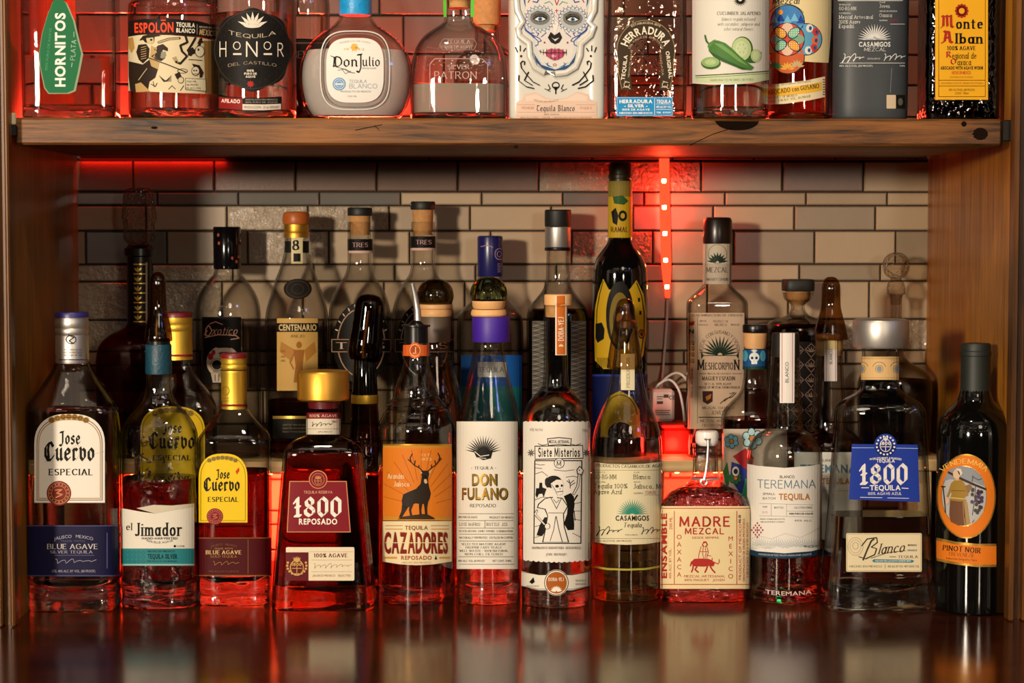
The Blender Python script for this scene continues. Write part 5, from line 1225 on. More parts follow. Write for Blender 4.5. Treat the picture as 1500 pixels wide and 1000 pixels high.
L = b.L('front_label', 'grey label with painted flowers and a bird'); L.rect(1060, 628, 1152, 800, '#b8aa9a', 1)
for (fx, fy, fc, rr_) in ((1072, 646, '#6fb0c8', 9), (1102, 642, '#a8d0d8', 13), (1078, 700, '#2f6f4a', 8)):
    for i in range(6):
        a = i * math.pi / 3 + .4; L.ell(fx + rr_ * .75 * math.cos(a), fy + rr_ * .75 * math.sin(a), rr_ * .45, rr_ * .5, K_, 2, 12); L.ell(fx + rr_ * .75 * math.cos(a), fy + rr_ * .75 * math.sin(a), rr_ * .36, rr_ * .4, fc, 3, 12)
    L.ell(fx, fy, rr_ * .33, rr_ * .33, '#c87a2a', 4, 12)
L.poly([(1074, 668), (1092, 656), (1104, 670), (1100, 690), (1088, 684)], '#a8242c', 3); L.poly([(1072, 676), (1090, 682), (1106, 706), (1104, 722), (1084, 722), (1070, 700)], '#2a3a8c', 2); L.ell(1078, 690, 5, 7, '#dcd8d0', 4); L.ell(1078, 690, 3, 4, '#15203c', 5)
L.poly([(1060, 690), (1066, 676), (1070, 700), (1066, 720)], '#1f6a3c', 3); L.poly([(1092, 700), (1110, 712), (1100, 735), (1086, 728)], '#2f9a6a', 3); L.done()

b = Bottle('tequila_bottle', 'bottle under a tall dark dome dust cap with white seal strip, behind the silver-capped bottle', 1213, 866,
           [(866, 44), (860, 48), (690, 51), (660, 51), (645, 47), (634, 38), (628, 29), (620, 26), (590, 24), (550, 21.5), (510, 19.5), (492, 19)], 1, 2, y=YM, mat=CLEAR2, group=MID)
b.fill(632 + 6, liquid('dark_spirit', '#8a6a58', 1.34), base=14)
b.lathe('cap', [(520, 19.8), (492, 19.2), (489, 17)], plain('pale_cork_cap', '#a8905c', .5))
b.lathe('dust_cap', [(497, 25), (493, 25), (478, 22), (466, 18.5), (450, 14.5), (435, 13.8), (418, 13.2), (410, 10.5), (406, 6), (405, .5)], SMOKE, 'dark smoky dome dust cap', sub=3, dx=2)
L = Wrap(b, [(580, 24), (550, 22), (510, 20.4), (480, 20.4)]).L('seal_strip', 'white seal strip', lift=.0006); L.rect(1208, 498, 1225.5, 558, '#e4dedc', 1); L.rect(1208, 498, 1225.5, 512, '#d8c890', 2); L.rect(1210, 498, 1210.7, 558, '#a83848', 3); L.rect(1223, 498, 1223.7, 558, '#a83848', 3); L.text('BLANCO', 1217, 522, 4, '#5a5a66', 'S', 22, rot=90); L.done()
L = b.L('front_label', 'white label with blue lettering'); L.rect(1164, 662, 1263, 790, '#dedad4', 1); L.text('BLANCO', 1213, 674, 4, K_, 'S', 20); L.text('TEREMANA', 1213, 686, 11, '#5d7f94', 'B', 80); L.text('TEQUILA', 1224, 704, 8, '#b87a34', 'B', 40); L.rect(1172, 718, 1256, 718.6, '#9a968c', 2); L.done()

# ================================================================== back row on the raised step
YK = 0.285
b = Bottle('liquor_bottle', 'big dark red bottle with cut-glass stopper and gold-barred black neck', 206, 674,
           [(674, 58), (668, 63), (560, 66), (525, 65), (505, 60), (491, 46), (483, 30), (477, 21), (468, 17.5), (378, 17)], .5, 2.4, y=YK, z0=ZS, mat=glass('dark_red_glass', (.74, .2, .15), .35, .3, 60), group=BACK)
b.fill(600, liquid('dark_red_spirit', '#c04a38', 1.34), base=6)
c = b.lathe('neck_sleeve', [(476, 18.4), (474, 19), (378, 18), (376, 18), (374, 22), (364, 22), (361, 18), (359, 17)], BLACK, 'black neck sleeve with gold bars')
L = Wrap(b, [(480, 19), (370, 18.6)]).L('neck_print'); gd = ('gold', '#d8b450')
for i in range(7): L.rect(196, 386 + i * 14, 216, 388 + i * 14, gd, 1)
L.rect(213, 384, 215.5, 474, '#c8b090', 2)
for i in range(6): L.rays(202, 398 + i * 14, 0, 8, 3, 50, 130, 1.4, gd, 2)
L.done()
b.lathe('cut_glass_stopper', [(360, 15), (352, 22), (346, 24), (330, 23), (318, 26), (300, 24), (286, 23), (278, 20), (275, 14)], glass('cut_glass', (.9, .87, .82), .08, 1.0, 220, dist=.006), 'cut glass stopper', seg=10, sharp=10)

b = Bottle('tequila_bottle', 'clear bottle with studded black cap and black skull label', 334, 673,
           [(673, 44), (668, 47.5), (480, 48.5), (455, 48), (435, 43.5), (418, 34), (407, 25), (401, 20), (390, 18)], 1, 2, y=YK, z0=ZS, mat=CLEAR2, group=BACK)
b.lathe('cap', [(394, 19.2), (391, 20), (334, 20.2), (332, 19)], plain('glossy_black_cap', '#08080a', .12), 'studded glossy black cap')
L = Wrap(b, [(395, 20.2), (330, 20.4)]).L('cap_studs')
for (x, y) in ((320, 344), (321, 356), (354, 344), (353, 356), (340, 378), (346, 383), (349, 376)): L.ell(x, y, 1.7, 2.6, '#9a4a34', 1, 10)
L.done()
L = b.L('front_label', 'black label with looping script and a pale skull'); L.rect(296, 464, 353, 562, '#0e0c0b', 1); cc = '#d8a888'
L.line([(304, 484), (300, 490), (306, 492), (311, 484), (306, 476), (302, 482), (302, 490)], 1.5, cc); L.line([(308, 474), (316, 471), (326, 475)], 1.2, cc); L.text('xotico', 331, 484, 11, cc, 'RL', 36, skew=.3); L.line([(301, 494), (320, 490), (345, 491), (350, 495), (338, 497)], 1.4, cc)
L.ell(327, 530, 24, 24, '#cfc0a8', 2); L.poly([(308, 540), (346, 540), (342, 560), (312, 560)], '#cfc0a8', 2); L.rays(329, 508, 0, 14, 9, 0, 180, 1.6, K_, 4); L.rays(329, 516, 0, 10, 7, 190, 350, 1.4, K_, 4)
L.ell(318, 534, 7, 7, K_, 3); L.ell(338, 534, 7, 7, K_, 3); L.ell(309, 522, 4, 5, '#a82a30', 3); L.ell(313, 516, 3, 4, '#a82a30', 3); L.poly([(326, 544), (330, 544), (328, 538)], K_, 3)
for i in range(6): L.rect(315 + i * 5, 548, 316 + i * 5, 558, K_, 3)
L.ring(318, 534, 9, 9, 1, '#7a6a58', 4); L.ring(338, 534, 9, 9, 1, '#7a6a58', 4); L.done()

b = Bottle('tequila_bottle', 'sloping-shouldered bottle with orange-brown cap, dark seal and gold-and-black label', 435, 673,
           [(673, 43), (668, 46), (490, 47), (468, 46.5), (450, 44), (430, 38), (410, 31), (390, 23.5), (372, 18.5), (355, 17), (340, 16.5)], 1, 2, y=YK, z0=ZS, mat=CLEAR2, group=BACK)
b.fill(585, REPL, base=6)
c = b.lathe('cap', [(328, 19), (326, 19.6), (314, 19.4), (311, 17.5), (310, 13)], BROWNC, 'orange-brown wooden cap')
b.lathe('gold_collar', [(348, 18), (342, 18.2), (340, 17.4), (337, 18.2), (333, 17.6), (330, 18.2), (328, 17.6)], GOLD)
L = Wrap(b, [(392, 21.5), (370, 18.6), (345, 17.8)]).L('neck_label', 'black and cream neck seal'); L.rect(418, 353, 452, 370, K_, 1); L.rect(427, 348, 443, 386, '#e0d2a0', 2); L.text('8', 435, 359, 14, K_, 'RB'); L.rect(430, 371, 440, 383, K_, 3); L.done()
L = b.L('seal', 'dark wax seal', lift=.002); L.ell(436, 423, 19, 15, '#1c1712', 1); L.ring(436, 423, 15, 12, 1.2, '#3a3024', 2); L.ring(436, 423, 8, 7, 1, '#3a3024', 2); L.done()
L = b.L('front_label', 'gold label with a winged figure'); L.rect(406, 466, 465, 572, '#c8a058', 1); L.rect(405, 473, 466, 486, K_, 2); L.text('* * * *', 436, 469.5, 3, K_, 'B', 16); L.text('CENTENARIO', 436, 479.5, 8.5, '#d8bc80', 'B', 54); L.text('ANEJO', 436, 492, 4, '#6a4a1c', 'R', 20)
br_ = '#9a6224'; L.ell(438, 505, 4, 5, br_, 2); L.poly([(430, 512), (446, 512), (443, 535), (446, 560), (430, 560), (433, 535)], br_, 2); L.poly([(432, 512), (412, 500), (410, 515), (428, 530)], '#b07a34', 2); L.poly([(446, 512), (460, 500), (463, 515), (448, 530)], '#b07a34', 2); L.line([(432, 516), (425, 530), (430, 540)], 2, br_, 3)
for y in (514, 522, 528): L.text('ANO', 415, y, 3, '#6a4a1c', 'S', 6)
L.done()
L = b.L('lower_label', 'black band edged gold'); L.rect(400, 609, 470, 642, K_, 1); L.rect(400, 609, 470, 613, GOLD and ('gold', '#d8b450'), 2); scotch(L, 436, 622, 44, '#8a7a5a', 5, 3, 2.4, 5); L.done()

for (cx, capx, y0, lab, oth) in ((527, 528, 304, 'clear bottle with black-topped cork and black oval label, behind the bent dust cap', 0), (620, 620, 295, 'clear bottle with taller black-topped cork and oval label, behind the dusky ball stopper', 1)):
    dy = -4 if oth else 0
    b = Bottle('tequila_bottle', lab, cx, 673, [(673, 41), (668, 45), (480, 45.5), (452, 44.5), (430, 38), (415, 29.5), (404, 22), (394, 18.5), (380, 17.2), (325, 17)], 1, 2, y=YK, z0=ZS, mat=CLEAR2, group=BACK)
    b.lathe('cork_top', [(y0 + 12, 17.6), (y0 + 10, 18.2), (y0 + 2, 18.2), (y0, 17)], BLACKM, 'black stopper top', dx=capx - cx)
    b.lathe('cork', [(344, 14.2), (325, 14.8), (y0 + 24, 15), (y0 + 12.2, 15.3)], CORK, dx=capx - cx)
    L = Wrap(b, [(375, 17.8), (330, 17.6)], capx - cx).L('neck_band', 'black neck band'); L.rect(cx - 18, 350 + dy, cx + 20, 367 + dy, '#14110f', 1); L.rect(cx - 18, 367 + dy, cx + 20, 370.5 + dy, '#d8b0a4', 1); L.text('TRES', cx + 1, 358.5 + dy, 6, '#c8a0a0', 'R', 22); L.done()
    L = b.L('front_label', 'black oval label with pale rim'); L.ell(cx + 2, 502, 41, 60, K_, 1); L.ring(cx + 2, 502, 34, 50, 1.6, '#a88468' if not oth else '#9a968c', 2)
    for i in range(11):
        a = math.radians(200 + i * 14); L.line([(cx + 2 + 36 * math.cos(a), 502 + 53 * math.sin(a)), (cx + 2 + 39 * math.cos(a), 502 + 57 * math.sin(a))], 1.6, '#c8b8a0', 2)
    L.rect(cx - 40, 496, cx + 44, 516, K_, 3); L.frame(cx - 40, 497, cx + 44, 515, 1.2, '#a88468', 4); L.text('TRES', cx + 2, 506, 9, '#c8b098', 'R', 70, lay=5); L.done()

b = Bottle('tequila_bottle', 'clear bottle with dark blue cap and bright blue and teal label, behind the purple-banded bottle', 718, 673,
           [(673, 44), (668, 47), (500, 49), (478, 48.5), (462, 46), (452, 40), (444, 31), (434, 23), (424, 19.5), (404, 17.8)], 1, 2.3, y=YK, z0=ZS, mat=CLEAR2, group=BACK)
b.lathe('cap', [(405, 18), (404, 18.5), (348, 18.5), (346, 17.8), (345, 15)], plain('dark_blue_cap', '#191a55', .3), 'dark blue cap')
L = Wrap(b, [(408, 18.6), (344, 18.6)]).L('cap_print'); q = '#a08098'; L.ring(731, 372, 6, 8, 1.4, q, 1); L.ring(731, 372, 3, 4, 1.2, q, 1); L.text('1910', 731, 392, 5, q, 'R', 14, rot=90); L.line([(705, 361), (715, 359), (722, 362)], 1.2, q, 1); L.done()
L = b.L('front_label', 'bright blue label over teal'); L.rect(676, 520, 764, 566, '#1c62b8', 1); L.rect(676, 566, 764, 628, '#1f7a80', 1); L.rect(700, 530, 742, 552, '#e0dcd2', 2); L.text('TEQUILA', 720, 541, 7, '#1c3c78', 'R', 36); L.done()

b = Bottle('tequila_bottle', 'amber-filled bottle with silver-banded black cap and cross-hatched sides', 817, 673,
           [(673, 42), (668, 45.5), (480, 46), (462, 45.5), (448, 41), (436, 31), (425, 22.5), (415, 18.5), (400, 17), (364, 16.5)], 1, 2, y=YK, z0=ZS, mat=CLEAR2, group=BACK)
b.fill(453, BROWNL, base=6)
c = b.lathe('cap', [(332, 18.6), (330, 19.4), (309, 19.4), (307, 18)], BLACKM, 'black cap')
b.lathe('silver_band', [(362, 18.4), (361, 18.8), (333, 18.8), (332.2, 18.2)], SILVER, 'silver band'); b.lathe('cap_ring', [(367, 19), (366, 19.4), (363, 19.4), (362.2, 18.6)], BLACK, 'black ring')
L = b.L('front_label', 'grey cross-hatched label panels'); 
for xa, xb in ((780, 802), (836, 858)):
    L.rect(xa, 470, xb, 610, '#6a655c', 1)
    for i in range(20):
        y = 472 + i * 7
        L.line([(xa + 1, y), (xb - 1, y + 6)], 1, '#26231e', 2); L.line([(xb - 1, y), (xa + 1, y + 6)], 1, '#a29c90', 2)
L.done()

b = Bottle('liquor_bottle', 'tallest bottle, black with olive foil top and yellow figure label, beside the red light strip', 908, 673,
           [(673, 37), (668, 40), (440, 40.5), (408, 40), (392, 38.5), (378, 34), (366, 26), (357, 19.5), (348, 16.8), (290, 16)], 1, 2, y=YK, z0=ZS, mat=DARKGL, group=BACK)
b.lathe('foil_top', [(292, 16.6), (268, 16.4), (262, 16.2), (261, 17.4), (256, 17.4), (255, 16.2), (241, 16), (238, 14), (237, 11)], plain('olive_foil', '#2e2812', .4, .4), 'dark olive foil top')
L = Wrap(b, [(350, 17.2), (236, 16.8)]).L('neck_label', 'yellow neck label'); L.rect(891, 265, 926, 288, '#8a7a34', 1); L.rect(891, 288, 926, 348, '#c8a424', 1); L.poly([(898, 288), (912, 286), (920, 294), (914, 300), (900, 298)], '#2f5a2a', 2); L.poly([(896, 310), (902, 304), (906, 316), (904, 330), (898, 326)], K_, 2); L.ell(912, 316, 6, 8, K_, 2); L.ell(912, 316, 3, 4, '#c8a424', 3); L.text('RAMAL', 908, 336, 7, '#5a2a10', 'RB', 24); L.done()
L = b.L('front_label', 'yellow label shaped like a rounded figure')
L.poly([(884, 408), (892, 424), (922, 424), (932, 410), (942, 430), (946, 458), (946, 486), (942, 520), (930, 540), (884, 540), (872, 528), (871, 490), (872, 452), (877, 428)], '#c8a01e', 1)
p = [(884, 412), (879, 430), (875, 454), (874, 490)]; L.line(p, 1.2, K_); L.line([(932, 414), (939, 432), (943, 458), (943, 486), (938, 520)], 1.4, K_)
L.ell(908, 462, 20, 50, K_, 2); L.ell(908, 468, 15, 40, '#7a6418', 3); L.poly([(873, 474), (882, 472), (886, 482), (885, 496), (876, 502), (873, 495)], K_, 2); L.ell(939, 489, 5, 7, '#5a2412', 3); L.ring(939, 489, 3, 4, .8, '#c8a01e', 4); L.rect(934, 436, 937, 442, K_, 2); L.rect(936, 455, 939, 461, K_, 2); L.ell(908, 470, 10, 22, '#3a2a10', 4); L.ell(908, 466, 5, 8, '#c89a5a', 5)
for i in range(9): L.line([(876 + i * 2, 524), (875 + i * 2.4, 538)], .9, '#3a2c0c', 2)
L.done()
L = b.L('lower_label', 'dark blue lower label with a yellow figure'); L.rect(868, 548, 948, 640, '#101a4a', 1); L.rect(868, 548, 948, 551, '#2a3a8c', 2); L.poly([(880, 640), (882, 600), (892, 580), (908, 572), (924, 580), (936, 600), (938, 640)], '#c8a420', 3); L.ell(909, 634, 18, 16, K_, 4); L.ring(909, 612, 24, 34, 1.2, K_, 4, 190, 350); L.done()

b = Bottle('mezcal_bottle', 'square clear bottle, dark cap, cream plant label, right of the red light strip', 1050, 673,
           [(673, 40), (669, 43), (470, 43.5), (448, 43.5), (440, 42), (433, 36), (426, 28), (419, 21.5), (412, 19.6), (354, 19)], .8, 4.5, y=.272, z0=ZS, mat=CLEAR2, group=BACK)
b.lathe('cap', [(357, 20.6), (354, 21.3), (323, 21), (319, 19), (318, 15)], plain('dark_brown_cap', '#1c100c', .3), 'dark brown cap')
L = Wrap(b, [(416, 20.6), (356, 20.2)]).L('neck_label', 'pale neck label'); L.rect(1029.5, 357, 1071, 386, '#cfc2ac', 1); L.rect(1029.5, 386, 1071, 416, '#bfb09c', 1); agave(L, 1051, 384, 15, '#1f3024', 9, 1.6); L.ring(1051, 372, 13, 14, .7, '#6a5a48', 2); L.text('MEZCAL', 1051, 395, 7, '#4a3c30', 'R', 30); L.text('MAGUEY ESPADIN', 1051, 409, 4, '#4a3c30', 'R', 30); L.done()
L = b.L('front_label', 'cream label with a green plant and serif lettering'); CR2 = '#cdb296'
L.rect(1008, 458, 1090, 628, CR2, 1); zm = lambda x, y: (1000 + x / 5.26, 450 + y / 5.263); L.rect(1021.5, 464, 1022.2, 620, '#7a6450', 2)
L.text('DENOMINACION DE ORIGEN', 1050, 461.5, 3.2, '#5a4638', 'R', 74); L.text('100% DE', 1030, 470, 2.4, '#5a4638', 'S', 9); L.text('OAXACA', 1030, 475.5, 2.6, '#5a4638', 'S', 14); L.text('PRODUCT OF', 1056, 470.5, 3, '#5a4638', 'R', 22); L.text('MEXICO', 1056, 475.5, 3.4, '#5a4638', 'R', 18); L.text('100% MAGUEY', 1077, 475.5, 2.6, '#5a4638', 'S', 13)
L.text('MEZCAL CON GUSANO Y ESPADIN', 1054, 486, 4.6, '#4a3c30', 'R', 92, arc=27)
gn = '#16301f'; agave(L, 1054.5, 520, 29, gn, 13, 1.5, 1, 10, 170); L.line([(1028, 520.5), (1080, 520.5)], 1.2, K_); L.poly([(1027, 515), (1031, 520.5), (1027, 526)], gn, 3); L.poly([(1082, 515), (1078, 520.5), (1082, 526)], gn, 3)
L.text('M', 1028, 534, 14, '#221a14', 'RB', 10); L.text('ESHCORPIO', 1054, 536, 9.5, '#221a14', 'RB', 41); L.text('N', 1080, 534, 14, '#221a14', 'RB', 8); L.line([(1024, 547), (1034, 547)], .8, '#4a3c30'); L.text('MEZCAL DE OAXACA', 1053, 547, 2.6, '#4a3c30', 'S', 34); L.line([(1073, 547), (1086, 547)], .8, '#4a3c30')
L.text('MAGUEY ESPADIN', 1053, 554, 5.4, '#2a2018', 'RB', 48); L.text('MEZCAL 100% AGAVE', 1052, 562, 3, '#3a2c20', 'R', 40); L.text('HOUSE OF MEZCAL FROM OAXACA', 1054, 567, 3.2, '#2a2018', 'RB', 60)
L.poly([zm(152, 645), zm(232, 645), zm(230, 725), zm(192, 748), zm(155, 725)], '#3a1a18', 3); L.poly([zm(175, 690), zm(220, 665), zm(215, 700), zm(185, 720)], '#b06a2a', 4); L.line([zm(290, 740), zm(330, 705), zm(380, 690), zm(410, 660)], 1.5, '#3a2c20'); L.line([zm(330, 705), zm(320, 725), zm(350, 700), zm(400, 655), zm(360, 665)], 1, '#3a2c20')
L.text('MEZCAL OAXACA', 1052, 597, 3.4, '#3a2c20', 'R', 46); L.text('JOVEN', 1052, 604, 5.5, '#3a2c20', 'R', 20); L.line([(1024, 611), (1088, 611)], 1.6, K_); L.text('MEZCAL ARTESANAL', 1054, 616, 4, '#6a4a3a', 'R', 56); L.text('HECHO EN MEXICO', 1054, 622.5, 3.4, '#6a4a3a', 'R', 50)
L.poly([(1010, 472), (1018, 470), (1017, 476), (1010, 477)], '#9a2a24', 3)
for i, y in enumerate((485, 502, 510, 519, 528)): L.text('EQ' if i else 'N', 1014.5, y, 5.5, '#221a14', 'RB', 7)
L.text('MEZCAL ARTESANAL', 1014, 560, 3, '#4a3c30', 'S', 44, rot=90); L.done()

b = Bottle('tequila_bottle', 'square-topped black stopper bottle with dark lace-patterned label', 1168, 673,
           [(673, 43), (668, 46), (500, 47.5), (482, 47), (473, 43), (467, 31), (462, 17), (455, 11), (448, 9.5), (444, 12), (438, 19.5), (428, 22.5)], 1, 2.2, y=YK, z0=ZS, mat=CLEAR2, group=BACK)
b.fill(476, BROWNL, base=6)
b.lathe('stopper_top', [(426, 22), (425, 22.6), (411, 22.6), (409, 21.4)], BLACKM, 'black stopper top', n=4); b.lathe('cork', [(447, 8), (440, 15), (436, 17), (426.2, 18)], CORK)
L = b.L('front_label', 'dark label with a lacy pattern'); L.rect(1135, 500, 1203, 640, '#15100e', 1); la = '#8a7466'
for j in range(6):
    for i in range(3):
        x = 1148 + i * 20; y = 512 + j * 22
        L.line([(x - 9, y), (x, y + 11), (x + 9, y), (x, y - 9), (x - 9, y)], .9, la); L.rays(x, y + 4, 1, 9, 5, 30, 150, .7, la)
L.done()

b = Bottle('decanter', 'wide ship decanter of dark spirit with a round glass ball stopper', 1311, 673,
           [(673, 47), (668, 51), (600, 54), (566, 54), (552, 51), (543, 43), (535, 30), (527, 18), (515, 11.5), (495, 9), (440, 8.5), (432, 10)], 1, 2, y=YK, z0=ZS, mat=CLEAR2, group=BACK, cat='decanter')
b.fill(556, BROWNL, base=8)
c = b.lathe('stopper', [(446, 7), (432.5, 9.8), (430, 13.5), (422, 13.5), (412, 11), (408, 7)], glass('stopper_glass', (.88, .83, .75), .1, .8, 250, dist=.005), 'glass stopper collar')
b.lathe('stopper_ball', [(408, 8), (404, 14), (398, 18), (389, 19.8), (380, 18), (373, 12.5), (370, 6), (369.3, .6)], glass('ball_glass', (.92, .89, .82), .08, 1.0, 260, dist=.006), 'round glass ball', sub=3, parent=c)

# ------------------------------------------------------------------ red light strips, power box, cables
RED = (1.0, 0.025, 0.012)
REDL = glow('red_strip_glow', (1.0, 0.03, 0.012), 9)
REDDOT = glow('red_diode', (1.0, 0.2, 0.05), 110)
WHITEP = plain('white_cable', '#d8cfc8', .45)
root = thing('light_strip', 'red light strip hanging down the tiles beside the tallest bottle', 'light strip', (up_(974, 250, YB - .004).x, YB - .0035, 0), 'red light strips')
pts = [(973, 232), (974, 290), (975, 340), (976, 390), (978, 436)]
hw = 7.2; vs = []; fs = []
for (px, py) in pts:
    for d in (-hw, hw):
        p = up_(px + d * (1 - max(0, py - 400) / 70), py, YB - .0035); vs.append(p - root.location)
P0 = list(vs)
vs += [v + Vector((0, .0015, 0)) for v in P0]
n = len(P0)
for i in range(len(pts) - 1):
    a = i * 2; fs += [(a, a + 1, a + 3, a + 2), (a + n, a + 2 + n, a + 3 + n, a + 1 + n), (a, a + 2, a + 2 + n, a + n), (a + 1, a + 1 + n, a + 3 + n, a + 3)]
mesh_obj('strip', vs, fs, glow('red_tape_bright', (1.0, 0.04, 0.012), 3.0), root)
for (px, py) in ((972.5, 265), (973, 303.5), (974, 342), (975, 381), (977, 420)):
    p = up_(px, py, YB - .0045) - root.location
    mb = MB(); mb.box(p.x - .0022, p.x + .0022, p.y - .001, p.y + .0008, p.z - .0022, p.z + .0022, 0, .0006); mb.build('diode', REDDOT, root)
def strip(name, label, x0, x1, y, z, aim, power, tilt, diodes, sx=.006, tape=1.6):
    root = thing(name, label, 'light strip', ((x0 + x1) / 2, y, z), 'red light strips')
    h = (x1 - x0) / 2
    mb = MB(); mb.box(-h, h, -sx / 2, sx / 2, -.001, .001); mb.build('strip', glow('red_tape' if tape > 1 else 'dim_red_leak_tape', (1.0, 0.035, 0.008), tape), root)
    for i in range(diodes):
        t = -h + (i + .5) * 2 * h / diodes
        mb = MB(); mb.box(t - .002, t + .002, -.002, .002, -.0018 if aim < 0 else .001, -.001 if aim < 0 else .0018); mb.build('diode', REDDOT, root)
    return root
strip('light_strip', 'red light strip under the front edge of the raised step', XL + .02, XR - .09, YS + .02, ZS - .0135, -1, 1, 0, 40)
strip('light_strip', 'added dim red strip for the leaking glow above the red bottle with the cut-glass stopper', up_(118, 235, YB).x, up_(330, 235, YB).x, YB - .006, ZU - .0022, -1, 1, 0, 0, .004, .12)  # added strip, stands in for red light leaking down behind the shelf
strip('light_strip', 'red light strip along the back of the upper shelf behind its bottles', XL + .02, XR - .02, YB - .012, ZT + .0012, 1, 1, 0, 40)
def redlamp(loc, aim, L_, W__, power):
    o = lamp('red_strip_light', 'AREA', loc, power, RED, L_, aim, W__)
    return o
xa, xb = up_(192, 800, YS).x, up_(690, 800, YS).x
redlamp(((xa + xb) / 2, YS + .03, ZS - .016), ((xa + xb) / 2, YS + .08, 0.0), xb - xa, .01, 13.0)
xa, xb = up_(968, 800, YS).x, up_(1190, 800, YS).x
redlamp(((xa + xb) / 2, YS + .03, ZS - .016), ((xa + xb) / 2, YS + .08, 0.0), xb - xa, .01, 5.0)
redlamp((-.28, YB - .015, ZT + .004), (-.28, YB - .13, ZT + .16), 0.55, .01, 5.5)
redlamp((.2, YB - .015, ZT + .004), (.2, YB - .13, ZT + .16), 0.4, .01, 1.0)
xa, xb = up_(118, 235, YB).x, up_(330, 235, YB).x
redlamp(((xa + xb) / 2, YB - .004, ZU - .004), ((xa + xb) / 2, YB, ZU - .012), xb - xa, .004, .03)  # added dim lamp for the red glow leaking past the shelf
p = up_(974, 255, YB - .02)
lamp('red_strip_light', 'POINT', (p.x, YB - .022, p.z - .032), .34, RED, .01)
p = up_(985, 650, YB - .05)
lamp('red_strip_light', 'POINT', (p.x, YB - .06, p.z), .3, RED, .012)

YP = 0.30
c0 = up_(984, 674, YP)
root = thing('light_controller', 'red glowing translucent control box for the light strip on the step', 'control box', (c0.x, YP, ZS))
s_ = pxm(984, 650, YP)
m_ = plain('red_translucent_box', '#b83020', .3)
mb = MB(); mb.box(-17 * s_, 26 * s_, -.016, .016, .0005, 38 * s_, 0, .003); mb.build('housing', m_, root)
mb = MB(); mb.box(-19 * s_, 28 * s_, -.018, .018, 38 * s_ + .0002, 46 * s_, 0, .002); mb.build('housing_lid', m_, root)
mb = MB(); mb.box(15 * s_, 21 * s_, -.0188, -.0182, 39 * s_, 43 * s_); mb.build('socket', BLACK, root)
c1 = up_(968, 632, YP + .004)
root = thing('power_adapter', 'pale power adapter with printed marks standing on the control box', 'power adapter', (c1.x, YP + .002, ZS + 46 * s_ + .0004))
mb = MB(); mb.box(-18 * s_, 18 * s_, -.012, .012, 0, 47 * s_, 0, .003); mb.build('case', plain('grey_white_plastic', '#c8bcb4', .45), root)
mb = MB(); z_ = 47 * s_
gk = '#4a4040'
for (x, z, w_, h_) in ((-8, 36, 10, 1.2), (-8, 33, 8, 1), (2, 35, 7, 5), (-8, 26, 9, 4), (-10, 16, 22, 1), (-10, 13, 20, 1), (-10, 10, 22, 1)): mb.box(x * s_, (x + w_) * s_, -.0124, -.0121, z * s_, (z + h_) * s_)
mb.build('printed_marks', ink(gk), root)
def glyphs(t, x, z, h, s_, y, mat, root, name):
    mb = MB(); X = 0
    for ch in t:
        ps, adv = glyph_polys(ch, 'PB')
        for p in ps: mb.add([((x + (u + X) * h) * s_, y, (z + v * h) * s_) for u, v in p], [tuple(range(len(p)))])
        X += adv
    mb.build(name, mat, root)
glyphs('CE', 10, 33, 5, s_, -.0125, ink(gk), root, 'approval_mark')
def cable(name, label, pix, r=.0013, mat=None):
    pp = [up_(px, py, y) for px, py, y in pix]
    # smooth
    out = []
    for i in range(len(pp) - 1):
        a = pp[max(i - 1, 0)]; b_ = pp[i]; c = pp[i + 1]; d = pp[min(i + 2, len(pp) - 1)]
        for j in range(6):
            t = j / 6; out.append(.5 * ((2 * b_) + (c - a) * t + (2 * a - 5 * b_ + 4 * c - d) * t * t + (3 * b_ - a - 3 * c + d) * t ** 3))
    out.append(pp[-1])
    mb = MB(); o0 = pp[-1]; mb.tube([p - o0 for p in out], r, 8)
    o = mb.build(name, mat or WHITEP, None, True); o.location = o0
    return tag(o, label, 'cable', 'cables of the light strip')
cable('cable', 'thin white cable hanging from the red strip down the tiles', [(978, 436, .3345), (976, 480, .334), (972, 530, .333), (969, 570, .32), (968, 586, .306)])
cable('cable', 'white cable looping high over the power adapter to its plug', [(962, 586, .306), (970, 560, .31), (990, 546, .31), (1006, 556, .305), (1014, 580, .30), (1018, 600, .295), (1020, 625, .29)])
cable('cable', 'reddish cable bending from the adapter down to the control box', [(957, 586, .302), (962, 566, .30), (980, 556, .298), (994, 570, .297), (1001, 600, .297), (1003, 630, .298)])
pg = up_(1020, 600, .29)
root = thing('cable_plug', 'pale cable plug with a lit orange tip beside the cream plant label', 'plug', (pg.x, .29, ZS))
z1 = up_(1020, 640, .29).z - ZS; z2 = up_(1020, 592, .29).z - ZS; s_ = pxm(1020, 610, .29)
mb = MB(); mb.box(-6 * s_, 6 * s_, -.003, .003, z1 + 22 * s_, z2, 0, .001); mb.build('plug_body', WHITEP, root)
mb = MB(); mb.tube([(0, 0, z1 + 22 * s_), (-2 * s_, 0, z1 + 6 * s_), (-10 * s_, 0, z1 - 8 * s_), (-13 * s_, .002, .0012)], .0022, 8); mb.build('lead', plain('orange_red_lead', '#c8502c', .4), root, True)

c2 = up_(1158, 825, YS + .05)
root = thing('power_strip', 'small dark power strip under the step with green and orange lit switches', 'power strip', (c2.x, YS + .055, 0))
mb = MB(); mb.box(-.03, .035, -.014, .014, 0, .05, 0, .003); mb.build('housing', BLACKM, root)
mb = MB(); mb.box(-.004, .004, -.0155, -.0138, .026, .036, 0, .0007); mb.build('green_lamp', glow('green_lamp', (.02, 1.0, .25), 5), root)
mb = MB(); mb.box(.012, .02, -.0155, -.0138, .026, .036, 0, .0007); mb.build('orange_lamp', glow('orange_lamp', (1.0, .25, .03), 4), root)

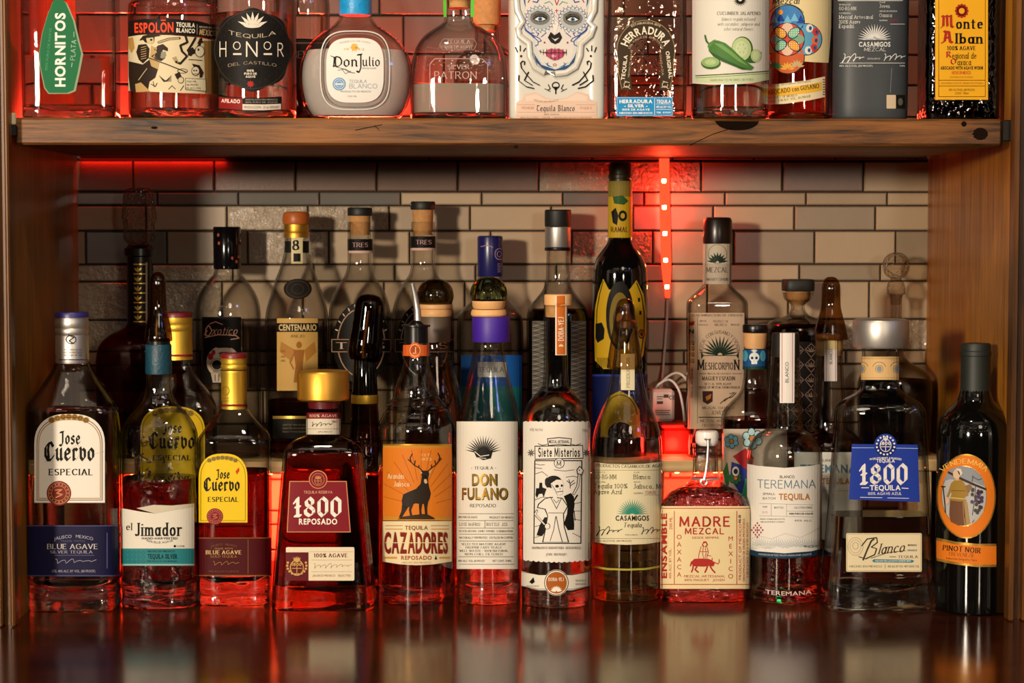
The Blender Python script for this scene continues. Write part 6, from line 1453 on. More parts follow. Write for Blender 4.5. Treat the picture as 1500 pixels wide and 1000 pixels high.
# brackets where the shelf meets the cabinet sides
x = up_(1477, 193, -.001).x
root = MB(); root.box(x - .0055, x + .0045, -.0036, .0, ZU + .004, ZT - .001, 0, .0008)
tag(root.build('shelf_bracket', plain('dark_metal', '#14110f', .5, .5)), 'small dark bracket at the right end of the upper shelf', 'bracket')
x = up_(21, 185, -.001).x
root = thing('strip_clip', 'small cream clip with black screw plate at the left end of the upper shelf', 'clip', (x, -.0035, ZT - .013))
mb = MB(); mb.box(-.0035, .002, -.0015, .0032, .006, .017, 0, .001); mb.build('clip', plain('cream_clip', '#cdbf9a', .4), root)
mb = MB(); mb.box(-.0035, .0032, -.0018, .0032, -.004, .0058, 0, .0008); mb.build('screw_plate', BLACK, root)
# ================================================================== upper shelf
def shelf_b(name, label, cx, secs, k, n, yf=.022, mat=CLEAR, **kw):
    return Bottle(name, label, cx, 176, secs, k, n, yfront=yf, z0=ZT, mat=mat, group=TOP, **kw)
REDL_ = liquid('red_lit_spirit', '#e8d8cc', 1.34)
b = shelf_b('tequila_bottle', 'square clear bottle with green leaf-shaped label, at the left end of the upper shelf', 103, [(176, 65), (171, 67.5), (0, 68), (-90, 66), (-120, 58), (-140, 40), (-155, 24), (-165, 20), (-210, 19)], .6, 6)
b.foot(18, BASEG); b.fill(84, WATER, base=20); b.lathe('screw_cap', [(-172, 21), (-225, 21), (-228, 19)], plain('green_cap', '#0d5a34', .4))
L = b.L('front_label', 'green leaf-shaped label'); GL = '#0f6a3e'
pl = [(85, -8), (96, 4), (107, 30), (114, 60), (119, 78), (114, 105), (108, 132), (98, 136), (72, 136), (66, 128), (60, 100), (58, 76), (62, 50), (70, 22), (78, 2)]
L.poly([(x + (3 if x > 88 else -1), y + 1.5) for x, y in pl], '#8a9a7c', 1); L.poly(pl, GL, 2)
L.text('HORNITOS', 88.5, 73, 14, '#e8ece4', 'X', 108, rot=90, lay=4); L.text('PLATA', 107.5, 73, 6.5, '#b8d0bc', 'P', 30, rot=86, lay=4); L.text('100% PURO DE AGAVE', 71, 72, 3.4, '#4a9a6c', 'S', 62, rot=84, lay=4); L.line([(105, 98), (106, 92)], .8, '#b8d0bc', 4); L.line([(108.5, 54), (108.5, 47)], .8, '#b8d0bc', 4); L.done()

b = shelf_b('tequila_bottle', 'round bottle with black-banded label of dancing skeletons', 251, [(176, 57), (171, 61.5), (160, 63), (30, 63), (8, 62), (2, 57), (-40, 55), (-70, 50), (-95, 35), (-110, 22), (-150, 18)], 1, 2)
b.foot(14, BASEG); b.fill(40, WATER, base=16); b.lathe('screw_cap', [(-120, 20), (-175, 20), (-178, 18)], BLACK)
L = b.L('front_label', 'pale label with a black band and ink drawing of skeletons')
ze = lambda pts: [(180 + x / 8.336, 20 + y / 8.333) for x, y in pts]
L.poly([(188.6, 53), (210, 51), (250, 51.5), (290, 55), (313.6, 59), (313.6, 138), (290, 137), (250, 135.5), (210, 134), (188.6, 133)], '#d8cba8', 1)
L.poly([(188.6, 31), (210, 28), (250, 27.5), (290, 31), (313.6, 37), (313.6, 57), (290, 53), (250, 50.5), (210, 50), (188.6, 54)], '#161210', 2)
L.text('ESPOLON', 226, 40.5, 13.5, '#e04a2a', 'X', 56, lay=4, rot=1); L.rect(236, 28.8, 243, 30.6, '#e04a2a', 4); L.text('TEQUILA', 271.5, 36.5, 5.8, '#e8e0cc', 'X', 27, rot=-3, lay=4); L.text('BLANCO', 271.5, 45, 5.8, '#e8e0cc', 'X', 27, rot=-3, lay=4); L.line([(288, 36), (288, 50)], .6, '#c8b898', 4); L.text('MEXICO', 303.5, 48, 8, '#c8a878', 'X', 24, rot=-7, lay=4); L.text('HECHO EN', 300, 40, 2.4, '#c8b898', 'B', 18, rot=-5, lay=4)
DK = '#2c2018'; md = '#7a6848'
L.poly(ze([(70, 300), (130, 290), (150, 420), (110, 480), (80, 420)]), '#b88a44', 2); L.poly(ze([(980, 330), (1105, 330), (1105, 980), (1000, 980), (990, 600)]), '#9a7440', 2)
L.poly(ze([(205, 330), (250, 270), (320, 255), (450, 262), (470, 270), (390, 285), (385, 350), (350, 370), (275, 350), (250, 320)]), DK, 3); L.poly(ze([(290, 300), (375, 290), (385, 350), (350, 375), (300, 350)]), '#c8b88c', 4); L.ell(180 + 352 / 8.336, 20 + 320 / 8.333, 1.8, 1.6, DK, 5)
L.poly(ze([(195, 380), (290, 370), (330, 430), (320, 540), (250, 610), (200, 560), (170, 470)]), DK, 3)
for i in range(6): L.line(ze([(230, 415 + i * 28), (290, 400 + i * 28)]), .8, '#c8a878', 4)
L.line(ze([(440, 350), (560, 310), (690, 300)]), 3.6, DK, 3); L.line(ze([(440, 350), (560, 312), (680, 302)]), 2, '#b8a67c', 4)
L.poly(ze([(385, 440), (430, 390), (490, 370), (550, 420), (550, 460), (490, 440), (470, 500), (520, 540), (470, 580), (400, 560), (350, 520), (420, 470)]), DK, 3); L.poly(ze([(470, 470), (520, 460), (530, 510), (500, 550), (460, 540)]), '#8a8a78', 4); L.poly(ze([(350, 390), (420, 420), (390, 520), (450, 580), (430, 700), (320, 700), (330, 560)]), '#b89c68', 3)
L.poly(ze([(80, 580), (250, 620), (330, 560), (350, 640), (430, 680), (400, 780), (330, 830), (310, 940), (200, 960), (100, 940), (80, 760)]), DK, 4); L.poly(ze([(160, 860), (230, 840), (290, 900), (340, 950), (170, 960)]), '#b89a64', 5); L.line(ze([(300, 670), (200, 810)]), .9, '#c8b890', 5)
L.line(ze([(320, 540), (540, 620), (760, 710)]), 1.4, DK, 4); L.ring(180 + 725 / 8.336, 20 + 700 / 8.333, 7, 3.2, .8, DK, 4)
for p in ([(760, 270), (785, 350), (700, 390), (720, 460), (780, 520), (700, 610), (650, 590)], [(880, 300), (830, 390), (790, 450), (860, 480), (930, 380), (950, 310)]): L.line(ze(p), 3.4, DK, 3)
L.poly(ze([(790, 440), (850, 410), (880, 460), (830, 520), (790, 510)]), DK, 3); L.ell(180 + 930 / 8.336, 20 + 460 / 8.333, 6.5, 8, '#d8d0b4', 4); L.ring(180 + 930 / 8.336, 20 + 460 / 8.333, 6.5, 8, .8, DK, 5); L.poly(ze([(900, 370), (980, 350), (950, 320), (930, 300)]), DK, 5); L.ell(180 + 915 / 8.336, 20 + 440 / 8.333, 1.3, 1.8, DK, 5)
L.poly(ze([(600, 540), (650, 520), (680, 600), (640, 600)]), '#a89870', 3)
L.poly(ze([(840, 610), (930, 630), (980, 720), (960, 780), (930, 780), (930, 690), (860, 650)]), DK, 3); L.ell(180 + 880 / 8.336, 20 + 700 / 8.333, 5.5, 6.5, '#d8cfb0', 4); L.ring(180 + 880 / 8.336, 20 + 700 / 8.333, 5.5, 6.5, .8, DK, 5); L.ell(180 + 862 / 8.336, 20 + 695 / 8.333, 1.1, 1.2, DK, 5); L.ell(180 + 890 / 8.336, 20 + 695 / 8.333, 1.1, 1.2, DK, 5); L.line(ze([(850, 735), (905, 735)]), .8, DK, 5)
L.poly(ze([(630, 740), (690, 710), (720, 780), (660, 800)]), DK, 3); L.ell(180 + 705 / 8.336, 20 + 810 / 8.333, 4, 4.5, '#d0c4a0', 4); L.ring(180 + 705 / 8.336, 20 + 810 / 8.333, 4, 4.5, .8, DK, 5)
for i in range(4): L.line(ze([(450 + i * 20, 760 + i * 18), (500 + i * 10, 830 - i * 4), (590, 820 - i * 20)]), .9, DK, 3)
for p in ([(350, 860), (400, 890), (420, 850)], [(375, 830), (385, 890)], [(560, 920), (600, 880), (640, 920)], [(700, 940), (740, 880)], [(800, 560), (960, 570)]): L.line(ze(p), 1.1, DK, 3)
L.poly(ze([(760, 790), (1000, 800), (1005, 945), (760, 925)]), '#d8d0b0', 5); L.line(ze([(760, 790), (1000, 800), (1005, 945), (760, 925), (760, 790)]), .7, DK, 6)
for i, t in enumerate(('750 ML', '(80 PROOF)', '40% ALC./VOL')): L.text(t, 280 + i, 119.5 + i * 4.8, 2.6, DK, 'S', (15, 17, 23)[i], lay=6)
L.done()

b = shelf_b('tequila_bottle', 'round bottle with large black cog-edged label and red strip label', 371, [(176, 56), (171, 60), (160, 62), (20, 62), (-20, 60), (-60, 50), (-90, 34), (-110, 22), (-150, 18)], 1, 2)
b.foot(12, BASEG); b.fill(22, WATER, base=14); b.lathe('stopper', [(-140, 20), (-170, 22), (-178, 20)], CORK)
L = b.L('front_label', 'black cog-edged label with an agave crown'); p = []
for i in range(96):
    a = math.radians(i * 3.75); r_ = 1 + .035 * math.cos(8 * a); p.append((370 + 57.5 * r_ * math.cos(a), 73 + 59.5 * r_ * math.sin(a)))
L.poly(p, '#171513', 1); L.ring(370, 73, 55, 57, 1, '#3a342e', 2)
rr = random.Random(11)
for i in range(90):
    a = rr.uniform(0, 6.28); q_ = rr.uniform(.78, .95); L.ell(370 + 56 * q_ * math.cos(a), 73 + 58 * q_ * math.sin(a), .9, .9, '#2e2a26', 2, 6)
L.ell(370, 37, 13, 4, '#e0d8c8', 3); agave(L, 370, 40, 23, '#e0d8c8', 7, 2.2, 1, 22, 158)
L.text('TEQUILA', 370, 53, 5.5, '#c8b8a0', 'P', 68, bend=-6); w5 = '#e8dccc'
for t, x, y, h_ in (('H', 328, 72, 21), ('O', 348, 67, 11), ('N', 370, 72, 21), ('O', 392, 67, 11), ('R', 411, 73, 19)): L.text(t, x, y, h_, w5, 'P', {'H': 10, 'O': 11, 'N': 17, 'R': 9}[t])
for x in (348, 392): L.rect(x - 6, 78, x + 6, 80.5, w5, 3)
L.text('DEL CASTILLO', 370, 92, 4, '#a89880', 'P', 70, bend=4); L.ell(367, 108, 14, 11, '#0d0c0b', 3)
for i, t in enumerate(('100%', 'PURO DE', 'AGAVE')): L.text(t, 367, 103.5 + i * 4.4, 3, w5, 'B', (10, 18, 14)[i])
L.ell(367, 123, 3.6, 3.6, '#a82a24', 3); L.rays(367, 123, 2, 6, 8, 0, 315, 1, '#a82a24', 3); L.done()
L = b.L('lower_label', 'red, black and white strip label'); L.poly([(320, 140), (355, 143), (385, 143), (412.5, 141.5), (412.5, 161), (385, 163), (355, 162.5), (320, 160)], '#15110f', 1); L.poly([(321.5, 142), (355.5, 144.5), (355.5, 161), (321.5, 158.5)], '#8a1c1c', 2); L.poly([(355.5, 152.5), (385, 153), (411, 152), (411, 160), (385, 161.5), (355.5, 161)], '#dcd2c4', 2)
L.text('AFILADO', 338.5, 148, 5.2, '#f0e0d0', 'B', 27, rot=-3); L.text('DESTILADO EN MEXICO', 383, 146, 2.4, '#a89c8c', 'S', 46); L.text('100% PURO DE AGAVE', 383, 149.8, 2.2, '#a89c8c', 'S', 46); L.text('PRODUCCION # 33 de 0095497', 383, 157, 3.6, '#5a3a34', 'S', 50); L.done()

b = shelf_b('liquor_bottle', 'dark-labelled round bottle tucked behind, left of the wide round flat bottle', 442, [(176, 36), (171, 40), (20, 41), (-10, 38), (-40, 25), (-55, 17), (-100, 15)], 1, 2, yf=.14, mat=CLEAR2)
b.fill(60, BROWNL, base=8); b.lathe('cap', [(-96, 17), (-115, 17)], BLACK)
L = b.L('front_label', 'dark label'); L.rect(405, 58, 480, 130, '#241a18', 1); L.rect(405, 62, 480, 64, '#8a6a5a', 2); L.text('RESERVA', 442, 80, 10, '#a88a74', 'R', 56); L.done()

def refraction_pale(name, c, k=.5):  # clear spirit; light refracted through it is put in as pale diffuse colour
    m, nt, out = newmat(name)
    g = N(nt, 'ShaderNodeBsdfGlass'); g.inputs['IOR'].default_value = 1.33; g.inputs['Color'].default_value = (.95, .96, .95, 1)
    d = N(nt, 'ShaderNodeBsdfDiffuse'); d.inputs[0].default_value = lin(c) + (1,); t = N(nt, 'ShaderNodeBsdfTranslucent'); t.inputs[0].default_value = lin(c) + (1,)
    m1 = N(nt, 'ShaderNodeMixShader'); m1.inputs[0].default_value = .35; nt.links.new(d.outputs[0], m1.inputs[1]); nt.links.new(t.outputs[0], m1.inputs[2])
    m2 = N(nt, 'ShaderNodeMixShader'); m2.inputs[0].default_value = k; nt.links.new(g.outputs[0], m2.inputs[1]); nt.links.new(m1.outputs[0], m2.inputs[2])
    nt.links.new(m2.outputs[0], out.inputs[0]); return m
REFR_PALE = refraction_pale('refraction_pale_spirit', '#e8ece8', .68)
b = shelf_b('tequila_bottle', 'wide round flat bottle with sky blue neck wrap and white rounded label', 521, [(176, 58), (170, 66), (155, 75), (130, 81), (108, 82), (88, 79), (70, 71), (55, 58), (44, 43), (36, 31), (28, 25), (20, 23), (-30, 22), (-50, 22)], .5, 2.2)
b.fill(74, REFR_PALE, base=6)
b.lathe('neck_wrap', [(22.5, 23.4), (20, 23.8), (-45, 23), (-48, 21)], plain('sky_blue_wrap', '#0f8fce', .4, 0, .5, .6, 300, .25, 120), 'sky blue neck wrap')
L = b.L('label_rim', 'clear raised rim round the label', zs=5)
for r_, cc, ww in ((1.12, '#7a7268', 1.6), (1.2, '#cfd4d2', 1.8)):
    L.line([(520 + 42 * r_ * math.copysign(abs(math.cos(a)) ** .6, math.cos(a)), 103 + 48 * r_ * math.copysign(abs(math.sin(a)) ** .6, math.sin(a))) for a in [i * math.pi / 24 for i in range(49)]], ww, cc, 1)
L.done()
L = b.L('front_label', 'white rounded label', zs=6); L.poly([(520 + 42 * math.copysign(abs(math.cos(a)) ** .6, math.cos(a)), 103 + 47.5 * math.copysign(abs(math.sin(a)) ** .6, math.sin(a))) for a in [i * math.pi / 24 for i in range(48)]], '#e4e2dc', 1)
L.text('Don', 506, 90, 14.5, K_, 'C', 37); L.line([(485, 82), (490, 84), (489, 98)], 1.6, K_, 3, .8, 30); L.text('J', 527, 91, 22, K_, 'C', 9); L.text('ulio', 544, 90, 13, K_, 'C', 25); L.line([(492, 98), (504, 101), (512, 106), (520, 107)], 1, '#6a675f', 3); L.line([(495, 103), (506, 101), (516, 107)], .8, '#6a675f', 3); L.line([(500, 100), (506, 108), (514, 104)], .8, '#6a675f', 3)
L.ell(519, 69, 5, 5, '#e0b04a', 3); L.rays(519, 70, 0, 7, 7, 0, 360, .9, '#e0b04a', 3); L.text('19   42', 519, 72, 3, '#d8b468', 'S', 30); L.text('RESERVA DE DON', 520, 60, 2.6, '#b8b4aa', 'S', 44, bend=3); L.text('100% DE AGAVE', 541, 100, 2.2, '#8a867a', 'S', 20)
bl = '#6a9ac4'; L.ell(497, 123, 9.5, 9.5, bl, 3); L.ring(497, 123, 7.3, 7.3, .8, '#d8e4ec', 4); L.ring(497, 123, 4.5, 4.5, .7, '#d8e4ec', 4); L.rect(491, 122, 503, 124.4, '#d8e4ec', 4)
L.text('TEQUILA', 524.5, 119, 4.2, '#7a8a98', 'P', 26); L.text('BLANCO', 532.5, 126, 6.4, '#8fa8c4', 'P', 41); L.text('PRODUCTO DE MEXICO', 521, 134, 2.6, '#8a8a84', 'S', 44); L.text('750 ML', 516, 141, 2.4, '#a8a49a', 'S', 14); L.done()

b = shelf_b('tequila_bottle', 'squat clear bottle with bulky cork, green neck ribbon and engraved panel', 672, [(176, 67), (171, 70), (130, 70.5), (105, 70), (85, 67), (68, 61), (54, 51), (44, 38), (36, 26), (30, 21), (8, 19.5), (0, 20.5)], .7, 3)
b.foot(8, BASEG, dome=-.8); b.fill(125, refraction_pale('half_refraction_pale_spirit', '#d4d6c8', .5), base=10)
b.lathe('cork', [(12, 16), (2, 16.5), (0, 19.5), (-2, 21.5), (-30, 22), (-33, 20)], CORK, 'bulky cork stopper')
for (xa, xb) in ((-23, -18), (18, 23)):
    mb = MB(); ys = -12 * b.s
    mb.add([(xa * b.s, ys, b.Z(-22)), (xb * b.s, ys - .002, b.Z(-22)), (xb * b.s * .98, ys - .003, b.Z(27)), (xa * b.s * .95, ys - .001, b.Z(26)), (xa * b.s, ys + .0006, b.Z(-22)), (xb * b.s, ys - .0014, b.Z(-22)), (xb * b.s * .98, ys - .0024, b.Z(27)), (xa * b.s * .95, ys - .0004, b.Z(26))], [(0, 1, 2, 3), (4, 7, 6, 5), (0, 4, 5, 1), (1, 5, 6, 2), (2, 6, 7, 3), (3, 7, 4, 0)])
    mb.build('ribbon', plain('green_ribbon', '#4fae2c', .45), b.root)['label'] = 'green neck ribbon'
L = b.L('engraved_panel', 'engraved frame and lettering in the glass', zs=5, lift=.0004); e1 = '#a8a39a'
L.text('TEQUILA', 672, 61, 5, e1, 'R', 34); L.text('100% DE AGAVE', 672, 69, 4.6, e1, 'R', 42); L.line([(650, 57), (694, 57), (698, 64), (694, 73), (648, 73), (644, 65), (650, 57)], .7, '#8a857c')
L.line([(630, 160), (630, 94), (637, 86), (706, 86), (714, 94), (714, 160)], .9, e1); L.text('SILVER', 672, 98, 6, e1, 'R', 32); L.text('PATRON', 668, 110, 10, '#b8b2a8', 'RL', 62); L.done()

b = shelf_b('tequila_bottle', 'small corked bottle glowing red behind the squat corked bottle', 713, [(176, 44), (171, 47), (110, 48), (90, 44), (75, 33), (66, 22), (60, 18), (40, 17)], .8, 3, yf=.15, mat=CLEAR2)
b.fill(120, WATER, base=8); b.lathe('cork', [(46, 14), (38, 15), (37, 20), (5, 21), (-8, 20), (-10, 15)], CORK, 'cork stopper')

CER = plain('white_ceramic_bottle', '#c6c5bd', .22, 0, .5, coat=.3)
b = shelf_b('tequila_bottle', 'white ceramic bottle painted with a decorated skull face', 815, [(176, 67), (172, 69), (0, 69), (-120, 68), (-150, 60), (-165, 40), (-172, 25), (-200, 22)], .5, 7, mat=CER, body='ceramic_body')
b.lathe('cap', [(-198, 24), (-250, 24), (-254, 20)], BLACK)
zs_ = lambda pts: [(740 + x / 8.333, y / 8.333) for x, y in pts]
# raised rim around the face
mb = MB(); rim = [(150, -250), (140, 0), (150, 130), (215, 270), (160, 350), (175, 440), (290, 530), (300, 680), (360, 820), (480, 890), (610, 905), (740, 890), (860, 820), (915, 680), (925, 540), (1040, 440), (1080, 330), (1020, 270), (1085, 130), (1090, 0), (1085, -250)]
mb.tube([Vector(b.on_front(px, py, b.yc - b.rmid, .0003)) for px, py in zs_(rim)], .0032, 10); mb.build('moulded_rim', CER, b.root, True)['label'] = 'raised white rim round the face'
L = b.L('painted_face', 'painted skull face'); BL1, BL2 = '#2f4a9c', '#7ab4d8'
L.poly(zs_([(210, -250), (225, 0), (245, 110), (215, 300), (250, 370), (340, 440), (345, 640), (380, 760), (480, 850), (610, 868), (740, 850), (840, 760), (870, 640), (875, 460), (980, 380), (1020, 300), (1000, 130), (1030, 0), (1040, -250)]), '#c8ccce', 1)
L.poly(zs_([(240, -250), (250, 110), (235, 300), (360, 430), (400, 640), (430, 740), (500, 810), (610, 835), (720, 810), (800, 740), (830, 640), (860, 440), (1000, 300), (990, 130), (1010, -250)]), '#d8d3cc', 2)
L.poly(zs_([(345, 640), (380, 760), (480, 850), (610, 868), (740, 850), (840, 760), (870, 630), (840, 700), (780, 790), (610, 850), (440, 790), (380, 700)]), '#2c4a78', 3)
for sgn, ex, ey in ((-1, 425, 230), (1, 825, 235)):
    L.ell(740 + ex / 8.333, ey / 8.333, 18.5, 15.5, '#aeb4b6', 3); L.ell(740 + ex / 8.333, ey / 8.333 - 1, 14.5, 10, '#74736f', 4); L.ell(740 + ex / 8.333, ey / 8.333 - 2, 11, 6.5, '#5a5856', 4)
    for i in range(20):
        a = i * math.pi / 10; L.ring(740 + ex / 8.333 + 19 * math.cos(a), ey / 8.333 + 16 * math.sin(a), 2.7, 2.5, .8, BL1 if abs(math.cos(a)) > .6 else '#4a90c0', 4, math.degrees(a) - 110, math.degrees(a) + 110, 8)
    for i in range(22):
        a = i * math.pi / 11 + .1; L.ell(740 + ex / 8.333 + 23.5 * math.cos(a), ey / 8.333 + 20 * math.sin(a), .75, .75, '#8a3a5c' if i % 2 else BL1, 4, 7)
    ec = 740 + ex / 8.333 + sgn * -.2; L.poly([(ec - 8, ey / 8.333 + .6), (ec - 3, ey / 8.333 - 2.6), (ec + 3, ey / 8.333 - 2.4), (ec + 8, ey / 8.333 + .6), (ec + 3, ey / 8.333 + 4), (ec - 3, ey / 8.333 + 4)], '#e4e2de', 5); L.ell(ec, ey / 8.333 + .6, 3.2, 3.2, '#5a82a4', 6); L.ell(ec, ey / 8.333 + .6, 1.5, 1.5, K_, 7); L.line([(ec - 9.5, ey / 8.333 + .5), (ec - 3.5, ey / 8.333 - 3.4), (ec + 3.5, ey / 8.333 - 3.2), (ec + 9.5, ey / 8.333 + .3)], 1.6, K_, 6); L.line([(ec - 7, ey / 8.333 + 2), (ec, ey / 8.333 + 4.4), (ec + 7, ey / 8.333 + 1.6)], .8, '#3a3836', 6); L.line([(ec - 13, ey / 8.333 - 6), (ec - 4, ey / 8.333 - 11), (ec + 8, ey / 8.333 - 9)], 1.8, '#6a6866', 5)
    mx = lambda x: (1240 - x) if sgn > 0 else x
    for p in ([(220, 290), (260, 370), (340, 430), (420, 470), (440, 500), (410, 510)], [(330, 440), (400, 500), (400, 545), (365, 560)], [(320, 420), (325, 400), (350, 405)], [(390, 440), (410, 410), (385, 400)], [(440, 450), (500, 400)]): L.line(zs_([(mx(x), y) for x, y in p]), 1.2, BL1, 4)
    L.poly(zs_([(mx(x), y) for x, y in [(225, 340), (330, 425), (370, 460), (330, 440), (250, 380)]]), BL1, 4); L.poly(zs_([(mx(x), y) for x, y in [(215, -60), (232, 40), (250, 90), (240, -60)]]), '#3a5a88', 4)
    L.poly(zs_([(mx(x), y) for x, y in [(480, 760), (520, 810), (590, 825), (540, 800)]]), '#3a8ab4', 5); L.line(zs_([(mx(x), y) for x, y in [(530, 810), (510, 780), (525, 765)]]), .9, BL1, 5)
    L.ell(740 + mx(480) / 8.333, 520 / 8.333, 1.4, 1.4, '#9a2a6a', 5)
    L.line(zs_([(mx(x), y) for x, y in [(480, 40), (540, 20), (580, 60)]]), 1, '#2a9a94', 5); L.line(zs_([(mx(x), y) for x, y in [(340, 20), (390, 30), (410, -10)]]), 1.6, BL1, 5); L.line(zs_([(mx(x), y) for x, y in [(280, 30), (300, -10)]]), 1.4, '#a8303c', 5)
    # painted scrolls beside the face
    for p in ([(235, 790), (240, 755), (215, 745), (190, 770), (200, 830), (260, 910), (340, 1000), (420, 1040)], [(285, 880), (235, 980), (330, 1040)], [(170, 920), (165, 985), (260, 1060), (350, 1080)]): L.line(zs_([(mx(x), y) for x, y in p]), 1.9, K_, 3, 1.0, 40)
    for p in ([(130, 580), (150, 635)], [(185, 560), (185, 620)], [(248, 590), (225, 625)]): L.line(zs_([(mx(x), y) for x, y in p]), 1.7, K_, 3)
    L.ell(740 + mx(195) / 8.333, 685 / 8.333, 1.6, 1.7, K_, 3)
L.poly(zs_([(555, 390), (600, 430), (665, 390), (695, 460), (660, 520), (610, 540), (560, 520), (520, 460)]), '#1c1a1a', 5); L.poly(zs_([(565, 460), (600, 480), (660, 460), (610, 505)]), '#d8d0c8', 6); L.poly(zs_([(570, 300), (610, 425), (650, 300), (640, 200), (580, 200)]), '#e2deda', 4)
L.line(zs_([(600, -20), (628, 60), (660, -20)]), 1.3, '#b83050', 5); L.line(zs_([(628, 115), (628, 155)]), 1.2, '#b83050', 5); L.line(zs_([(612, 130), (644, 130)]), 1, '#b83050', 5)
L.poly(zs_([(480, 640), (530, 600), (580, 592), (606, 605), (640, 592), (690, 605), (740, 640), (700, 700), (640, 735), (580, 735), (520, 700)]), '#b04a66', 5); L.line(zs_([(470, 640), (540, 650), (606, 640), (680, 650), (750, 638)]), 1.1, '#3a1220', 6); L.ell(740 + 590 / 8.333, 685 / 8.333, 4, 2, '#d8a0ac', 6)
for x in (430, 465, 505, 560, 606, 655, 705, 745): L.line(zs_([(x, 585 + abs(x - 606) * .15), (x, 740 - abs(x - 606) * .5)]), .8, K_, 7)
L.line(zs_([(410, 622), (470, 645)]), .8, K_, 6); L.ring(740 + 606 / 8.333, 793 / 8.333, 2.4, 1.6, .8, '#c85a50', 5)
L.ring(814, 125, 5, 4.5, 1.5, K_, 3); L.line([(814, 130), (814, 137)], 2, K_, 3); L.poly([(810, 127), (818, 127), (814, 134)], K_, 3); L.line([(802, 132), (806, 130), (803, 124)], 1.2, K_, 3); L.line([(826, 132), (822, 130), (825, 124)], 1.2, K_, 3); L.line([(798, 130), (806, 134)], 1, K_, 3); L.line([(830, 130), (822, 134)], 1, K_, 3)
L.done()
L = b.L('lower_label', 'pinkish scrolled paper label'); L.poly([(756, 150), (766, 145), (768, 138), (785, 135), (800, 143), (814, 145), (830, 143), (846, 134), (862, 138), (865, 145), (874, 150), (874, 175.5), (756, 175.5)], '#dcc0ac', 1); L.poly([(770, 141), (786, 138), (800, 146), (828, 146), (845, 137), (860, 141), (860, 148), (770, 148)], '#e2ccbc', 2)
L.text('Tequila Blanco', 814, 158.5, 8, '#4a4a54', 'K', 56, lay=3); L.text('HECHO EN MEXICO', 800, 149, 2.6, '#a88a7c', 'S', 36, bend=-3); L.rect(758, 153, 784, 153.6, '#b89c8c', 2); L.rect(844, 153, 872, 153.6, '#b89c8c', 2); L.rect(758, 164, 872, 164.6, '#b89c8c', 2); L.text('PREMIUM', 773, 158, 3.6, '#d8907c', 'R', 18); L.text('TEQUILA', 858, 158, 3.6, '#d8907c', 'R', 18); L.text('100% AGAVE', 808, 167.5, 2.2, '#7a6a64', 'S', 22); L.text('40% ALC/VOL - 750 ML - HECHO EN JALISCO MEXICO', 814, 172, 2.2, '#a88a7c', 'S', 104); L.done()

b = shelf_b('tequila_bottle', 'square textured bottle with brown horseshoe label and small sky blue label', 946, [(176, 55), (172, 57), (60, 57.5), (20, 56.5), (-60, 55), (-100, 50), (-120, 36), (-132, 22), (-170, 18)], .7, 7, mat=PEBBLE)
b.foot(12, BASEG); b.fill(112, liquid('warm_clear_spirit', '#e8d4c4', 1.34), base=14); b.lathe('screw_cap', [(-150, 20), (-190, 20)], BLACK)
L = b.L('front_label', 'brown horseshoe-shaped label'); HB = '#3a2c1c'; p = []
for i in range(25):
    a = math.radians(200 - i * 9.16); p.append((946 + 43 * math.cos(a), 75 - 46 * math.sin(a)))
p = [(909, 132)] + [(905, 105)] + p + [(987, 105), (983, 132), (966, 132)]
for i in range(25):
    a = math.radians(-20 + i * 9.16); p.append((946 + 23.5 * math.cos(a), 76 - 25 * math.sin(a)))
p += [(924, 112), (926, 132)]
L.poly(p, HB, 1)
arcs = lambda k1, k2: [(946 + 43 * k1 * math.cos(math.radians(200 - i * 9.16)), 75 - 46 * k1 * math.sin(math.radians(200 - i * 9.16))) for i in range(25)]
L.line([(911, 130), (905.5, 105)] + arcs(.985, 1) + [(986.5, 105), (981, 130)], .7, '#a89468', 2)
L.text('HERRADURA', 946, 44.5, 10.5, '#e4dcc8', 'B', 82, arc=34); L.text('ESTABLECIDA 1870', 946, 33.5, 3, '#d8ccb0', 'S', 44, arc=46)
L.text('DEL VALLE DE AMATITAN', 946, 54, 3, '#b8a888', 'S', 64, arc=26)
L.text('TEQUILA', 914.5, 99, 5, '#e4dcc8', 'B', 37, rot=83); L.text('ORIGINAL', 980, 95, 5, '#e4dcc8', 'B', 40, rot=-83); L.text('HECHO DE AGAVE', 923, 93, 2.6, '#b8a888', 'S', 40, rot=83); L.text('AGAVE AZUL', 969, 93, 2.6, '#b8a888', 'S', 36, rot=-83)
for sx in (918, 974): L.ring(sx, 124, 4, 4, 1, '#d8ccb0', 3, 0, 260, 12); L.line([(sx - 5, 128), (sx, 126), (sx + 5, 130)], 1, '#d8ccb0', 3); L.line([(sx - 3, 119), (sx + 4, 121)], .9, '#d8ccb0', 3)
L.done()
mb = MB(); rr = random.Random(8)
for i in range(42):
    px, py = 946 + rr.uniform(-19, 19), 78 + rr.uniform(-20, 30); q = Vector(b.on_front(px, py, b.yc - b.rmid, .0003))
    mb.tube([q, Vector(b.on_front(px + rr.uniform(-3, 3), py + rr.uniform(-4, 4), b.yc - b.rmid, .0006)), Vector(b.on_front(px + rr.uniform(-4, 4), py + rr.uniform(-5, 5), b.yc - b.rmid, .0003))], .0007, 6)
mb.build('embossed_texture', BASEG, b.root, True)
L = b.L('lower_label', 'small sky blue label'); SB = '#1f90cc'; L.rect(903, 142, 985.5, 170, SB, 1); L.frame(904, 143, 984.5, 169, .5, '#cfe4f0', 2); wv = '#eaf2f6'; L.rect(958.5, 144, 959.2, 168, wv, 2)
